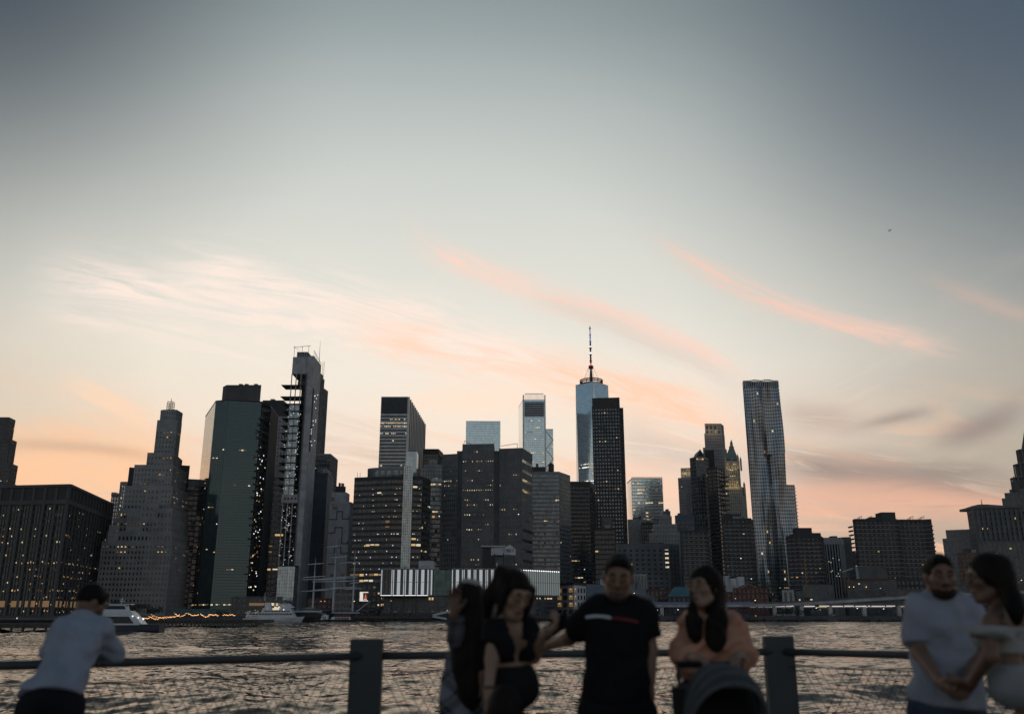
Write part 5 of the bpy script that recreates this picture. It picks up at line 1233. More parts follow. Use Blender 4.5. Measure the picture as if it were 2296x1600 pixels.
# two thin white-topped masts left of it
for i,(U_,yb) in enumerate(((593,0),(619,0))):
    f_=thing('flagpole',('white-tipped pole left of the lit ferry, the left one of a pair','white-tipped pole above the lit ferry stern, the right one of a pair')[i],'pole',(plan(U_,Y0+6,10).x,Y0+6,LAND),'white-tipped poles above the ferry')
    o=MB(); o.tube((wloc(f_).x,Y0+6,LAND),(wloc(f_).x,Y0+6,zof(1340,Y0+6)),.14,n=6); o.build('pole',DARK,f_); o=MB(); o.tube((wloc(f_).x,Y0+6,zof(1346,Y0+6)),(wloc(f_).x,Y0+6,zof(1327,Y0+6)),.32,.12,n=6); o.build('furled_flag',WHITE,f_)
# display screen
sc=thing('display_screen','bright rectangular display screen with red sail picture beside the tall ship','screen',(plan(816,Y0+4,8).x,Y0+4,LAND))
a=at(806,1347,Y0+4); d=at(826,1326,Y0+4); o=MB(); o.box(a.x-.2,d.x+.2,Y0+4,Y0+4.6,a.z-.2,d.z+.2); o.build('housing',DARK,sc)
wd=d.x-a.x; hh=d.z-a.z
o=MB(); o.box(a.x,a.x+wd*.40,Y0+3.93,Y0+3.99,a.z,d.z); o.box(a.x+wd*.40,d.x,Y0+3.93,Y0+3.99,a.z,a.z+hh*.10); o.box(a.x+wd*.40,d.x,Y0+3.93,Y0+3.99,d.z-hh*.10,d.z); o.build('lit_margin',emat('screen_white',(1,.97,.85),.72),sc)
o=MB(); o.box(a.x+wd*.41,d.x-.05,Y0+3.95,Y0+3.99,a.z+hh*.11,d.z-hh*.11); o.build('dark_field',emat('screen_black',(.05,.05,.07),.15),sc)
cxs=a.x+wd*.66; o=MB(); o.add([(cxs-.5,Y0+3.9,a.z+hh*.25),(cxs+.6,Y0+3.9,a.z+hh*.25),(cxs+.7,Y0+3.9,a.z+hh*.45),(cxs+.2,Y0+3.9,a.z+hh*.82),(cxs-.1,Y0+3.9,a.z+hh*.7)],[(0,1,2,3,4)]); o.build('red_sail',emat('screen_red',(.95,.12,.05),.8),sc)
o=MB(); o.box(cxs-.9,cxs+.9,Y0+3.9,Y0+3.92,a.z+hh*.17,a.z+hh*.23); o.build('boat_picture',emat('screen_white',(1,.97,.85),.72),sc)
o=MB(); 
for xx in (a.x+.4,d.x-.4): o.tube((xx,Y0+4.3,LAND),(xx,Y0+4.3,a.z),.14,n=6)
o.build('leg',DARK,sc)
# --- quayside sheds between the towers' feet and the water, left of centre
def shed(name,label,U0,U1,pt,Y,depth,wall,gl=GL_DK,lit=.1,fl=3.6,bay=3.0,pb=None,roof=None,cat='building',pw=1.4,sh=1.5):
    f,z=foot_px([(U0,Y),(U1,Y)],pt,depth); b=Bld(name,label,cat); b.vol(f,LAND,z,ST_(fl=fl,bay=bay,pw=pw,sh=sh,pd=.12,sd=.12,wall=wall,glass=gl,lit=lit,crown=.8,mix=(4,2,3,.6,1)),nf=1)
    return b,f,z
def win_parts(b,f,n,rows,z0,dz,w,h,mt,lit=(),d=.16):
    A,B=f[0],f[1]; L=(B-A).length
    for r in range(rows):
        for i in range(n):
            c=A.lerp(B,(i+.5)/n); q=z0+r*dz; wm=WARM if (r,i) in lit else mt
            block('window',wm,b.root,(c.x,c.y-d,q),(w,.12,h)); block('sill',STONE,b.root,(c.x,c.y-d-.06,q-h/2-.1),(w+.3,.25,.16))
b,f,z=shed('quay_building','long dark quayside building with a lit ground floor below the green tower',520,634,1338,575,20,CONC_D,lit=.03); lm=b.g('lit_front',[PALEL,DIM],'stuff')
for i in range(16): s0=(f[1].x-f[0].x)*(.36+.62*i/16); lm.fquad(f[0],f[1],s0,s0+1.3,zof(1356,575)-.2,zof(1356,575)+1.4,.3,0 if random.random()<.4 else 1)
b.done()
b,f,z=shed('teal_canopy','long teal-roofed waterfront canopy behind the string lights','388 485'.split() and 388,485,1366,Y0+14,8,mat('teal_paint',(.05,.12,.13),.6),lit=0,cat='canopy'); b.done()
b,f,z=shed('brick_building','brick building with a column of arched windows behind the tall ship masts',690,745,1342,560,18,BRICK_R,lit=.04); b.done()
b,f,z=shed('stone_building','small stone quayside building with tall dark windows behind the middle mast',752,790,1316,556,16,STONE,lit=.0); win_parts(b,f,6,3,LAND+6,4.2,1.0,2.4,GL_BLK); b.done()
b,f,z=shed('quay_building','dark low building right behind the bright display screen',790,856,1310,565,16,CONC_D,lit=.10); b.done()
ft,zt_=foot_px([(640,Y0+12),(860,Y0+12)],1366,6)
el=thing('covered_walkway','long low blue-edged covered walkway along the quay behind the ships','walkway',((ft[0].x+ft[1].x)/2,Y0+12,LAND))
o=MB(); o.box(ft[0].x,ft[1].x,Y0+12,Y0+18,zof(1369,Y0+12),zof(1366,Y0+12)); o.build('roof',mat('blue_fascia',(.10,.13,.20),.5),el)
for i in range(20): xx=ft[0].x+1+i*(ft[1].x-ft[0].x-2)/19; block('post',METAL,el,(xx,Y0+12.4,(LAND+zof(1369,Y0+12))/2),(.3,.3,zof(1369,Y0+12)-LAND))
# --- white corner building and long grey roof right of the pavilion
b=Bld('corner_building','three-storey pale corner building with warm lit windows right of the pavilion','building')
zz_=zof(1307,575); f=[plan(1248,590,zz_),plan(1286,572,zz_),plan(1313,590,zz_)]; f+=[Vector((f[2].x,612)),Vector((f[0].x,612))]
b.vol(f,LAND,zz_,ST_(fl=40,bay=60,pw=0,sh=0,wall=WHITE,glass=WHITE,lit=0,crown=1.0,crownmat=DARK),nf=2)
for e,n in ((0,3),(1,4)):
    A,B=f[e],f[e+1]; L=(B-A).length; t=(B-A).normalized(); nn=Vector((t.y,-t.x)); rz=math.atan2(t.y,t.x); w=L/n
    for r in range(4):
        for i in range(n):
            c=A+t*((i+.5)*w)+nn*.06; q=LAND+2.4+r*4.3
            lit=(e==0 and r in (1,2,3) and i in (0,2)) or (e==1 and i==0 and random.random()<.6)
            block('window',DIM if lit else GL_BLK,b.root,(c.x,c.y,q),(w*(.66 if e==0 else .4),.14,2.6),rz)
            if lit: block('wall_lamp',PALEL,b.root,(c.x+nn.x*.1,c.y+nn.y*.1,q+.7),(.8,.1,.5),rz)
            block('sill',STONE,b.root,(c.x+nn.x*.05,c.y+nn.y*.05,q-1.4),(w*.6,.25,.2),rz); block('mullion',DARK,b.root,(c.x+nn.x*.1,c.y+nn.y*.1,q),(.12,.1,2.6),rz)
b.done()
b=Bld('market_hall','long hall with pale grey hipped roof right of the pale corner building','building')
zz_=zof(1338,640); f=[plan(1310,640,zz_),plan(1400,640,zz_)]; f+=[Vector((f[1].x,668)),Vector((f[0].x,668))]; xl0=plan(1262,640,zz_).x; f=[Vector((xl0,640))]+f[1:3]+[Vector((xl0,668))]
b.vol(f,LAND,zz_,ST_(fl=3.6,bay=4,pw=1.5,sh=1.4,wall=BRICK,glass=GL_DK,lit=.12,crown=.6),nf=1)
zr=zof(1309,650); GREYR=mat('grey_slate_roof',(.16,.18,.19),.7,var=.12,vs=.4,stretch=(1,.1,1)); r0=plan(1265,650,zr); r1=plan(1366,650,zr)
b.g('hipped_roof',GREYR).prism([p+Vector((0,0)) for p in f],zz_+.3,zr,foot2=[Vector((r0.x,650)),Vector((r1.x-6,650)),Vector((r1.x-6,656)),Vector((r0.x,656))]); c=plan(1352,652,zr); b.g('chimney',WHITE).box(c.x-2,c.x+2.4,651,655,zr-3,zof(1298,652)); b.done()
# --- South side low brick rows behind the viaduct
b,f,z=shed('flat_building','flat pale building with tall grey shutters behind the man in black',1395,1450,1288,640,16,STONE,lit=0,pw=.9,sh=.4,fl=8,bay=2.0); b.done()
b=Bld('turret_house','old brick house with steep slate pavilion roofs right of the man in black','building')
f,z=foot_px([(1392,600),(1470,600)],1336,16); b.vol(f,LAND,z,ST_(fl=3.4,bay=3,pw=1.6,sh=1.5,wall=BRICK,glass=GL_DK,lit=.08,crown=.8),nf=1)
for (U0,U1,yb,yt,ins) in ((1400,1432,1336,1308,.25),(1424,1452,1336,1300,.42)):
    a=plan(U0,600,z); d=plan(U1,600,z); q=zof(yt,604); w=(d.x-a.x)*ins; b.g('pavilion_roof',GREYR).prism([a,d,Vector((d.x,612)),Vector((a.x,612))],z+.3,q,foot2=[Vector((a.x+w,604)),Vector((d.x-w,604)),Vector((d.x-w,609)),Vector((a.x+w,609))])
c=plan(1428,606,z); b.g('chimney',BRICK).box(c.x-1,c.x+1.4,604,606,z,zof(1296,606)); b.done()
b,f,z=shed('brick_building','red brick house with a row of pale windows left of peach-shirted woman',1448,1516,1322,610,16,BRICK_R,lit=.0); win_parts(b,f,7,3,LAND+5.5,4.0,1.2,2.2,GL_DK,lit=((1,0),)); b.units(f,z,2); b.done()
b=Bld('gabled_house','dark house with teal sloping roof half hidden behind peach-shirted woman','building')
f,z=foot_px([(1496,590),(1560,590)],1338,14); b.vol(f,LAND,z,ST_(fl=3.4,bay=3,pw=1.6,sh=1.5,wall=BRICK_D,glass=GL_DK,lit=.05,crown=.6),nf=1)
q=zof(1315,597); TEAL=mat('teal_roof',(.08,.17,.20),.55,var=.1); b.g('roof',TEAL).prism(f,z+.3,q,foot2=[Vector((f[0].x+6,596)),Vector((f[1].x-3,596)),Vector((f[1].x-3,598)),Vector((f[0].x+6,598))]); b.done()
b=Bld('brick_warehouse','red brick warehouse with pale-edged central gable under the apartment slabs','building')
f,z=foot_px([(1643,585),(1722,585)],1319,20)
b.vol(f,LAND,z,ST_(fl=40,bay=60,pw=0,sh=0,wall=BRICK_R,glass=BRICK_R,lit=0,crown=.5),nf=1)
win_parts(b,f,8,4,LAND+4.5,3.6,1.3,1.9,GL_BLK,d=.1)
m0=plan(1660,585,z); m1=plan(1698,585,z); mm=plan(1679,585,z); q=zof(1309,585); g_=b.g('gable',BRICK_R)
g_.add([(m0.x,584.8,z),(m1.x,584.8,z),(mm.x,584.8,q),(m0.x,600,z),(m1.x,600,z),(mm.x,600,q)],[(0,1,2),(4,3,5),(0,2,5,3),(1,4,5,2)])
cp=b.g('coping',STONE); cp.tube((m0.x,584.6,z+.3),(mm.x,584.6,q+.2),.22,n=4); cp.tube((mm.x,584.6,q+.2),(m1.x,584.6,z+.3),.22,n=4); cp.box(f[0].x,m0.x,584.5,584.8,z,z+.4); cp.box(m1.x,f[1].x,584.5,584.8,z,z+.4)
b.done()
b,f,z=shed('brick_building','plain reddish brick block between peach-shirted woman and gabled warehouse',1596,1643,1328,590,18,BRICK_R,lit=.05,bay=4,pw=2.6); b.done()
b=Bld('white_tanks','white square silos and round tank on a roof in front of apartment slab','building')
f,z=foot_px([(1626,640),(1669,640)],1300,14); b.g('tower_block',WHITE); b.root=thing(*b.a[:3],(f[0].x,640,LAND)); b.g('base_block',CONC).prism(f,LAND,zof(1312,640))
a=plan(1626,642,z); d=plan(1641,642,z); b.g('silo',WHITE).box(a.x,d.x,642,648,zof(1312,640),zof(1290,640)); a=plan(1653,642,z); d=plan(1669,642,z); b.g('silo',WHITE).box(a.x,d.x,642,648,zof(1312,640),zof(1292,640))
c=plan(1644,640,z); b.g('round_tank',WHITE).tube((c.x,641,zof(1312,640)),(c.x,641,zof(1296,640)),2.6,n=14); b.g('tank_cap',DARK).tube((c.x,641,zof(1296,640)),(c.x,641,zof(1291,640)),2.7,2.0,n=14); b.g('pole',METAL).tube((c.x+.6,644,zof(1292,640)),(c.x+.6,644,zof(1252,640)),.1,n=5); b.done()
b,f,z=shed('pale_house','pale flat house with two tall panels and yellow roof lamps by the viaduct',1753,1780,1324,580,16,CONC,lit=.0,fl=10,bay=4,pw=1.6,sh=2)
o=MB()
for U_ in (1749,1760,1764,1767): c=at(U_,1317,579); o.ball(c,.28,seg=6,rings=4)
o.build('roof_lamp',WARM,b.root,'stuff'); b.done()
b,f,z=shed('brick_building','low brick building with pale parapet under the two-stepped apartment slab',1784,1838,1326,600,18,BRICK,lit=.06,bay=4,pw=2); b.done()
b,f,z=shed('brick_building','low brick block with pale parapet below the striped building',1800,1868,1312,640,18,BRICK,lit=.03,bay=4,pw=2); b.done()
b,f,z=shed('brick_building','dark red brick block left of the row of orange lamps',1888,1915,1296,660,18,BRICK_R,lit=.05); b.done()
b=Bld('white_hall','pale corrugated hall roof block below the big wide apartment slab','building')
f,z=foot_px([(1918,650),(1990,650)],1268,20); f2,_=foot_px([(1918,650),(1994,650)],1297,20); b.root=thing(*b.a[:3],(f[0].x,650,LAND))
b.g('lower_wall',BRICK_R).prism(f2,LAND,zof(1297,650)); CORR=mat('corrugated_sheet',(.40,.43,.45),.6,var=.1)
for i in range(14):
    q0=zof(1297,650)+i*(z-zof(1297,650))/14; block('cladding_strip',CORR,b.root,((f[0].x+f[1].x)/2,650.4+i*.02,q0+.3),(f[1].x-f[0].x-.2*i*.1,.6,(z-zof(1297,650))/14-.12))
b.g('core',CONC_D).prism([Vector((p.x*.999,p.y+1)) for p in f],LAND,z-.3)
a=plan(1890,652,z); sl_=b.g('lean_to_roof',TEAL); sl_.hexa([(a.x,652,zof(1283,652)),(f[0].x,652,zof(1275,652)),(f[0].x,660,zof(1275,652)),(a.x,660,zof(1283,652)),(a.x,652,zof(1282,652)),(f[0].x,652,zof(1272,652)),(f[0].x,660,zof(1272,652)),(a.x,660,zof(1282,652))])
for xx in (a.x+.3,a.x+3.5): b.g('strut',METAL).tube((xx,652,LAND),(xx,652,zof(1283,652)),.2,n=5)
b.done()
b,f,z=shed('long_building','long low pale building with orange wall lamps under the corrugated hall',1898,2010,1304,625,16,CONC_D,lit=.05,bay=5,pw=3.8,sh=2.4); b.done()
b,f,z=shed('brick_building','low dark brick building with red doors right of the row of orange lamps',2010,2080,1300,640,18,BRICK_D,lit=.06); b.done()
b,f,z=shed('low_building','low dark wall building running behind the viaduct at the right',1985,2110,1322,590,14,CONC_D,lit=.03,bay=6,pw=4); b.done()
b,f,z=shed('low_building','dim dark building between the two talking couple heads',2100,2330,1312,600,16,CONC_D,lit=.05,bay=5,pw=2); b.done()
# yellow crane mast
cm=thing('crane_mast','tall slim yellow mast standing in front of the two-stepped apartment slab','mast',(plan(1809,590,6).x,590,LAND))
a=at(1810,1340,590); d=at(1803,1241,590); o=MB(); o.tube(a,d,.45,.22,n=6); o.build('mast',mat('yellow_paint',(.30,.17,.03),.6),cm)
o=MB(); o.box(a.x-1.4,a.x+1.4,589,592,LAND,a.z+.3); o.build('base',DARK,cm)
# --- elevated road
vd=thing('elevated_road','long elevated road with white under-deck lights along the right bank','viaduct',(plan(1750,Y0+22,10).x,Y0+22,LAND))
pts=[(1380,1351),(1500,1350),(1560,1350),(1730,1349),(1850,1343),(2038,1331),(2330,1318)]
D=[at(x_,y_,Y0+20) for x_,y_ in pts]
o=MB()
for a,d in zip(D[:-1],D[1:]):
    o.hexa([(a.x,a.y,a.z-2.6),(d.x,d.y,d.z-2.6),(d.x,d.y+16,d.z-2.6),(a.x,a.y+16,a.z-2.6),(a.x,a.y,a.z-.9),(d.x,d.y,d.z-.9),(d.x,d.y+16,d.z-.9),(a.x,a.y+16,a.z-.9)])
o.build('deck',CONC,vd); o=MB()
for a,d in zip(D[:-1],D[1:]): o.hexa([(a.x,a.y-.2,a.z-.9),(d.x,d.y-.2,d.z-.9),(d.x,d.y+.2,d.z-.9),(a.x,a.y+.2,a.z-.9),(a.x,a.y-.2,a.z),(d.x,d.y-.2,d.z),(d.x,d.y+.2,d.z),(a.x,a.y+.2,a.z)])
o.build('parapet',CONC_D,vd)
# lower carriageway soffit with light strips
zl0=zof(1356,Y0+20)
o=MB(); o.box(D[1].x,D[-1].x,Y0+20.5,Y0+34,zl0,zl0+1.4); o.build('lower_deck',CONC_D,vd)
for U_ in (1484,1626,1737,1797,1862,1938,2016,2110): c=plan(U_,Y0+21,8); block('pillar',CONC,vd,(c.x,Y0+22,(LAND+zl0)/2),(2.0,2.2,zl0-LAND))
UW=emat('underdeck_lamp',(1,.92,.88),.62); UY=emat('underdeck_yellow',(1,.82,.35),.35); UG=emat('underdeck_glow',(.62,.50,.58),.2)
for i,(u0,u1) in enumerate(((1686,1700),(1704,1716),(1719,1732),(1733,1737),(1739,1760),(1762,1780),(1803,1828),(1837,1860),(1866,1891),(1893,1916),(1918,1944),(1946,1952),(1954,1985),(1987,2008),(2020,2046),(2052,2078),(2084,2110))):
    a=plan(u0,Y0+20,zl0-.4).x; d=plan(u1,Y0+20,zl0-.4).x
    block('light_strip',UY if i in (14,) else UW,vd,((a+d)/2,Y0+20.4,zl0-.55+.1*(i%2)),(d-a-.3,.3,.55)); block('lit_beam',UG if i%4!=3 else UY,vd,((a+d)/2,Y0+24.6,zl0-1.1),(d-a,.3,.45))
a=plan(1462,Y0+19,zl0).x; d=plan(1690,Y0+19,zl0).x; block('blue_fascia',mat('blue_lit_fascia',(.16,.22,.42),.5),vd,((a+d)/2,Y0+19.7,zof(1351,Y0+19)),(d-a,.4,1.1))
for (u0,u1) in ((1470,1478),(1484,1488),(1512,1532)): a=plan(u0,Y0+20,zl0).x; d=plan(u1,Y0+20,zl0).x; block('light_strip',UG,vd,((a+d)/2,Y0+20.4,zl0-.8),(d-a,.3,.5))
# parked cars under the road (dark shapes)
CARC=[mat('car_paint_'+n_,c_,.35,.3,var=.05) for n_,c_ in (('silver',(.22,.23,.24)),('black',(.02,.02,.022)),('blue',(.04,.06,.10)),('white',(.40,.41,.42)))]
def car(x,y,mt,label):
    r=thing('parked_car',label,'car',(x,y,LAND),'cars parked under the elevated road')
    o=MB(); o.hexa([(x-2.2,y-.9,LAND+.3),(x+2.2,y-.9,LAND+.3),(x+2.2,y+.9,LAND+.3),(x-2.2,y+.9,LAND+.3),(x-2.1,y-.85,LAND+.95),(x+2.1,y-.85,LAND+.9),(x+2.1,y+.85,LAND+.9),(x-2.1,y+.85,LAND+.95)])
    o.build('body',mt,r); o=MB(); o.hexa([(x-1.6,y-.82,LAND+.94),(x+1.1,y-.82,LAND+.9),(x+1.1,y+.82,LAND+.9),(x-1.6,y+.82,LAND+.94),(x-1.1,y-.68,LAND+1.5),(x+.5,y-.68,LAND+1.5),(x+.5,y+.68,LAND+1.5),(x-1.1,y+.68,LAND+1.5)]); o.build('cabin',GL_BLK,r)
    for sx in (-1.35,1.35):
        for sy in (-.85,.85): o=MB(); o.tube((x+sx,y+sy-.1,LAND+.33),(x+sx,y+sy+.1,LAND+.33),.33,n=10); o.build('wheel',HULLB,r)
carlab=['silver car parked under the viaduct left of peach-shirted woman','black car parked under the viaduct left of peach-shirted woman','dark blue car parked under the viaduct beside the string lights','white car parked under viaduct right of the orange string lights','silver car parked under the viaduct midway along the lit strips','black car parked near the white-shirted man under the viaduct']
for i,(U_,m_) in enumerate(((1478,0),(1500,1),(1672,2),(1745,3),(1868,0),(1990,1))): car(plan(U_,Y0+14,4).x,Y0+14,CARC[m_],carlab[i])
# fenders / tyre along the bulkhead, dark rock edge
rk=MB()
for i in range(300):
    x=random.uniform(plan(1400,Y0,0).x,plan(2330,Y0,0).x); rk.ball((x,Y0-random.uniform(.2,2.5),random.uniform(-.3,.9)),random.uniform(.5,1.1),seg=6,rings=4,sq=(1,.8,.7))
ro=rk.build('shore_rocks',mat('wet_rock',(.03,.03,.032),.8,var=.4,vs=.8)); ro['kind']='stuff'; ro['label']='dark wet rocks along the far right bank'
fn=MB()
for i in range(150):
    x=plan(1330,Y0,0).x+i*1.6; fn.tube((x,Y0-.4,LAND),(x,Y0-.4,LAND+1.1),.04,n=4)
fn.box(plan(1330,Y0,0).x,plan(1330,Y0,0).x+240,Y0-.45,Y0-.35,LAND+1.05,LAND+1.15); fn.box(plan(1330,Y0,0).x,plan(1330,Y0,0).x+240,Y0-.43,Y0-.37,LAND+.5,LAND+.56)
o=fn.build('quay_railing',DARK); tag(o,'dark metal railing along the far right quay','railing')
# --- left bank: nearer dark wharf with a few lamps
Yw2=shoreY(1417)
wh=thing('wharf','low dark wharf on the far left behind the leaning man','wharf',(at(40,1400,Yw2).x,Yw2,0))
xa,xb=at(-420,1400,Yw2).x,at(236,1400,Yw2).x
o=MB(); o.box(xa,xb,Yw2,Yw2+26,1.0,1.9); o.build('deck',WOOD,wh)
for i in range(26): x=xa+.4+i*(xb-xa-.8)/25; block('pile',WOOD,wh,(x,Yw2+.4,.3),(.4,.4,2.6))
o=MB(); o.box(xa,xb,Yw2+12,Yw2+22,1.9,zof(1389,Yw2+12)); o.build('shed',mat('dark_shed',(.03,.032,.035),.8),wh); o=MB(); o.box(xa-.5,xb-6,Yw2+11.4,Yw2+22.6,zof(1389,Yw2+12),zof(1386,Yw2+12)); o.build('shed_roof',CONC_D,wh)
o=MB()
for U_,y in ((2,1401),(12,1402),(62,1399),(38,1385)): o.ball(at(U_,y,Yw2+11),.09,seg=6,rings=4,sq=(1,1,1.8))
o.build('lamp',COOL,wh,'stuff')
# long dark bulkhead pier carrying the string lights
Yl=shoreY(1405); lp=thing('promenade','dark waterfront promenade with string lights between white boat and ferry','promenade',(at(440,1400,Yl).x,Yl,0))
xa,xb=at(240,1400,Yl).x,at(575,1400,Yl).x
o=MB(); o.box(xa,xb,Yl,Yl+22,1.2,zof(1389,Yl)); o.build('deck',WOOD,lp)
for i in range(40): x=xa+.3+i*(xb-xa-.6)/39; block('pile',WOOD,lp,(x,Yl-.2,.6),(.4,.4,3.4))
o=MB()
for i in range(80): x=xa+i*(xb-xa)/79; o.tube((x,Yl+.3,zof(1389,Yl)),(x,Yl+.3,zof(1389,Yl)+1.1),.035,n=4)
o.box(xa,xb,Yl+.25,Yl+.35,zof(1389,Yl)+1.05,zof(1389,Yl)+1.12); o.build('handrail',DARK,lp)
BULB=emat('string_bulb',(1,.50,.20),2.2)
def swag(name,label,spans,Y,jit=0,n=13,r=.12):
    t=thing(name,label,'string lights',(at((spans[0][0]+spans[-1][2])/2,1380,Y).x,Y,LAND)); bb=MB(); wr_=MB(); po=MB()
    for (u0,y0,u1,y1,sag) in spans:
        prev=None
        for i in range(n+1):
            q=i/n; p=at(u0+(u1-u0)*q,y0+(y1-y0)*q+4*sag*q*(1-q),Y+random.uniform(-jit,jit)); p.z+=random.uniform(-jit,jit)*.12
            bb.ball(p,r,seg=6,rings=4)
            if prev is not None: wr_.tube(prev+Vector((0,0,.1)),p+Vector((0,0,.1)),.02,n=3)
            prev=p
        for u_,y_ in ((u0,y0),(u1,y1)): p=at(u_,y_,Y); po.tube((p.x,Y,LAND-1.5),(p.x,Y,p.z+.2),.07,n=5)
    bb.build('bulb',BULB,t,'stuff'); wr_.build('wire',DARK,t,'stuff'); po.build('pole',DARK,t)
swag('string_lights','drooping orange string lights along the dark promenade left of the ferry',[(312,1382,336,1384,2),(334,1380,356,1386,3),(340,1378,372,1383,3),(356,1384,392,1380,2),(376,1382,402,1378,2),(391,1373,419,1373,8),(420,1373,445,1378,3),(450,1375,470,1379,4),(468,1377,490,1379,0),(499,1378,528,1378,0)],Yl+10,jit=1.6)
swag('string_lights','small cluster of orange string lights under the viaduct right of peach shirt',[(1683,1384,1694,1380,1),(1694,1380,1706,1383,0),(1706,1382,1718,1385,-1),(1716,1384,1732,1383,1)],Y0+12,jit=.8,n=9,r=.16)
# --- street lamps
LAMPC=emat('lamp_amber',(1,.62,.28),2.4)
def lamp(U_,y,Y,label,mt=LAMPC,r=.28,twin=False):
    p=at(U_,y,Y); t=thing('street_lamp',label,'street lamp',(p.x,Y,LAND),'street lamps along the far bank')
    o=MB(); o.tube((p.x,Y,LAND),(p.x,Y,p.z+.3),.10,.07,n=6)
    if twin: o.tube((p.x-1.0,Y,p.z+.3),(p.x+1.0,Y,p.z+.3),.06,n=5)
    o.build('pole',DARK,t)
    for dx in ((-1,1) if twin else (0,)):
        o=MB(); o.ball((p.x+dx,Y-.15,p.z),r,seg=8,rings=5,sq=(1.2,1,.7)); o.build('lamp_head',mt,t)
LL=[(724,1347,Y0-26,'twin-headed street lamp standing above the white ferry bridge',WARM,True),(876 and 877,1346,Y0-10,'twin lamp post near the pavilion foot at the pier left end',WARM,False),(792+2,1347,Y0+9,'small amber lamp between the tall ship masts',LAMPC,False),
 (1904,1315,620,'leftmost orange lamp of the row on the long low pale building',LAMPC,False),(1914,1315,620,'second orange lamp from the left on the long low pale building',LAMPC,False),(1942,1315,620,'third orange lamp from the left on the long low pale building',LAMPC,False),(1951,1315,620,'fourth orange lamp from the left on the long low pale building',LAMPC,False),(1959,1315,620,'fifth orange lamp from the left on the long low pale building',LAMPC,False),(1967,1315,620,'rightmost orange lamp of the row on the long low pale building',LAMPC,False),
 (1916,1304,640,'amber lamp above the orange row, at its left',WARM,False),(1959,1304,640,'amber lamp above the orange row, at its right',WARM,False),(2007,1295,640,'reddish lamp right of the corrugated hall',ORANGE,False),(1974,1318,610,'pale yellow lamp at the right end of the orange row',PALEL,False),
 (1830,1362,Y0+10,'white lamp under the viaduct left of its middle pillar',COOL,False),(1922,1363,Y0+10,'white lamp under the viaduct right of its middle pillar',COOL,False),(1981,1364,Y0+10,'white lamp under the viaduct near the white-shirted man',COOL,False),(1693,1345,Y0+17,'amber lamp at the viaduct left end by the gabled warehouse',LAMPC,False),(1649,1341,585,'amber lamp at the foot of the plain reddish block',LAMPC,False),
 (1839,1366,Y0+10,'orange lamp low under the viaduct',ORANGE,False),(1474,1367,Y0+14,'bright white lamp under the viaduct left of peach-shirted woman',COOL,False),(1520,1366,Y0+14,'bright white lamp under the viaduct hidden at peach woman shoulder',COOL,False),(1422,1329,600,'warm lamp by the man in black at his ear',LAMPC,False),
 (2240,1342,560,'white lamp between the two talking faces',PALEL,False),(2290,1300,600,'topmost yellow lamp at the far right edge',LAMPC,False),(2284,1305,610,'reddish lamp at the far right edge',ORANGE,False),(2293,1356,560,'lowest yellow lamp at the far right edge',LAMPC,False),(2234,1341,640,'faint lamp left of the white lamp between faces',DIM,False)]
for U_,y,Y,lab,mt,tw in LL: lamp(U_,y,Y,lab,mt,.30,tw)
def row_lamps(spots,label,group,mt,r=.16):
    for i,(U_,y,Y) in enumerate(spots):
        p=at(U_,y,Y); t=thing('lamp_post',label,'street lamp',(p.x,Y,LAND),group)
        o=MB(); o.tube((p.x,Y,LAND),(p.x,Y,p.z),.06,.045,n=5); o.build('pole',DARK,t); o=MB(); o.ball((p.x,Y,p.z+.1),r,seg=6,rings=4); o.build('globe',mt,t)
row_lamps([(802+i*21,1371,Y0-9) for i in range(9)],'small globe lamp post along the far timber pier edge','globe lamps along the pier',DIM,.18)
row_lamps([(500+i*17,1374,Y0+8) for i in range(8)],'small globe lamp post on the quay behind the white ferry','globe lamps behind the ferry',DIM,.18)
row_lamps([(1270+i*14,1372,Y0+4) for i in range(6)],'small globe lamp post on the quay below the pale corner building','globe lamps below the corner building',WARM,.16)
# market parasols on the pier deck in front of the pavilion
for i in range(12):
    x=plan(862+i*26,Y0-4,4).x+random.uniform(-1,1); t=thing('parasol',('pale' if i%3 else 'teal')+' parasol among the crowd on the pier deck','parasol',(x,Y0-4,LAND),'parasols on the pier deck')
    o=MB(); o.tube((x,Y0-4,LAND),(x,Y0-4,LAND+2.6),.04,n=5); o.build('pole',DARK,t); o=MB(); o.tube((x,Y0-4,LAND+2.1),(x,Y0-4,LAND+2.75),1.3,.05,n=8); o.build('canopy',CANVAS if i%3 else mat('teal_canvas',(.06,.14,.15),.8),t)
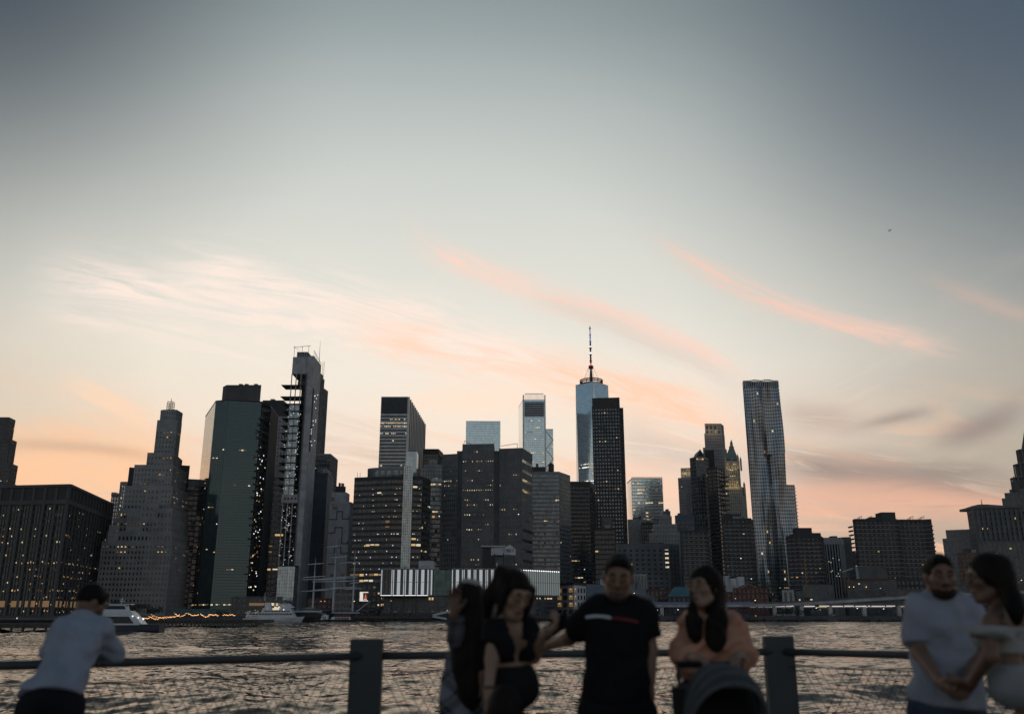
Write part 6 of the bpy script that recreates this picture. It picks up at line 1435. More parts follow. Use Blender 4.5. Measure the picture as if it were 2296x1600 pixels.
# --- trees
FOL=[mat('leaf_green_'+n_,c_,.8,var=.4,vs=1.5) for n_,c_ in (('dark',(.030,.045,.025)),('mid',(.05,.07,.035)))]
BARK=mat('bark',(.05,.04,.03),.9)
def tree(U_,ytop,Y,hw,label,nl=520,group='trees along the far bank'):
    top=at(U_,ytop,Y); H_=top.z-LAND; x=top.x
    t=thing('tree',label,'tree',(x,Y,LAND),group)
    o=MB(); o.tube((x,Y,LAND),(x+.1,Y,LAND+H_*.45),.035*H_,.02*H_,n=7)
    for i in range(5):
        a=i*1.3+U_; o.tube((x+.1,Y,LAND+H_*(.32+.03*i)),(x+math.cos(a)*hw*.6,Y+math.sin(a)*hw*.6,LAND+H_*random.uniform(.6,.85)),.013*H_,.004*H_,n=5)
    o.build('trunk',BARK,t)
    cl=[(random.gauss(0,.45)*hw,random.gauss(0,.4)*hw,H_*random.uniform(.42,.88),random.uniform(.22,.42)*hw) for _ in range(11)]
    mb=[MB(),MB()]
    for i in range(nl):
        cx_,cy_,cz_,r=random.choice(cl); v=Vector((random.gauss(0,1),random.gauss(0,1),random.gauss(0,1))).normalized()*r*random.random()**.4
        p=Vector((x+cx_+v.x,Y+cy_+v.y,LAND+cz_+v.z*.85)); s_=random.uniform(.25,.55)
        a=Vector((random.gauss(0,1),random.gauss(0,1),random.gauss(0,.6))).normalized()*s_; c=a.orthogonal().normalized()*s_*.6
        mb[i%2].add([p-a,p-c,p+a,p+c],[(0,1,2,3)])
    m_=MB(); m_.add(mb[0].v,mb[0].f,0); m_.add(mb[1].v,mb[1].f,1); m_.build('crown',FOL,t)
tree(262,1342,540,5,'round dark tree at the foot of pale stepped tower, behind leaning man head'); tree(312,1352,530,7,'wide dark tree over the white passenger boat cabin'); tree(232,1362,525,5,'low dark tree just right of the leaning man head'); tree(346,1360,545,6,'dark tree before the right corner of pale stepped tower'); tree(285,1350,555,6,'dark tree between round tree and wide tree at stepped tower foot')
tree(1703,1292,640,9,'dark bushy tree above the gabled brick warehouse roof'); tree(1722,1300,645,7,'smaller dark tree right of the warehouse gable'); tree(1752,1296,650,6,'dark tree below the rippled steel tower foot')
tree(2180,1280,640,11,'large dark tree seen between the talking couple'); tree(2150,1296,620,8,'dark tree beside the white-shirted man ear'); tree(2285,1290,620,9,'dark tree at the far right edge behind the woman hair'); tree(1788,1366,Y0+9,4,'small dark tree under the viaduct beside second pillar'); tree(1765,1364,Y0+9,4,'small dark tree under the viaduct by the string lights')
tree(2100,1300,640,8,'dark tree behind the white-shirted man head'); tree(2232,1306,600,7,'dark tree behind the woman face')
# people and clutter on the far pier are too small to part: tiny crowd
cr=MB()
for i in range(260):
    x=random.uniform(plan(800,Y0-5,0).x,plan(1330,Y0-5,0).x); y=Y0+random.uniform(-12,4); h=random.uniform(1.55,1.8); q=LAND+.15
    cr.tube((x,y,q),(x,y,q+h*.8),.2,.24,n=6); cr.ball((x,y,q+h*.92),.13,seg=6,rings=4)
o=cr.build('far_crowd',[mat('crowd_clothes',(.10,.10,.11),.9,var=.8,vs=.6)]); o['kind']='stuff'; o['label']='tiny far crowd strolling on the pier deck'
# small aircraft high on the right
ar=thing('aircraft','tiny dark aircraft high in the sky at the right','aircraft',at(1995,516.5,1500)); p=at(1995,516.5,1500)
o=MB(); o.tube((p.x-2.6,p.y,p.z+.5),(p.x+2.2,p.y,p.z-.3),.45,.35,n=8); o.tube((p.x+2.2,p.y,p.z-.3),(p.x+3.2,p.y,p.z-.45),.35,.02,n=8); o.build('fuselage',DARK,ar)
o=MB(); o.hexa([(p.x-.3,p.y-6,p.z),(p.x+.9,p.y-6,p.z),(p.x+.9,p.y+6,p.z),(p.x-.3,p.y+6,p.z),(p.x-.3,p.y-6,p.z+.15),(p.x+.9,p.y-6,p.z+.15),(p.x+.9,p.y+6,p.z+.15),(p.x-.3,p.y+6,p.z+.15)]); o.build('wing',DARK,ar)
o=MB(); o.hexa([(p.x-2.8,p.y-.1,p.z+.5),(p.x-2,p.y-.1,p.z+.4),(p.x-2,p.y+.1,p.z+.4),(p.x-2.8,p.y+.1,p.z+.5),(p.x-3.1,p.y-.1,p.z+1.7),(p.x-2.6,p.y-.1,p.z+1.7),(p.x-2.6,p.y+.1,p.z+1.7),(p.x-3.1,p.y+.1,p.z+1.7)]); o.build('tail_fin',DARK,ar)
# ================================================================== promenade, railing
x0_,x1_=-12,14
def rail_pt(px_,py_):
    d=ray(px_,py_); t=(-.33)/d.z; return Vector((d.x*t,d.y*t,ZC-.33))
P1=rail_pt(822,1470); P2=rail_pt(1746,1460); P0=rail_pt(-20,1492); P3=rail_pt(2052,1468)
dir0=(P0-P1).normalized(); dir3=(P3-P2).normalized()
A0=P1+dir0*(P2-P1).length; A3=P2+dir3*(P2-P1).length
RP=[A0,P1,P2,A3]
dk=MB()
edge=[Vector((p.x,p.y+.35)) for p in RP]
poly=[Vector((A0.x-6,A0.y-2.0)),]+edge[:]+[Vector((A3.x+6,A3.y-2.0)),Vector((A3.x+6,-9)),Vector((A0.x-6,-9))]
poly=poly[::-1]
dk.prism(poly,DECK-.4,DECK); structure(dk.build('pavement',mat('promenade_concrete',(.16,.155,.15),.85,var=.2,vs=.6,bump=.3,bs=12)))
wl_=MB(); wl_.prism(poly,-3,DECK-.404); structure(wl_.build('quay_wall',CONC_D))
PAINT=mat('grey_painted_steel',(.048,.056,.060),.55,.15,var=.10,vs=2.0); CABLE=mat('steel_cable',(.06,.055,.05),.5,.3,var=0)
rl=thing('railing','long grey pipe railing with wide flat posts and wire netting along the waterfront','railing',((P1.x+P2.x)/2,(P1.y+P2.y)/2,DECK))
for i,(a,b_) in enumerate(((A0,P1),(P1,P2),(P2,A3))):
    o=MB(); o.tube(a,b_,.032,n=18); o.build('handrail',PAINT,rl,smooth=True)
    o=MB(); d=Vector((0,0,-.12)); m=(a+b_)/2+Vector((0,0,-.135)); o.tube(a+d,m,.0055,n=6); o.tube(m,b_+d,.0055,n=6); d=Vector((0,0,-.98)); o.tube(a+d,b_+d,.006,n=6); o.build('edge_cable',CABLE,rl)
    # diamond wire netting
    o=MB(); L=(b_-a).length; t=(b_-a).normalized(); H0=.845; z0=-.975; sp=.075; n=int((L+H0*.6)/sp); nn=Vector((t.y,-t.x,0))*.003
    for k in range(n):
        for s in (1,-1):
            u0=k*sp-(H0*.55 if s>0 else 0); u1=u0+s*H0*.55
            za,zb=z0,z0+H0
            if s<0: u0+=0
            lo,hi=(u0,u1) if u0<u1 else (u1,u0)
            if lo<.12 or hi>L-.12: continue
            p=a+t*u0+Vector((0,0,za))+nn*s; q=a+t*u1+Vector((0,0,zb))+nn*s
            o.tube(p,q,.0032,n=4,cap=False)
    o.build('wire_netting',CABLE,rl,'stuff')
def post(p,t):
    rz=math.atan2(t.y,t.x); w,dp,h=.262,.10,1.205
    ct,st=math.cos(rz),math.sin(rz); e=.006
    o=MB(); base=Vector((p.x,p.y,DECK)); pts=[]
    def ringpts(z,ins): return [(base.x+ct*sx*(w/2-ins)-st*sy*(dp/2-ins),base.y+st*sx*(w/2-ins)+ct*sy*(dp/2-ins),DECK+z) for sx,sy in ((-1,-1),(1,-1),(1,1),(-1,1))]
    r=[ringpts(0,0),ringpts(h-e,0),ringpts(h,e)]
    vs=[q for rr in r for q in rr]; fs=[(3,2,1,0),(8,9,10,11)]
    for k in range(2):
        for j in range(4): fs.append((k*4+j,k*4+(j+1)%4,k*4+4+(j+1)%4,k*4+4+j))
    o.add(vs,fs); o.build('post',PAINT,rl)
    o=MB(); 
    for sx in (-.2,.2):
        for sy in (-.08,.08): c=(base.x+ct*sx-st*sy,base.y+st*sx+ct*sy); o.tube((c[0],c[1],DECK+.012),(c[0],c[1],DECK+.04),.014,n=6)
    o.build('anchor_bolt',CABLE,rl); o=MB(); o.prism([(base.x+ct*sx-st*sy,base.y+st*sx+ct*sy) for sx,sy in ((-.24,-.12),(.24,-.12),(.24,.12),(-.24,.12))],DECK+.001,DECK+.013); o.build('base_plate',PAINT,rl)
post(P1,Vector((1,0.02,0))); post(P2,Vector((1,-.02,0))); post(A0,dir0*-1); post(A3,dir3)

# ================================================================== people: smooth implicit bodies
class SDF:
    def __init__(s): s.p=[]; s.cuts=[]
    def cap(s,a,b,ra,rb=None,k=.02,op='+',flat=False,sq=None):
        rb=ra if rb is None else rb; s.p.append(('c',np.array(a,float),np.array(b,float),ra,rb,k,op,flat,sq)); return s
    def ell(s,c,r,R=None,k=.02,op='+'):
        s.p.append(('e',np.array(c,float),np.array(r,float),R,None,k,op,False,None)); return s
    def cut(s,n,d): s.cuts.append((np.array(n,float),d)); return s
    def mesh(s,vox,wr=0.0,seed=0):
        lo=np.full(3,1e9); hi=np.full(3,-1e9); bb=[]
        for q in s.p:
            if q[0]=='c': r=max(q[3],q[4]); l=np.minimum(q[1],q[2])-r; h=np.maximum(q[1],q[2])+r
            else: r=q[2].max(); l=q[1]-r; h=q[1]+r
            m=q[5]+vox*3+wr; bb.append((l-m,h+m))
            if q[6]=='+': lo=np.minimum(lo,l); hi=np.maximum(hi,h)
        lo-=vox*4+wr; hi+=vox*4+wr; n=np.ceil((hi-lo)/vox).astype(int)+1
        D=np.full(n,.12,np.float32); ax=[lo[i]+np.arange(n[i])*vox for i in range(3)]
        for q,(l,h) in zip(s.p,bb):
            i0=np.clip(((l-lo)/vox).astype(int),0,n-1); i1=np.clip(((h-lo)/vox).astype(int)+2,1,n)
            sl=tuple(slice(i0[i],i1[i]) for i in range(3))
            if any(i1[i]<=i0[i] for i in range(3)): continue
            X=ax[0][i0[0]:i1[0],None,None]; Y=ax[1][None,i0[1]:i1[1],None]; Z=ax[2][None,None,i0[2]:i1[2]]
            if q[0]=='c':
                a,b_=q[1],q[2]; ba=b_-a; bl=max(1e-9,(ba@ba))
                px_,py_,pz_=X-a[0],Y-a[1],Z-a[2]
                t=(px_*ba[0]+py_*ba[1]+pz_*ba[2])/bl; tc_=np.clip(t,0,1)
                ex,ey,ez=px_-ba[0]*tc_,py_-ba[1]*tc_,pz_-ba[2]*tc_
                if q[8] is not None: ex=ex/q[8][0]; ey=ey/q[8][1]
                d=np.sqrt(ex*ex+ey*ey+ez*ez)-(q[3]+(q[4]-q[3])*tc_)
                if q[7]: d=np.maximum(d,(t-1)*math.sqrt(bl))
            else:
                c,r,R=q[1],q[2],q[3]; v=[X-c[0],Y-c[1],Z-c[2]]
                if R is not None: v=[v[0]*R[0][i]+v[1]*R[1][i]+v[2]*R[2][i] for i in range(3)]
                k0=np.sqrt((v[0]/r[0])**2+(v[1]/r[1])**2+(v[2]/r[2])**2); k1=np.sqrt((v[0]/r[0]**2)**2+(v[1]/r[1]**2)**2+(v[2]/r[2]**2)**2)
                d=k0*(k0-1)/np.maximum(k1,1e-6)
            k=q[5]; A=D[sl]
            if q[6]=='+': hh=np.maximum(k-np.abs(A-d),0)/k; D[sl]=np.minimum(A,d)-hh*hh*k*.25
            else: d=-d; hh=np.maximum(k-np.abs(A-d),0)/k; D[sl]=np.maximum(A,d)+hh*hh*k*.25
        X=ax[0][:,None,None]; Y=ax[1][None,:,None]; Z=ax[2][None,None,:]
        if wr>0:
            r=np.random.RandomState(seed); W_=0
            for i in range(7):
                f=r.uniform(20,55); th=r.uniform(0,6.28); el=r.normal(0,.8)
                W_=W_+np.sin(f*(np.cos(th)*X+np.sin(th)*Y+el*Z*.8)+2.0*np.sin(9*Z+r.uniform(0,6))+r.uniform(0,6.28))
            D=D+(wr/2.6*W_).astype(np.float32)
        for nrm,dd in s.cuts: D=np.maximum(D,(nrm[0]*X+nrm[1]*Y+nrm[2]*Z-dd).astype(np.float32))
        return surface_nets(D,lo,vox)
def surface_nets(D,lo,vox):
    I=D<0; n=np.array(D.shape); c=n-1
    cnt=np.zeros(c,np.int8)
    for dx in (0,1):
        for dy in (0,1):
            for dz in (0,1): cnt+=I[dx:c[0]+dx,dy:c[1]+dy,dz:c[2]+dz]
    act=(cnt>0)&(cnt<8); idx=np.argwhere(act); N=len(idx)
    pos=np.zeros((N,3)); w=np.zeros(N)
    i,j,k=idx.T
    for axis in range(3):
        o=[0,0,0]; o[axis]=1
        for a in (0,1):
            for b_ in (0,1):
                s=[0,0,0]; other=[q for q in range(3) if q!=axis]; s[other[0]]=a; s[other[1]]=b_
                d0=D[i+s[0],j+s[1],k+s[2]]; d1=D[i+s[0]+o[0],j+s[1]+o[1],k+s[2]+o[2]]
                x=(d0<0)!=(d1<0); t=np.where(x,d0/np.where(x,d0-d1,1),0)
                p=np.zeros((N,3)); p[:]=s; p[:,axis]+=t
                pos+=p*x[:,None]; w+=x
    V=lo+(idx+pos/np.maximum(w,1)[:,None])*vox
    ids=np.full(c,-1,np.int64); ids[act]=np.arange(N); F=[]
    for axis in range(3):
        o=[0,0,0]; o[axis]=1; b1,b2=[q for q in range(3) if q!=axis]
        sl0=[slice(1,None)]*3; 
        A=I[tuple(slice(0,n[q]-1) if q==axis else slice(1,n[q]-1) for q in range(3))]; B=I[tuple(slice(1,n[q]) if q==axis else slice(1,n[q]-1) for q in range(3))]
        e=np.argwhere(A!=B); 
        if len(e)==0: continue
        fl=A[tuple(e.T)]; e=e.copy(); e[:,b1]+=1; e[:,b2]+=1
        def cid(u_,v_): q=e.copy(); q[:,b1]-=u_; q[:,b2]-=v_; return ids[tuple(q.T)]
        q=np.stack([cid(1,1),cid(0,1),cid(0,0),cid(1,0)],1)
        flip=fl if axis!=1 else ~fl
        q[~flip]=q[~flip][:,::-1]; F.append(q)
    return V,np.vstack(F)
def mesh_np(name,V,F,m,parent):
    me=bpy.data.meshes.new(name); me.vertices.add(len(V)); me.vertices.foreach_set('co',np.ascontiguousarray(V,np.float32).ravel())
    me.loops.add(F.size); me.loops.foreach_set('vertex_index',F.ravel().astype(np.int32)); me.polygons.add(len(F))
    me.polygons.foreach_set('loop_start',np.arange(0,F.size,4,dtype=np.int32)); me.polygons.foreach_set('loop_total',np.full(len(F),4,np.int32))
    me.polygons.foreach_set('use_smooth',np.ones(len(F),bool)); me.update(); me.validate(); me.materials.append(m)
    o=bpy.data.objects.new(name,me); COL.objects.link(o); o.parent=parent; return o
def skin(name,c):
    m=mat(name,c,.5,var=.10,vs=9,bump=.10,bs=60); b=m.node_tree.nodes['Principled BSDF']
    b.inputs['Subsurface Weight'].default_value=.12; b.inputs['Subsurface Radius'].default_value=(.012,.004,.002); return m
SK_A=skin('skin_tan',(.235,.135,.088)); SK_B=skin('skin_fair',(.31,.195,.135)); SK_C=skin('skin_brown',(.165,.092,.058))
HAIR=mat('dark_hair',(.010,.009,.008),.6,var=.5,vs=7,bump=.35,bs=28,stretch=(3.0,3.0,.22),spec=.12); HAIR2=mat('brown_black_hair',(.013,.010,.008),.6,var=.5,vs=7,bump=.35,bs=28,stretch=(3.0,3.0,.22),spec=.12)
EYEW=mat('eye_white',(.22,.20,.19),.25,var=0); EYED=mat('eye_iris',(.02,.014,.01),.2,var=0); LIP=mat('lips',(.150,.068,.052),.45,var=.1,vs=20)
BLACKC=mat('black_cotton',(.012,.012,.014),.9,var=.25,vs=5,bump=.25,bs=22,spec=.12); WHITEC=mat('white_cotton',(.34,.36,.42),.9,var=.08,vs=4,bump=.3,bs=14,spec=.12)
SHIRTB=mat('pale_blue_linen',(.30,.335,.40),.9,var=.12,vs=4,bump=.35,bs=14,spec=.12); PEACH=mat('peach_linen',(.56,.29,.195),.9,var=.12,vs=4,bump=.4,bs=12,spec=.12); DENIM=mat('blue_denim',(.05,.065,.10),.9,var=.2,vs=6,bump=.3,bs=60,spec=.12)
DARKT=mat('black_trousers',(.014,.014,.017),.85,var=.2,vs=5,bump=.3,bs=12,spec=.12); CREAM=mat('off_white_linen',(.36,.36,.35),.9,var=.08,vs=5,bump=.35,bs=12,spec=.12); GREYT=mat('grey_white_trousers',(.27,.28,.29),.9,var=.1,vs=5,bump=.35,bs=10,spec=.12); SHOE=mat('dark_shoe',(.03,.03,.03),.6)
def plaid(name,s,lo,hi,skew=0.0):
    m=mat(name,lo,.9,var=0,bump=.2,bs=40); t=m.node_tree; b=t.nodes['Principled BSDF']; g=t.nodes.new('ShaderNodeTexCoord'); sp=t.nodes.new('ShaderNodeSeparateXYZ'); t.links.new(g.outputs['Object'],sp.inputs[0])
    X,Y,Z=(E(t,sp.outputs[i]) for i in range(3)); q=X+Y*.6
    a=(q+Z*skew)*s; c=(Z-q*skew)*s
    def bars(e): f=e.f('FRACT'); return ((f-.5).f('ABSOLUTE')*(-1.0)+.28).sstep(-.02,.05)*.55+((f-.08).f('ABSOLUTE')*(-1.0)+.035).sstep(-.01,.01)*.5
    k=(bars(a)*.5+bars(c)*.5); t.links.new(const_mix(t,k.f('MULTIPLY',1.0,clamp=True),(*lo,1),(*hi,1)),b.inputs['Base Color']); return m
PLAID=plaid('dark_plaid',5.5,(.008,.009,.012),(.34,.37,.42),1.0); CHECK=plaid('grey_check',11.0,(.03,.033,.038),(.20,.21,.23))
def V3(*a): return np.array(a,float)
def rot(yaw=0,pitch=0,roll=0):
    R=Matrix.Rotation(yaw,3,'Z')@Matrix.Rotation(pitch,3,'X')@Matrix.Rotation(roll,3,'Y'); return np.array(R)
class Person:
    """local frame: faces -y, x to the viewer's right when yaw=0; 'l' is the -x side"""
    def __init__(s,label,px_,Y,yaw,h,male,skin_m,hip=None,lean=None,headrot=(0,0,0),g=1.0,sw=None,head=None):
        p=plan(px_,Y,DECK+1.0); s.root=thing('person',label,'person',(p.x,Y,DECK)); s.root['group']='people along the railing'
        s.yaw=yaw; s.root.rotation_euler=(0,0,yaw); s.Y=Y; s.loc=Vector((p.x,Y,DECK)); s.h=h; k=h/1.72; s.k=k; s.male=male; s.skin=skin_m; s.g=g
        s.sw=(sw or (.185 if male else .16))*k
        s.pel=V3(0,0,.93*k) if hip is None else V3(*hip); s.neck=(V3(0,.01,1.435*k)) if lean is None else V3(*lean)
        s.up=(s.neck-s.pel)/np.linalg.norm(s.neck-s.pel); s.tl=np.linalg.norm(s.neck-s.pel)
        s.right=V3(1,0,0); f=np.cross(s.up,s.right); s.fwd=-f/np.linalg.norm(f)   # forward ~ -y
        s.R=np.stack([s.right,-s.fwd,s.up],1)
        hd=s.neck+s.up*.05*k+V3(0,-.03,.135)*k if head is None else V3(*head)
        s.hc=hd; s.HR=rot(*headrot)
        s.j={}
        for q,sg in (('l',-1),('r',1)):
            sh=s.neck-s.up*.055*k+s.right*sg*s.sw
            s.j['sh'+q]=sh; s.j['el'+q]=sh+V3(sg*.05,.03,-.285)*k; s.j['wr'+q]=s.j['el'+q]+V3(sg*.01,-.06,-.25)*k
            s.j['hip'+q]=s.pel+V3(sg*(.09 if male else .066),0,-.03)*k; s.j['kn'+q]=V3(sg*.10,-.01,.49*k); s.j['an'+q]=V3(sg*.105,.03,.09*k)
        s.handdir={'l':V3(0,-.15,-1),'r':V3(0,-.15,-1)}; s.palm={'l':V3(1,0,0),'r':V3(-1,0,0)}; s.curl={'l':.5,'r':.5}; s.down=False
    def J(s,px_,py_,Y):      # photo pixel at depth Y -> local coordinates
        v=at(px_,py_,Y)-s.loc; c,n=math.cos(-s.yaw),math.sin(-s.yaw); return V3(v.x*c-v.y*n,v.x*n+v.y*c,v.z)
    def torso(s,S_,inf=0.0,t0=-.1,t1=1.0,k=.025):
        kk=s.k; rows=[(-.02,.150,.104,.10),(.14,.140,.098,.10),(.32,.130,.092,.11),(.50,.136,.098,.11),(.68,.146,.100,.10),(.84,.122,.078,.06)] if s.male else [(-.04,.150,.106,.10),(.12,.136,.096,.09),(.30,.104,.078,.10),(.50,.110,.082,.10),(.68,.120,.086,.09),(.84,.100,.066,.05)]
        for t,rx,ry,rz in rows:
            if t0<=t<=t1: S_.ell(s.pel+s.up*s.tl*t,((rx*s.g+inf)*kk,(ry*s.g+inf)*kk,(rz+inf*.5)*kk),s.R,k)
        if t1>.9: S_.cap(s.j['shl']*.86+s.j['shr']*.14-s.up*.005,s.j['shr']*.86+s.j['shl']*.14-s.up*.005,(.052+inf)*kk,k=k); 
        if t1>.9: S_.cap(s.neck-s.up*.05,s.neck-s.up*.02-s.fwd*0,(.066+inf*.6)*kk,k=k); [S_.cap(s.neck+s.up*.01*kk,s.j['sh'+q]*.75+s.neck*.25,(.046+inf)*kk,(.05+inf)*kk,k=k) for q in 'lr']
        if not s.male and t0<.6<t1:
            for sg in (-1,1): S_.ell(s.pel+s.up*s.tl*.60+s.right*sg*.068*kk+s.fwd*.075*kk,((.052+inf*.8)*kk,(.050+inf*.8)*kk,(.056+inf*.8)*kk),s.R,.02)
    def hand(s,S_,q):
        kk=s.k; w=s.j['wr'+q]; d=s.handdir[q]/np.linalg.norm(s.handdir[q]); n=s.palm[q]-d*(s.palm[q]@d); n/=np.linalg.norm(n); x=np.cross(n,d); cu=s.curl[q]
        sg=1 if q=='l' else -1
        S_.cap(w,w+d*.035*kk,.024*kk,.026*kk,k=.015)
        for i in (-1,0,1): S_.cap(w+d*.03*kk+x*i*.014*kk,w+d*.085*kk+x*i*.021*kk,.0155*kk,.0135*kk,k=.012)
        for i,(off,L) in enumerate(((-.030,.066),(-.010,.075),(.010,.070),(.029,.055))):
            b0=w+d*.088*kk+x*off*kk; a1=cu*.7; d1=d*math.cos(a1)+n*math.sin(a1); b1=b0+d1*L*.5*kk; a2=cu*1.6; d2=d*math.cos(a2)+n*math.sin(a2); b2=b1+d2*L*.36*kk; a3=cu*2.2; d3=d*math.cos(a3)+n*math.sin(a3); b3=b2+d3*L*.28*kk
            S_.cap(b0,b1,.0100*kk,.0092*kk,k=.003).cap(b1,b2,.0092*kk,.0084*kk,k=.003).cap(b2,b3,.0084*kk,.0072*kk,k=.003)
        e=-1 if q=='l' else 1
        tb=w+d*.03*kk-x*.026*kk; td=d*.62-x*.62+n*.35; td/=np.linalg.norm(td); t1=tb+td*.045*kk; t2=t1+(td*.6+d*.5+n*.25*cu)*.034*kk
        S_.cap(tb,t1,.0145*kk,.011*kk,k=.010).cap(t1,t2,.011*kk,.0085*kk,k=.004)
    def arms(s,S_,inf=0,to=1.0,k=.02,which='lr'):
        kk=s.k
        for q in which:
            S_.cap(s.j['sh'+q],s.j['el'+q],(.047 if s.male else .037)*kk+inf,(.039 if s.male else .031)*kk+inf,k=.03)
            S_.cap(s.j['el'+q],s.j['wr'+q],(.039 if s.male else .031)*kk+inf,(.026 if s.male else .021)*kk+inf,k=.02)
    def face(s,S_):
        kk=s.k*.93; c=s.hc; R=s.HR; P=lambda x,y,z: c+R@V3(x*kk,y*kk,z*kk); f=1.0 if s.male else .93
        S_.ell(P(0,.012,.032),V3(.077 if s.male else .073,.098,.088)*kk,R,.02); S_.ell(P(0,-.022,-.045),V3(.060*f,.064,.066)*kk,R,.03); S_.ell(P(0,-.068,-.098),V3(.026*f,.020,.019)*kk,R,.03)
        for sg in (-1,1):
            S_.cap(P(sg*.058,.0,-.06),P(sg*.03,-.06,-.095),.020*kk,.016*kk,k=.025); S_.ell(P(sg*.045,-.062,-.014),V3(.019,.018,.017)*kk,R,.03)
            S_.ell(P(sg*.080,.012,-.008),V3(.009,.020,.032)*kk,R,.008)
        S_.cap(P(-.045,-.080,.030),P(.045,-.080,.030),.014*kk,k=.02)
        for sg in (-1,1): S_.ell(P(sg*.033,-.100,.008),V3(.018,.014,.011)*kk,R,.010,'-')
        if s.down:
            for sg in (-1,1): S_.ell(P(sg*.032,-.0845,.007),V3(.0135,.0115,.010)*kk,R,.003)
        S_.cap(P(0,-.092,.016),P(0,-.109,-.025),.0078*kk,.0108*kk,k=.012); 
        for sg in (-1,1): S_.ell(P(sg*.014,-.098,-.030),V3(.0085,.010,.007)*kk,R,.006)
        S_.ell(P(0,-.083,-.060),V3(.021,.011,.011)*kk,R,.014)
        S_.cap(s.neck-s.up*.03*kk,P(0,.022,-.045),(.060 if s.male else .050)*kk,(.054 if s.male else .046)*kk,k=.03)
    def body(s,legs=True,vox=.0075):
        S_=SDF(); s.torso(S_,-.012); s.arms(S_); [s.hand(S_,q) for q in 'lr']; s.face(S_); kk=s.k
        for q in 'lr':
            S_.cap(s.j['hip'+q],s.j['kn'+q],(.088 if s.male else .074)*kk*(s.g**.5),.054*kk,k=.03); S_.cap(s.j['kn'+q],s.j['an'+q],.055*kk,.036*kk,k=.03); S_.ell(s.j['an'+q]+V3(0,-.06,-.05)*kk,V3(.042,.12,.038)*kk,None,.03)
        V,Fc=S_.mesh(vox); mesh_np('body',V,Fc,s.skin,s.root)
        kk=s.k*.93
        c=s.hc; P=lambda x,y,z: c+s.HR@V3(x*kk,y*kk,z*kk)
        for sg in (-1,1):
            for nm,m_,pp,r,sq in () if s.down else (('eye',EYEW,P(sg*.032,-.0835,.008),.0125,(1,.9,.72)),('iris',EYED,P(sg*.032,-.0915,.008),.0062,(1,.7,1))):
                o=MB(); o.ball((0,0,0),r*kk,seg=10,rings=6,sq=sq); o.v=[tuple(pp+s.HR@V3(*q)) for q in o.v]; mesh=bpy.data.meshes.new(nm); mesh.from_pydata(o.v,[],o.f); mesh.materials.append(m_); ob=bpy.data.objects.new(nm,mesh); COL.objects.link(ob); ob.parent=s.root
            if s.down: B_=SDF(); B_.cap(P(sg*.020,-.0945,-.001),P(sg*.046,-.0905,.001),.0022*kk,k=.002); V,Fc=B_.mesh(.0022); mesh_np('eyelash',V,Fc,HAIR,s.root)
            B_=SDF(); B_.cap(P(sg*.016,-.0965,.030),P(sg*.034,-.0955,.037),.0045*kk,.005*kk,k=.004).cap(P(sg*.034,-.0955,.037),P(sg*.054,-.083,.031),.005*kk,.003*kk,k=.004); V,Fc=B_.mesh(.003); mesh_np('eyebrow',V,Fc,HAIR,s.root)
        B_=SDF(); B_.cap(P(-.017,-.0905,-.0635),P(.017,-.0905,-.0635),.0042*kk,k=.004).ell(P(0,-.0965,-.066),V3(.015,.006,.0055)*kk,s.HR,.004).ell(P(0,-.0965,-.057),V3(.013,.0055,.004)*kk,s.HR,.003); V,Fc=B_.mesh(.0028); mesh_np('lips',V,Fc,LIP,s.root)
        return s
    def part(s,name,S_,m,vox=.009,wr=0.0,seed=1,label=None):
        V,Fc=S_.mesh(vox,wr,seed); o=mesh_np(name,V,Fc,m,s.root)
        if label: o['label']=label
        return o
    def trousers(s,m,inf=.018,top=.16,wide=.0,name='trousers',full=.0):
        S_=SDF(); kk=s.k
        for t,rx,ry,rz in ((-.05,.150,.106,.10),(.10,.138,.098,.09),(.28,.106 if not s.male else .128,.080,.08)) : S_.ell(s.pel+s.up*s.tl*t,((rx*s.g+inf)*kk,(ry*s.g+inf)*kk,rz*kk),s.R,.025)
        for q in 'lr': S_.cap(s.j['hip'+q],s.j['kn'+q],(.092 if s.male else .078)*kk*(s.g**.5)+inf,.064*kk+inf*.7+wide*.5,k=.03); S_.cap(s.j['kn'+q],s.j['an'+q]+V3(0,0,-.0)*kk,.066*kk+inf*.7+wide*.5,.058*kk+inf*.4+wide,k=.03,flat=True)
        d=s.up; S_.cut(d,float(d@(s.pel+s.up*s.tl*top))); s.part(name,S_,m,.011,.004,3)
        for q in 'lr': o=SDF(); o.ell(s.j['an'+q]+V3(0,-.065,-.045)*kk,V3(.050,.135,.044)*kk,None,.03); o.cut((0,0,-1),-.002); s.part('shoe',o,SHOE,.01)
    def shirt(s,m,inf=.02,hem=-.12,sleeve=.62,loose=.016,long=None,wr=.004,name='shirt',neckcut=True,vox=.009,belly=0.0,flare=0.0,seed=2,extra=None):
        S_=SDF(); kk=s.k; s.torso(S_,inf,-.3,1.0)
        S_.ell(s.pel+s.up*s.tl*(.02),((.150*s.g+inf+flare)*kk,(.104*s.g+inf+flare)*kk,.18*kk),s.R,.03); S_.ell(s.pel+s.up*s.tl*.28+s.fwd*belly*.5,((.130*s.g+inf+flare*.6)*kk,(.094*s.g+inf+belly*.5)*kk,.16*kk),s.R,.03)
        for q in 'lr':
            a,b_,c=s.j['sh'+q],s.j['el'+q],s.j['wr'+q]; r0=(.051 if s.male else .043)*kk+loose
            if long is None: S_.cap(a,a+(b_-a)*sleeve,r0,r0+.006,k=.035,flat=True)
            else: S_.cap(a,b_,r0,r0*.92+long[1],k=.04); S_.cap(b_,b_+(c-b_)*long[0],r0*.88+long[1],(.040*kk+loose)+long[1],k=.03,flat=True)
        if extra: extra(S_)
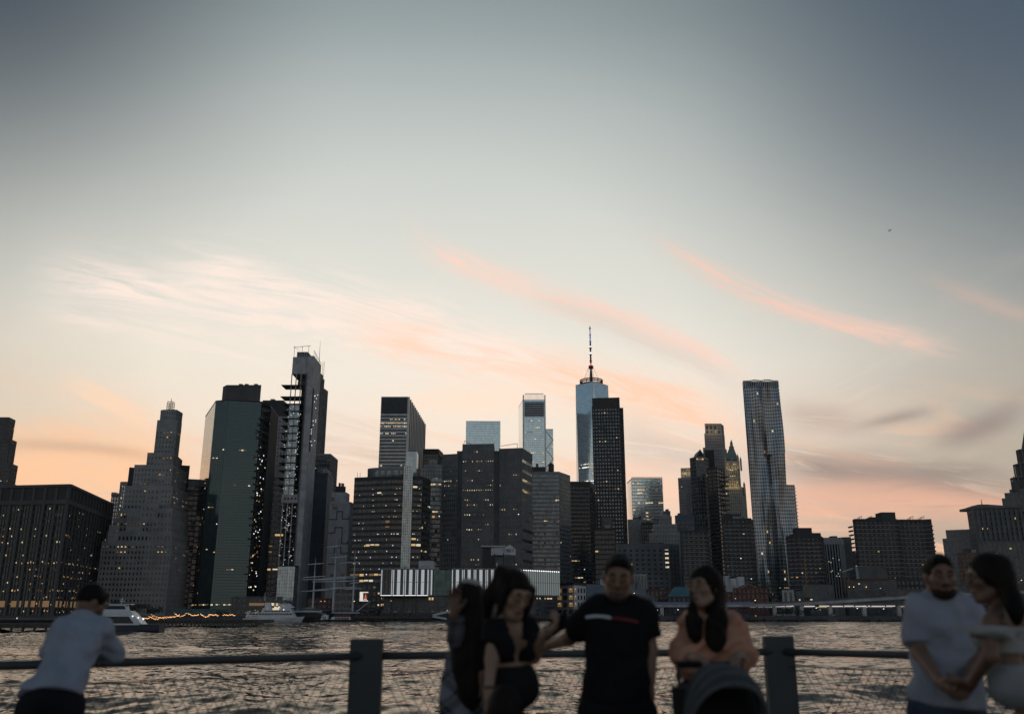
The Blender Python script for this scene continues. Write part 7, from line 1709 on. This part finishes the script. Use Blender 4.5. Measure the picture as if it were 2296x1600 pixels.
        d=s.up; S_.cut(-d,float(-(d@(s.pel+s.up*s.tl*hem))))
        if neckcut:
            S_.ell(s.neck+s.up*.055*kk+s.fwd*.045*kk,V3(.070,.075,.055)*kk,s.R,.012,'-'); S_.cut(d,float(d@(s.neck+s.up*.035*kk)))
        return s.part(name,S_,m,vox,wr,seed)
    def Phead(s): kk=s.k*.93; return lambda x,y,z: s.hc+s.HR@V3(x*kk,y*kk,z*kk)
    def short_hair(s,m=HAIR,vol=.010,front=.0,extra=None):
        P=s.Phead(); kk=s.k*.93; S_=SDF(); S_.ell(P(0,.016,.040),V3(.081+vol*.4,.101+vol*.5,.088+vol)*kk,s.HR,.02)
        S_.cap(P(-.026,-.060,.090),P(.026,-.060,.090),(.014+vol*.6)*kk,k=.03); S_.ell(P(0,-.100,-.022),V3(.080,.070,.104-front)*kk,s.HR,.012,'-'); S_.ell(P(0,-.02,-.13),V3(.13,.10,.10)*kk,s.HR,.02,'-')
        for sg in (-1,1): S_.ell(P(sg*.085,-.005,-.012),V3(.02,.030,.036)*kk,s.HR,.008,'-')
        if extra: extra(S_,P)
        n=s.HR@V3(0,0,-1); S_.cut(n,float(n@P(0,0,-.065))); return s.part('hair',S_,m,.006,.0022,5)
    def long_hair(s,shape,m=HAIR2,cap=True,facecut=True):
        P=s.Phead(); kk=s.k*.93; S_=SDF()
        if cap: S_.ell(P(0,.016,.038),V3(.082,.102,.090)*kk,s.HR,.015)
        if facecut: S_.ell(P(0,-.104,-.024),V3(.068,.074,.118)*kk,s.HR,.012,'-')
        shape(S_,P); return s.part('hair',S_,m,.0065,.0045,6)

# ---------------------------------------------------------------- 1 leaning man, back to us
p=Person('person in pale blue shirt seen from behind, leaning on the railing at left',112,5.75,math.radians(152),1.74,True,SK_C)
J=p.J
p.pel=J(115,1570,5.65); p.neck=J(186,1392,5.98); p.up=(p.neck-p.pel)/np.linalg.norm(p.neck-p.pel); p.tl=np.linalg.norm(p.neck-p.pel)
r=J(232,1412,5.93)-J(118,1412,5.93); r=r-p.up*(r@p.up); p.right=-r/np.linalg.norm(r); f=np.cross(p.up,p.right); p.fwd=-f/np.linalg.norm(f); p.R=np.stack([p.right,-p.fwd,p.up],1)
p.hc=J(203,1352,6.06); p.HR=rot(math.radians(-14),math.radians(28),0)
p.j['shl']=J(228,1416,5.96); p.j['shr']=J(137,1412,5.92)
p.j['ell']=J(255,1463,6.08); p.j['wrl']=J(212,1462,6.18); p.j['elr']=J(120,1462,6.05); p.j['wrr']=J(175,1470,6.15)
p.handdir={'l':J(190,1466,6.2)-J(212,1462,6.18),'r':J(195,1472,6.2)-J(175,1470,6.15)}; p.palm={'l':V3(0,0,-1),'r':V3(0,0,-1)}; p.curl={'l':.6,'r':.6}
for q,sg in (('l',-1),('r',1)): p.j['hip'+q]=p.pel+p.right*sg*.09+V3(0,0,-.05); a=p.pel+p.right*sg*.10; p.j['kn'+q]=V3(a[0],a[1]+.0,.49); p.j['an'+q]=V3(a[0],a[1]+.02,.09)
p.body(); p.trousers(DARKT,.02,.10); p.shirt(SHIRTB,.026,.015,long=(.72,.006),loose=.016,wr=.010,flare=.012,seed=12); p.short_hair(HAIR,.006)
S_=SDF(); P=p.Phead(); 
# ---------------------------------------------------------------- 2 woman in plaid with long hair, back to us
p=Person('person with waist-long black hair and plaid skirt, back turned, one hand raised',1050,5.15,math.radians(172),1.58,False,SK_C,headrot=(0,math.radians(4),0),g=.86)
J=p.J; p.pel=J(1049,1530,5.15); p.neck=J(1055,1385,5.15); p.hc=J(1056,1343,5.13); p.up=(p.neck-p.pel)/np.linalg.norm(p.neck-p.pel); p.tl=np.linalg.norm(p.neck-p.pel)
p.j['shr']=J(1031,1402,5.15); p.j['shl']=J(1082,1402,5.15)
p.j['elr']=J(1024,1428,5.02); p.j['wrr']=J(1018,1378,4.98); p.handdir['r']=V3(-.05,0,1); p.palm['r']=V3(0,1,0.1); p.curl['r']=.45
p.j['ell']=J(1090,1470,5.1); p.j['wrl']=J(1080,1510,5.0); p.handdir['l']=V3(0,-.2,-1)
p.body(); p.shirt(CHECK,.022,.08,long=(.85,.004),loose=.012,wr=.005,seed=22)
S_=SDF(); kk=p.k
for t,rx,ry,rz in ((.12,.098,.09,.10),(-.05,.122,.105,.14),(-.30,.128,.11,.18),(-.55,.126,.11,.18)): S_.ell(p.pel+p.up*p.tl*t,((rx+.018)*kk,(ry+.018)*kk,rz*kk),p.R,.08)
S_.cut(p.up,float(p.up@(p.pel+p.up*p.tl*.17))); S_.cut(-p.up,float(-(p.up@(p.pel-p.up*p.tl*.72)))); p.part('plaid_skirt',S_,PLAID,.010,.004,23)
for q in 'lr': o=SDF(); o.ell(p.j['an'+q]+V3(0,-.065,-.045)*kk,V3(.045,.12,.042)*kk,None,.03); p.part('shoe',o,SHOE,.01)
def sh(S_,P):
    S_.ell(P(0,.03,.0),V3(.098,.10,.11)*p.k,p.HR,.03)
    for (x,y,z,rx,ry,rz) in ((-.01,.085,-.12,.098,.055,.16),(-.01,.105,-.28,.100,.050,.17),(-.02,.115,-.42,.088,.045,.14),(-.03,.115,-.53,.062,.035,.09)): S_.ell(p.hc+V3(x,y,z)*p.k,V3(rx,ry,rz)*p.k,None,.05)
p.long_hair(sh); S_=SDF(); S_.cap(p.hc+V3(.02,.075,.095),p.hc+V3(-.05,.085,.085),.018,k=.01); p.part('hair_clip',S_,CREAM,.006)
# ---------------------------------------------------------------- 3 ponytailed woman in black crop top
p=Person('person in black crop top with high ponytail, looking down at a phone',1147,4.5,math.radians(28),1.66,False,SK_B,headrot=(math.radians(4),math.radians(22),math.radians(4)),g=.80)
J=p.J; p.pel=J(1150,1535,4.5); p.neck=J(1142,1392,4.5); p.hc=J(1151,1332,4.44); p.up=(p.neck-p.pel)/np.linalg.norm(p.neck-p.pel); p.tl=np.linalg.norm(p.neck-p.pel)
p.j['shl']=J(1110,1408,4.42); p.j['shr']=J(1182,1410,4.58)
p.j['ell']=J(1103,1478,4.38); p.j['wrl']=J(1096,1546,4.34); p.handdir['l']=V3(.05,-.05,-1); p.palm['l']=V3(.9,.2,0); p.curl['l']=.45
p.j['elr']=J(1197,1472,4.50); p.j['wrr']=J(1219,1424,4.34); hd=J(1243,1404,4.3)-J(1219,1424,4.34); p.handdir['r']=hd; p.palm['r']=V3(-.3,-.5,.9); p.curl['r']=.75
p.down=True; p.body(); p.trousers(DARKT,.020,.30,wide=.03)
S_=SDF(); p.torso(S_,.012,.40,1.0)
for q in 'lr': a,b_=p.j['sh'+q],p.j['el'+q]; S_.cap(a,a+(b_-a)*.50,.060,.062,k=.035,flat=True)
d=p.up; S_.cut(-d,float(-(d@(p.pel+p.up*p.tl*.36)))); S_.cut(d,float(d@(p.neck+p.up*.02)))
nk=p.neck+p.fwd*.09
for i in range(6):
    t=i/5; c=p.neck+p.up*(.03-.20*t)*1.0+p.fwd*(.055+.065*t); S_.ell(c,V3(.078-.066*t,.085,.030),p.R,.012,'-')
p.part('crop_top',S_,BLACKC,.0075,.0025,31)
def sh(S_,P):
    k=p.k; S_.ell(P(0,.024,.045),V3(.080,.098,.086)*k,p.HR,.015)
    for sg in (-1,1): S_.cap(P(sg*.078,-.045,.05),P(sg*.088,-.035,-.115),.020*k,.012*k,k=.02)
    S_.cap(P(-.03,.07,.085),P(-.065,.085,.088),.026*k,.028*k,k=.02); S_.cap(P(-.065,.085,.088),P(-.090,.075,-.04),.030*k,.036*k,k=.02); S_.cap(P(-.090,.075,-.04),P(-.085,.06,-.20),.036*k,.016*k,k=.02); [S_.ell(P(sg*.074,.012,-.005),V3(.022,.045,.062)*k,p.HR,.02) for sg in (-1,1)]
p.long_hair(sh,cap=True)
S_=SDF(); w=p.j['wrl']+V3(0,0,.012); S_.ell(w,V3(.029,.029,.009),None,.004); p.part('bracelet',S_,SHOE,.004)
w=p.j['wrr']+hd/np.linalg.norm(hd)*.10
ph=thing('phone','dark phone held up by the ponytailed woman in black crop top','phone',tuple(at(1247,1403,4.3)))
c=wloc(ph); dv=(at(1262,1392,4.28)-at(1234,1412,4.32)); dv.normalize(); sv=dv.cross(Vector((0,-1,.6))).normalized(); nv=dv.cross(sv)
def slab(c,dv,sv,nv,l,w_,t_): return [tuple(c+dv*a*l/2+sv*b_*w_/2+nv*e*t_/2) for e in (-1,1) for a,b_ in ((-1,-1),(1,-1),(1,1),(-1,1))]
o=MB(); o.hexa(slab(c,dv,sv,nv,.145,.071,.008)); o.build('case',BLACKC,ph); o=MB(); o.hexa(slab(c+nv*.0045,dv,sv,nv,.138,.066,.001)); o.build('screen',GL_BLK,ph)
# ---------------------------------------------------------------- 4 child in front
p=Person('person, a small dark-haired child seen from behind, only the head showing at the bottom',1131,4.12,math.radians(165),1.07,False,SK_B,sw=.175)
p.j['shl'][2]+=0; p.hc=p.hc+V3(0,0,.0); p.body(vox=.007); p.shirt(BLACKC,.02,-.15,wr=.003); p.trousers(DARKT,.012,.1)
p.HR=p.HR@np.diag([1.42,1.42,1.42]); P=p.Phead(); S_=SDF(); S_.ell(P(0,.012,.02),V3(.080,.098,.095)*p.k*1.42,p.HR/1.42,.02).ell(P(0,.03,-.04),V3(.078,.075,.08)*p.k*1.42,p.HR/1.42,.03); S_.ell(P(0,-.105,-.03),V3(.072,.06,.09)*p.k*1.42,p.HR/1.42,.012,'-'); p.part('hair',S_,HAIR2,.006,.003,9)
# ---------------------------------------------------------------- 5 man in black T-shirt
p=Person('person in black T-shirt with a white and red chest stripe, arm stretched along the rail',1384,4.9,math.radians(-4),1.735,True,SK_A,headrot=(math.radians(-4),math.radians(13),math.radians(5)),g=1.03,sw=.195)
J=p.J; p.pel=J(1384,1560,4.9); p.neck=J(1382,1346,4.9); p.up=(p.neck-p.pel)/np.linalg.norm(p.neck-p.pel); p.tl=np.linalg.norm(p.neck-p.pel); p.hc=J(1386,1294,4.83)
p.j['shl']=J(1320,1381,4.9); p.j['shr']=J(1446,1379,4.92)
p.j['ell']=J(1276,1430,5.1); p.j['wrl']=J(1216,1450,5.6); p.handdir['l']=J(1196,1462,5.75)-J(1216,1450,5.6); p.palm['l']=V3(0,0,-1); p.curl['l']=.55
p.j['elr']=J(1458,1458,4.92); p.j['wrr']=J(1456,1545,4.86); p.handdir['r']=V3(0,-.15,-1); p.palm['r']=V3(-.8,.5,0); p.curl['r']=.85
p.down=True; p.body(); p.trousers(DARKT,.024,.10)
p.shirt(BLACKC,.026,-.06,sleeve=.64,loose=.020,wr=.005,belly=.015,flare=.002,seed=51); p.short_hair(HAIR,.003,-.004,extra=lambda S_,P: S_.cap(P(-.02,-.066,.094),P(.035,-.060,.096),.012,k=.03))
B_=SDF(); P=p.Phead(); B_.ell(P(0,-.058,-.088),V3(.050,.042,.036),p.HR,.02).ell(P(0,-.085,-.045),V3(.028,.012,.006),p.HR,.01); B_.ell(P(0,-.082,-.062),V3(.026,.03,.010),p.HR,.006,'-'); V,Fc=B_.mesh(.005); mesh_np('beard',V,Fc,mat('stubble',(.075,.048,.035),.7,var=.4,vs=60),p.root)
def chest_strip(p,xa,xb,ya,yb,sag,m,name,hh=.0068,n=18):
    # printed stripe: laid on the shirt's own front surface
    sh=[c for c in p.root.children if c.name.split('.')[0]=='shirt'][0]; me=sh.data; vv=np.empty(len(me.vertices)*3,np.float32); me.vertices.foreach_get('co',vv); vv=vv.reshape(-1,3); vv=vv[vv[:,1]<.02]
    vs=[]; 
    for i in range(n+1):
        t=i/n; c=p.J(xa+(xb-xa)*t,ya+(yb-ya)*t-4*sag*t*(1-t),p.Y-.12)
        for s_ in (-1,1):
            z=c[2]+s_*hh; d2=(vv[:,0]-c[0])**2+(vv[:,2]-z)**2; near=np.argsort(d2)[:10]; y=float(np.min(vv[near,1])); vs.append((c[0],y-.004,z))
    fs=[(2*i,2*i+2,2*i+3,2*i+1) for i in range(n)]; me2=bpy.data.meshes.new(name); me2.from_pydata(vs,[],fs); me2.materials.append(m); me2.polygons.foreach_set('use_smooth',[True]*len(fs)); o=bpy.data.objects.new(name,me2); COL.objects.link(o); o.parent=p.root; return o
chest_strip(p,1313,1370,1383,1384,3.2,mat('white_print',(.62,.66,.70),.8,var=.05),'white_stripe'); chest_strip(p,1371,1432,1384,1394,1.5,mat('red_print',(.17,.022,.02),.8,var=.05),'red_stripe')
# ---------------------------------------------------------------- 6 woman in peach blouse with pushchair
p=Person('person in loose peach blouse with very long dark hair and glasses, behind a pushchair',1596,5.0,math.radians(-4),1.67,False,SK_B,headrot=(math.radians(-44),math.radians(-4),0),g=1.05)
J=p.J; p.pel=J(1598,1540,5.02); p.neck=J(1590,1381,5.02); p.up=(p.neck-p.pel)/np.linalg.norm(p.neck-p.pel); p.tl=np.linalg.norm(p.neck-p.pel); p.hc=J(1579,1318,4.98)
p.j['shl']=J(1542,1404,5.0); p.j['shr']=J(1645,1404,5.02)
p.j['ell']=J(1533,1470,4.98); p.j['wrl']=J(1566,1478,4.72); p.handdir['l']=J(1592,1490,4.64)-J(1566,1478,4.72); p.palm['l']=V3(0,-.4,-1); p.curl['l']=.7
p.j['elr']=J(1668,1466,4.98); p.j['wrr']=J(1658,1470,4.74); p.handdir['r']=J(1640,1480,4.64)-J(1658,1470,4.74); p.palm['r']=V3(0,-.4,-1); p.curl['r']=.7
p.body(); p.trousers(DENIM,.016,.12,wide=.02)
p.shirt(PEACH,.030,.12,long=(.42,.020),loose=.012,wr=.011,flare=.016,seed=61)
def sh(S_,P):
    k=p.k; S_.ell(P(0,.022,.035),V3(.084,.102,.092)*k,p.HR,.02); S_.ell(P(.066,.045,-.02),V3(.030,.056,.10)*k,p.HR,.02); S_.ell(P(-.066,.045,-.03),V3(.022,.045,.09)*k,p.HR,.02)
    for (px_,py_,Y_,rx,ry,rz) in ((1602,1330,5.02,.055,.06,.09),(1607,1368,4.98,.062,.06,.09),(1608,1402,4.90,.060,.036,.10),(1604,1430,4.87,.050,.028,.07),(1556,1352,4.97,.020,.03,.08),(1555,1385,4.91,.030,.03,.09),(1558,1412,4.87,.034,.026,.07)):
        S_.ell(J(px_,py_,Y_),V3(rx,ry,rz),None,.03)
def sh2(S_,P):
    sh(S_,P)
    for (xa,ya,xb,yb,ya_) in ((1592,1390,1588,1440,4.87),(1602,1400,1598,1452,4.86),(1612,1400,1610,1446,4.87),(1620,1395,1622,1436,4.88),(1549,1385,1546,1428,4.87),(1558,1390,1556,1436,4.86),(1566,1390,1564,1424,4.87)):
        S_.cap(J(xa,ya,ya_),J(xb,yb,ya_),.026,.006,k=.012)
p.long_hair(sh2)
P=p.Phead(); gl=SDF()
for sg in (-1,1):
    for i in range(14):
        a0,a1=2*math.pi*i/14,2*math.pi*(i+1)/14; r_=.021; gl.cap(P(sg*.032+r_*math.cos(a0),-.106,.004+r_*.85*math.sin(a0)),P(sg*.032+r_*math.cos(a1),-.106,.004+r_*.85*math.sin(a1)),.0016,k=.001)
    gl.cap(P(sg*.053,-.105,.008),P(sg*.078,.0,.012),.0015,k=.001)
gl.cap(P(-.011,-.107,.008),P(.011,-.107,.008),.0016,k=.001)
V,Fc=gl.mesh(.0022); mesh_np('glasses',V,Fc,mat('gold_frame',(.5,.38,.2),.3,.9,var=0),p.root)
# pushchair
pc=thing('pushchair','dark grey pushchair with domed hood in front of the peach-shirted woman','pushchair',(plan(1632,4.45,DECK+.5).x,4.45,DECK))
HOOD=mat('charcoal_canvas',(.045,.052,.056),.85,var=.2,vs=8,bump=.3,bs=30); HOOD2=mat('black_mesh_lining',(.012,.013,.014),.9,var=.2); TRIM=mat('grey_binding',(.10,.11,.115),.7,var=.1)
cx_=wloc(pc).x; cyy=4.45
def P2(px_,py_,Y_): return at(px_,py_,Y_)
o=MB(); n=16; m_=7; topz=at(1628,1482,4.5).z; hw=.182
grid=[]
for i in range(m_+1):
    th=math.radians(8+i*95/m_)         # sweep from the front rim to the back
    row=[]
    for j in range(n+1):
        a=math.pi*j/n; x=cx_-hw*math.cos(a)*(1.0-.0*i); r=.30*math.sin(a)**.6 if 0<j<n else 0
        y=cyy-.02+ (r)*(-math.cos(th))*.95; z=topz-.42+ .42*(math.sin(a)**.55 if 0<j<n else 0)*max(.15,math.sin(math.radians(52)+th*.42)); row.append((x,y,z))
    grid.append(row)
vs=[p_ for r_ in grid for p_ in r_]; fs=[(i*(n+1)+j,i*(n+1)+j+1,(i+1)*(n+1)+j+1,(i+1)*(n+1)+j) for i in range(m_) for j in range(n)]
o.add(vs,fs); o.build('hood',HOOD,pc,smooth=True)
for i in (0,2,4): o=MB(); o.path(grid[i],.010,6); o.build('hood_seam',TRIM,pc)
o=MB(); o.hexa([(cx_-.19,cyy-.10,DECK+.35),(cx_+.19,cyy-.10,DECK+.35),(cx_+.19,cyy+.16,DECK+.35),(cx_-.19,cyy+.16,DECK+.35),(cx_-.195,cyy+.05,topz-.12),(cx_+.195,cyy+.05,topz-.12),(cx_+.195,cyy+.2,topz-.12),(cx_-.195,cyy+.2,topz-.12)]); o.build('seat',HOOD2,pc)
o=MB(); o.hexa([(cx_-.17,cyy-.32,DECK+.20),(cx_+.17,cyy-.32,DECK+.20),(cx_+.17,cyy+.1,DECK+.22),(cx_-.17,cyy+.1,DECK+.22),(cx_-.18,cyy-.34,DECK+.34),(cx_+.18,cyy-.34,DECK+.34),(cx_+.18,cyy+.12,DECK+.36),(cx_-.18,cyy+.12,DECK+.36)]); o.build('basket',HOOD,pc)
hz=at(1618,1489,4.66); o=MB(); o.tube((cx_-.16,4.66,hz.z),(cx_+.16,4.66,hz.z),.016,n=10); o.build('push_bar',BLACKC,pc)
for sg in (-1,1):
    o=MB(); o.tube((cx_+sg*.155,4.66,hz.z),(cx_+sg*.19,cyy-.28,DECK+.12),.012,n=8); o.build('frame_tube',DARK,pc); o=MB(); o.tube((cx_+sg*.22,cyy+.0,DECK+.6),(cx_+sg*.24,cyy+.30,DECK+.12),.012,n=8); o.build('frame_tube',DARK,pc)
    for yy in (-.28,.30):
        o=MB(); c=Vector((cx_+sg*.25,cyy+yy,DECK+.105))
        for i in range(20): a0,a1=2*math.pi*i/20,2*math.pi*(i+1)/20; o.tube(c+Vector((0,.088*math.cos(a0),.088*math.sin(a0))),c+Vector((0,.088*math.cos(a1),.088*math.sin(a1))),.016,n=6)
        w=o.build('wheel',HULLB,pc); o=MB(); o.tube(c+Vector((-.02,0,0)),c+Vector((.02,0,0)),.03,n=10)
        for i in range(5): a0=2*math.pi*i/5; o.tube(c,c+Vector((0,.08*math.cos(a0),.08*math.sin(a0))),.008,n=5)
        o.build('spokes',METAL,w)
# ---------------------------------------------------------------- 7 man in white T-shirt
p=Person('person in oversized white T-shirt with short beard, holding hands at the right',2118,4.95,math.radians(10),1.745,True,SK_A,headrot=(math.radians(-20),math.radians(4),0),g=1.0,sw=.192)
J=p.J; p.pel=J(2122,1560,4.95); p.neck=J(2112,1338,4.95); p.up=(p.neck-p.pel)/np.linalg.norm(p.neck-p.pel); p.tl=np.linalg.norm(p.neck-p.pel); p.hc=J(2108,1293,4.90)
p.j['shl']=J(2060,1371,4.92); p.j['shr']=J(2174,1372,4.98)
p.j['ell']=J(2062,1462,4.90); p.j['wrl']=J(2108,1527,4.68); p.handdir['l']=J(2128,1546,4.62)-J(2108,1527,4.68); p.palm['l']=V3(.6,-.5,0); p.curl['l']=.8
p.j['elr']=J(2196,1465,4.92); p.j['wrr']=J(2166,1530,4.72); p.handdir['r']=J(2142,1546,4.66)-J(2166,1530,4.72); p.palm['r']=V3(-.6,-.5,0); p.curl['r']=.8
p.body(); p.trousers(DENIM,.026,.06,wide=.02)
p.shirt(WHITEC,.030,-.10,sleeve=.80,loose=.022,wr=.011,flare=.020,seed=71); p.short_hair(HAIR,.004)
B_=SDF(); P=p.Phead(); B_.ell(P(0,-.050,-.085),V3(.056,.045,.038),p.HR,.02).cap(P(-.062,-.02,-.03),P(-.048,-.045,-.085),.010,k=.02).cap(P(.062,-.02,-.03),P(.048,-.045,-.085),.010,k=.02).ell(P(0,-.088,-.046),V3(.030,.012,.007),p.HR,.01); B_.ell(P(0,-.085,-.061),V3(.028,.03,.011),p.HR,.006,'-'); V,Fc=B_.mesh(.005); mesh_np('beard',V,Fc,mat('short_beard',(.034,.022,.016),.8,var=.4,vs=60,spec=.15),p.root)
# ---------------------------------------------------------------- 8 woman with off-shoulder top
p=Person('person in white off-shoulder top with long ponytail, turned away at the right edge',2240,4.3,math.radians(-128),1.685,False,SK_C,headrot=(math.radians(28),math.radians(4),0),g=.80)
J=p.J; p.pel=J(2268,1530,4.3); p.neck=J(2250,1368,4.3); p.up=(p.neck-p.pel)/np.linalg.norm(p.neck-p.pel); p.tl=np.linalg.norm(p.neck-p.pel); p.hc=J(2217,1298,4.32)
rr=J(2290,1392,4.20)-J(2214,1386,4.44); rr-=p.up*(rr@p.up); p.right=rr/np.linalg.norm(rr); 
fw=J(2200,1390,4.4)-J(2240,1390,4.3); 
p.j['shr']=J(2219,1392,4.16); p.j['shl']=J(2290,1394,4.42)
v=p.j['shr']-p.j['shl']; v=v-p.up*(v@p.up); p.right=v/np.linalg.norm(v); f=np.cross(p.up,p.right); p.fwd=-f/np.linalg.norm(f); p.R=np.stack([p.right,-p.fwd,p.up],1)
p.j['elr']=J(2222,1470,4.14); p.j['wrr']=J(2180,1528,4.36); p.handdir['r']=J(2150,1545,4.55)-J(2180,1528,4.36); p.palm['r']=V3(.3,-.4,-.8); p.curl['r']=.7
p.j['ell']=J(2302,1480,4.5); p.j['wrl']=J(2296,1550,4.5)
p.body(); p.trousers(GREYT,.012,.26,wide=.05)
S_=SDF(); p.torso(S_,.014,.28,.86)
for q in 'lr': a,b_=p.j['sh'+q],p.j['el'+q]; S_.cap(a+(b_-a)*.02,a+(b_-a)*.42,.066,.082,k=.05,flat=True)
S_.cap(p.j['shl'],p.j['shr'],.075,k=.06); d=p.up; S_.cut(d,float(d@(p.neck-p.up*.070))); S_.cut(-d,float(-(d@(p.pel+p.up*p.tl*.60)))); p.part('off_shoulder_top',S_,CREAM,.0085,.008,81)
S_=SDF(); p.torso(S_,.006,.20,.70); S_.cut(-d,float(-(d@(p.pel+p.up*p.tl*.40)))); S_.cut(d,float(d@(p.neck-p.up*.12))); p.part('top_bodice',S_,CREAM,.009,.003,82)
def sh(S_,P):
    k=p.k; S_.ell(P(0,.024,.04),V3(.080,.100,.088)*k,p.HR,.02)
    for (px_,py_,Y_,rx,ry,rz) in ((2240,1284,4.26,.05,.05,.06),(2256,1308,4.22,.044,.044,.07),(2266,1342,4.18,.042,.042,.08),(2276,1370,4.15,.030,.03,.06),(2243,1264,4.28,.035,.035,.03)): S_.ell(J(px_,py_,Y_),V3(rx,ry,rz),None,.04)
p.long_hair(sh)
# ================================================================== evening haze over the river
hz_=MB(); hz_.box(-3400,3400,-20,1900,-8,640); ho=hz_.build('haze',DARK); ho.data.materials.clear(); ho['kind']='stuff'; ho['label']='thin evening haze over river and city'
hm_=bpy.data.materials.new('evening_haze'); hm_.use_nodes=True; t=hm_.node_tree; t.nodes.clear(); o_=t.nodes.new('ShaderNodeOutputMaterial'); pv=t.nodes.new('ShaderNodeVolumePrincipled'); pv.inputs['Density'].default_value=.00003; pv.inputs['Color'].default_value=(.80,.88,.95,1); pv.inputs['Anisotropy'].default_value=.2
t.links.new(pv.outputs[0],o_.inputs['Volume']); ho.data.materials.append(hm_)
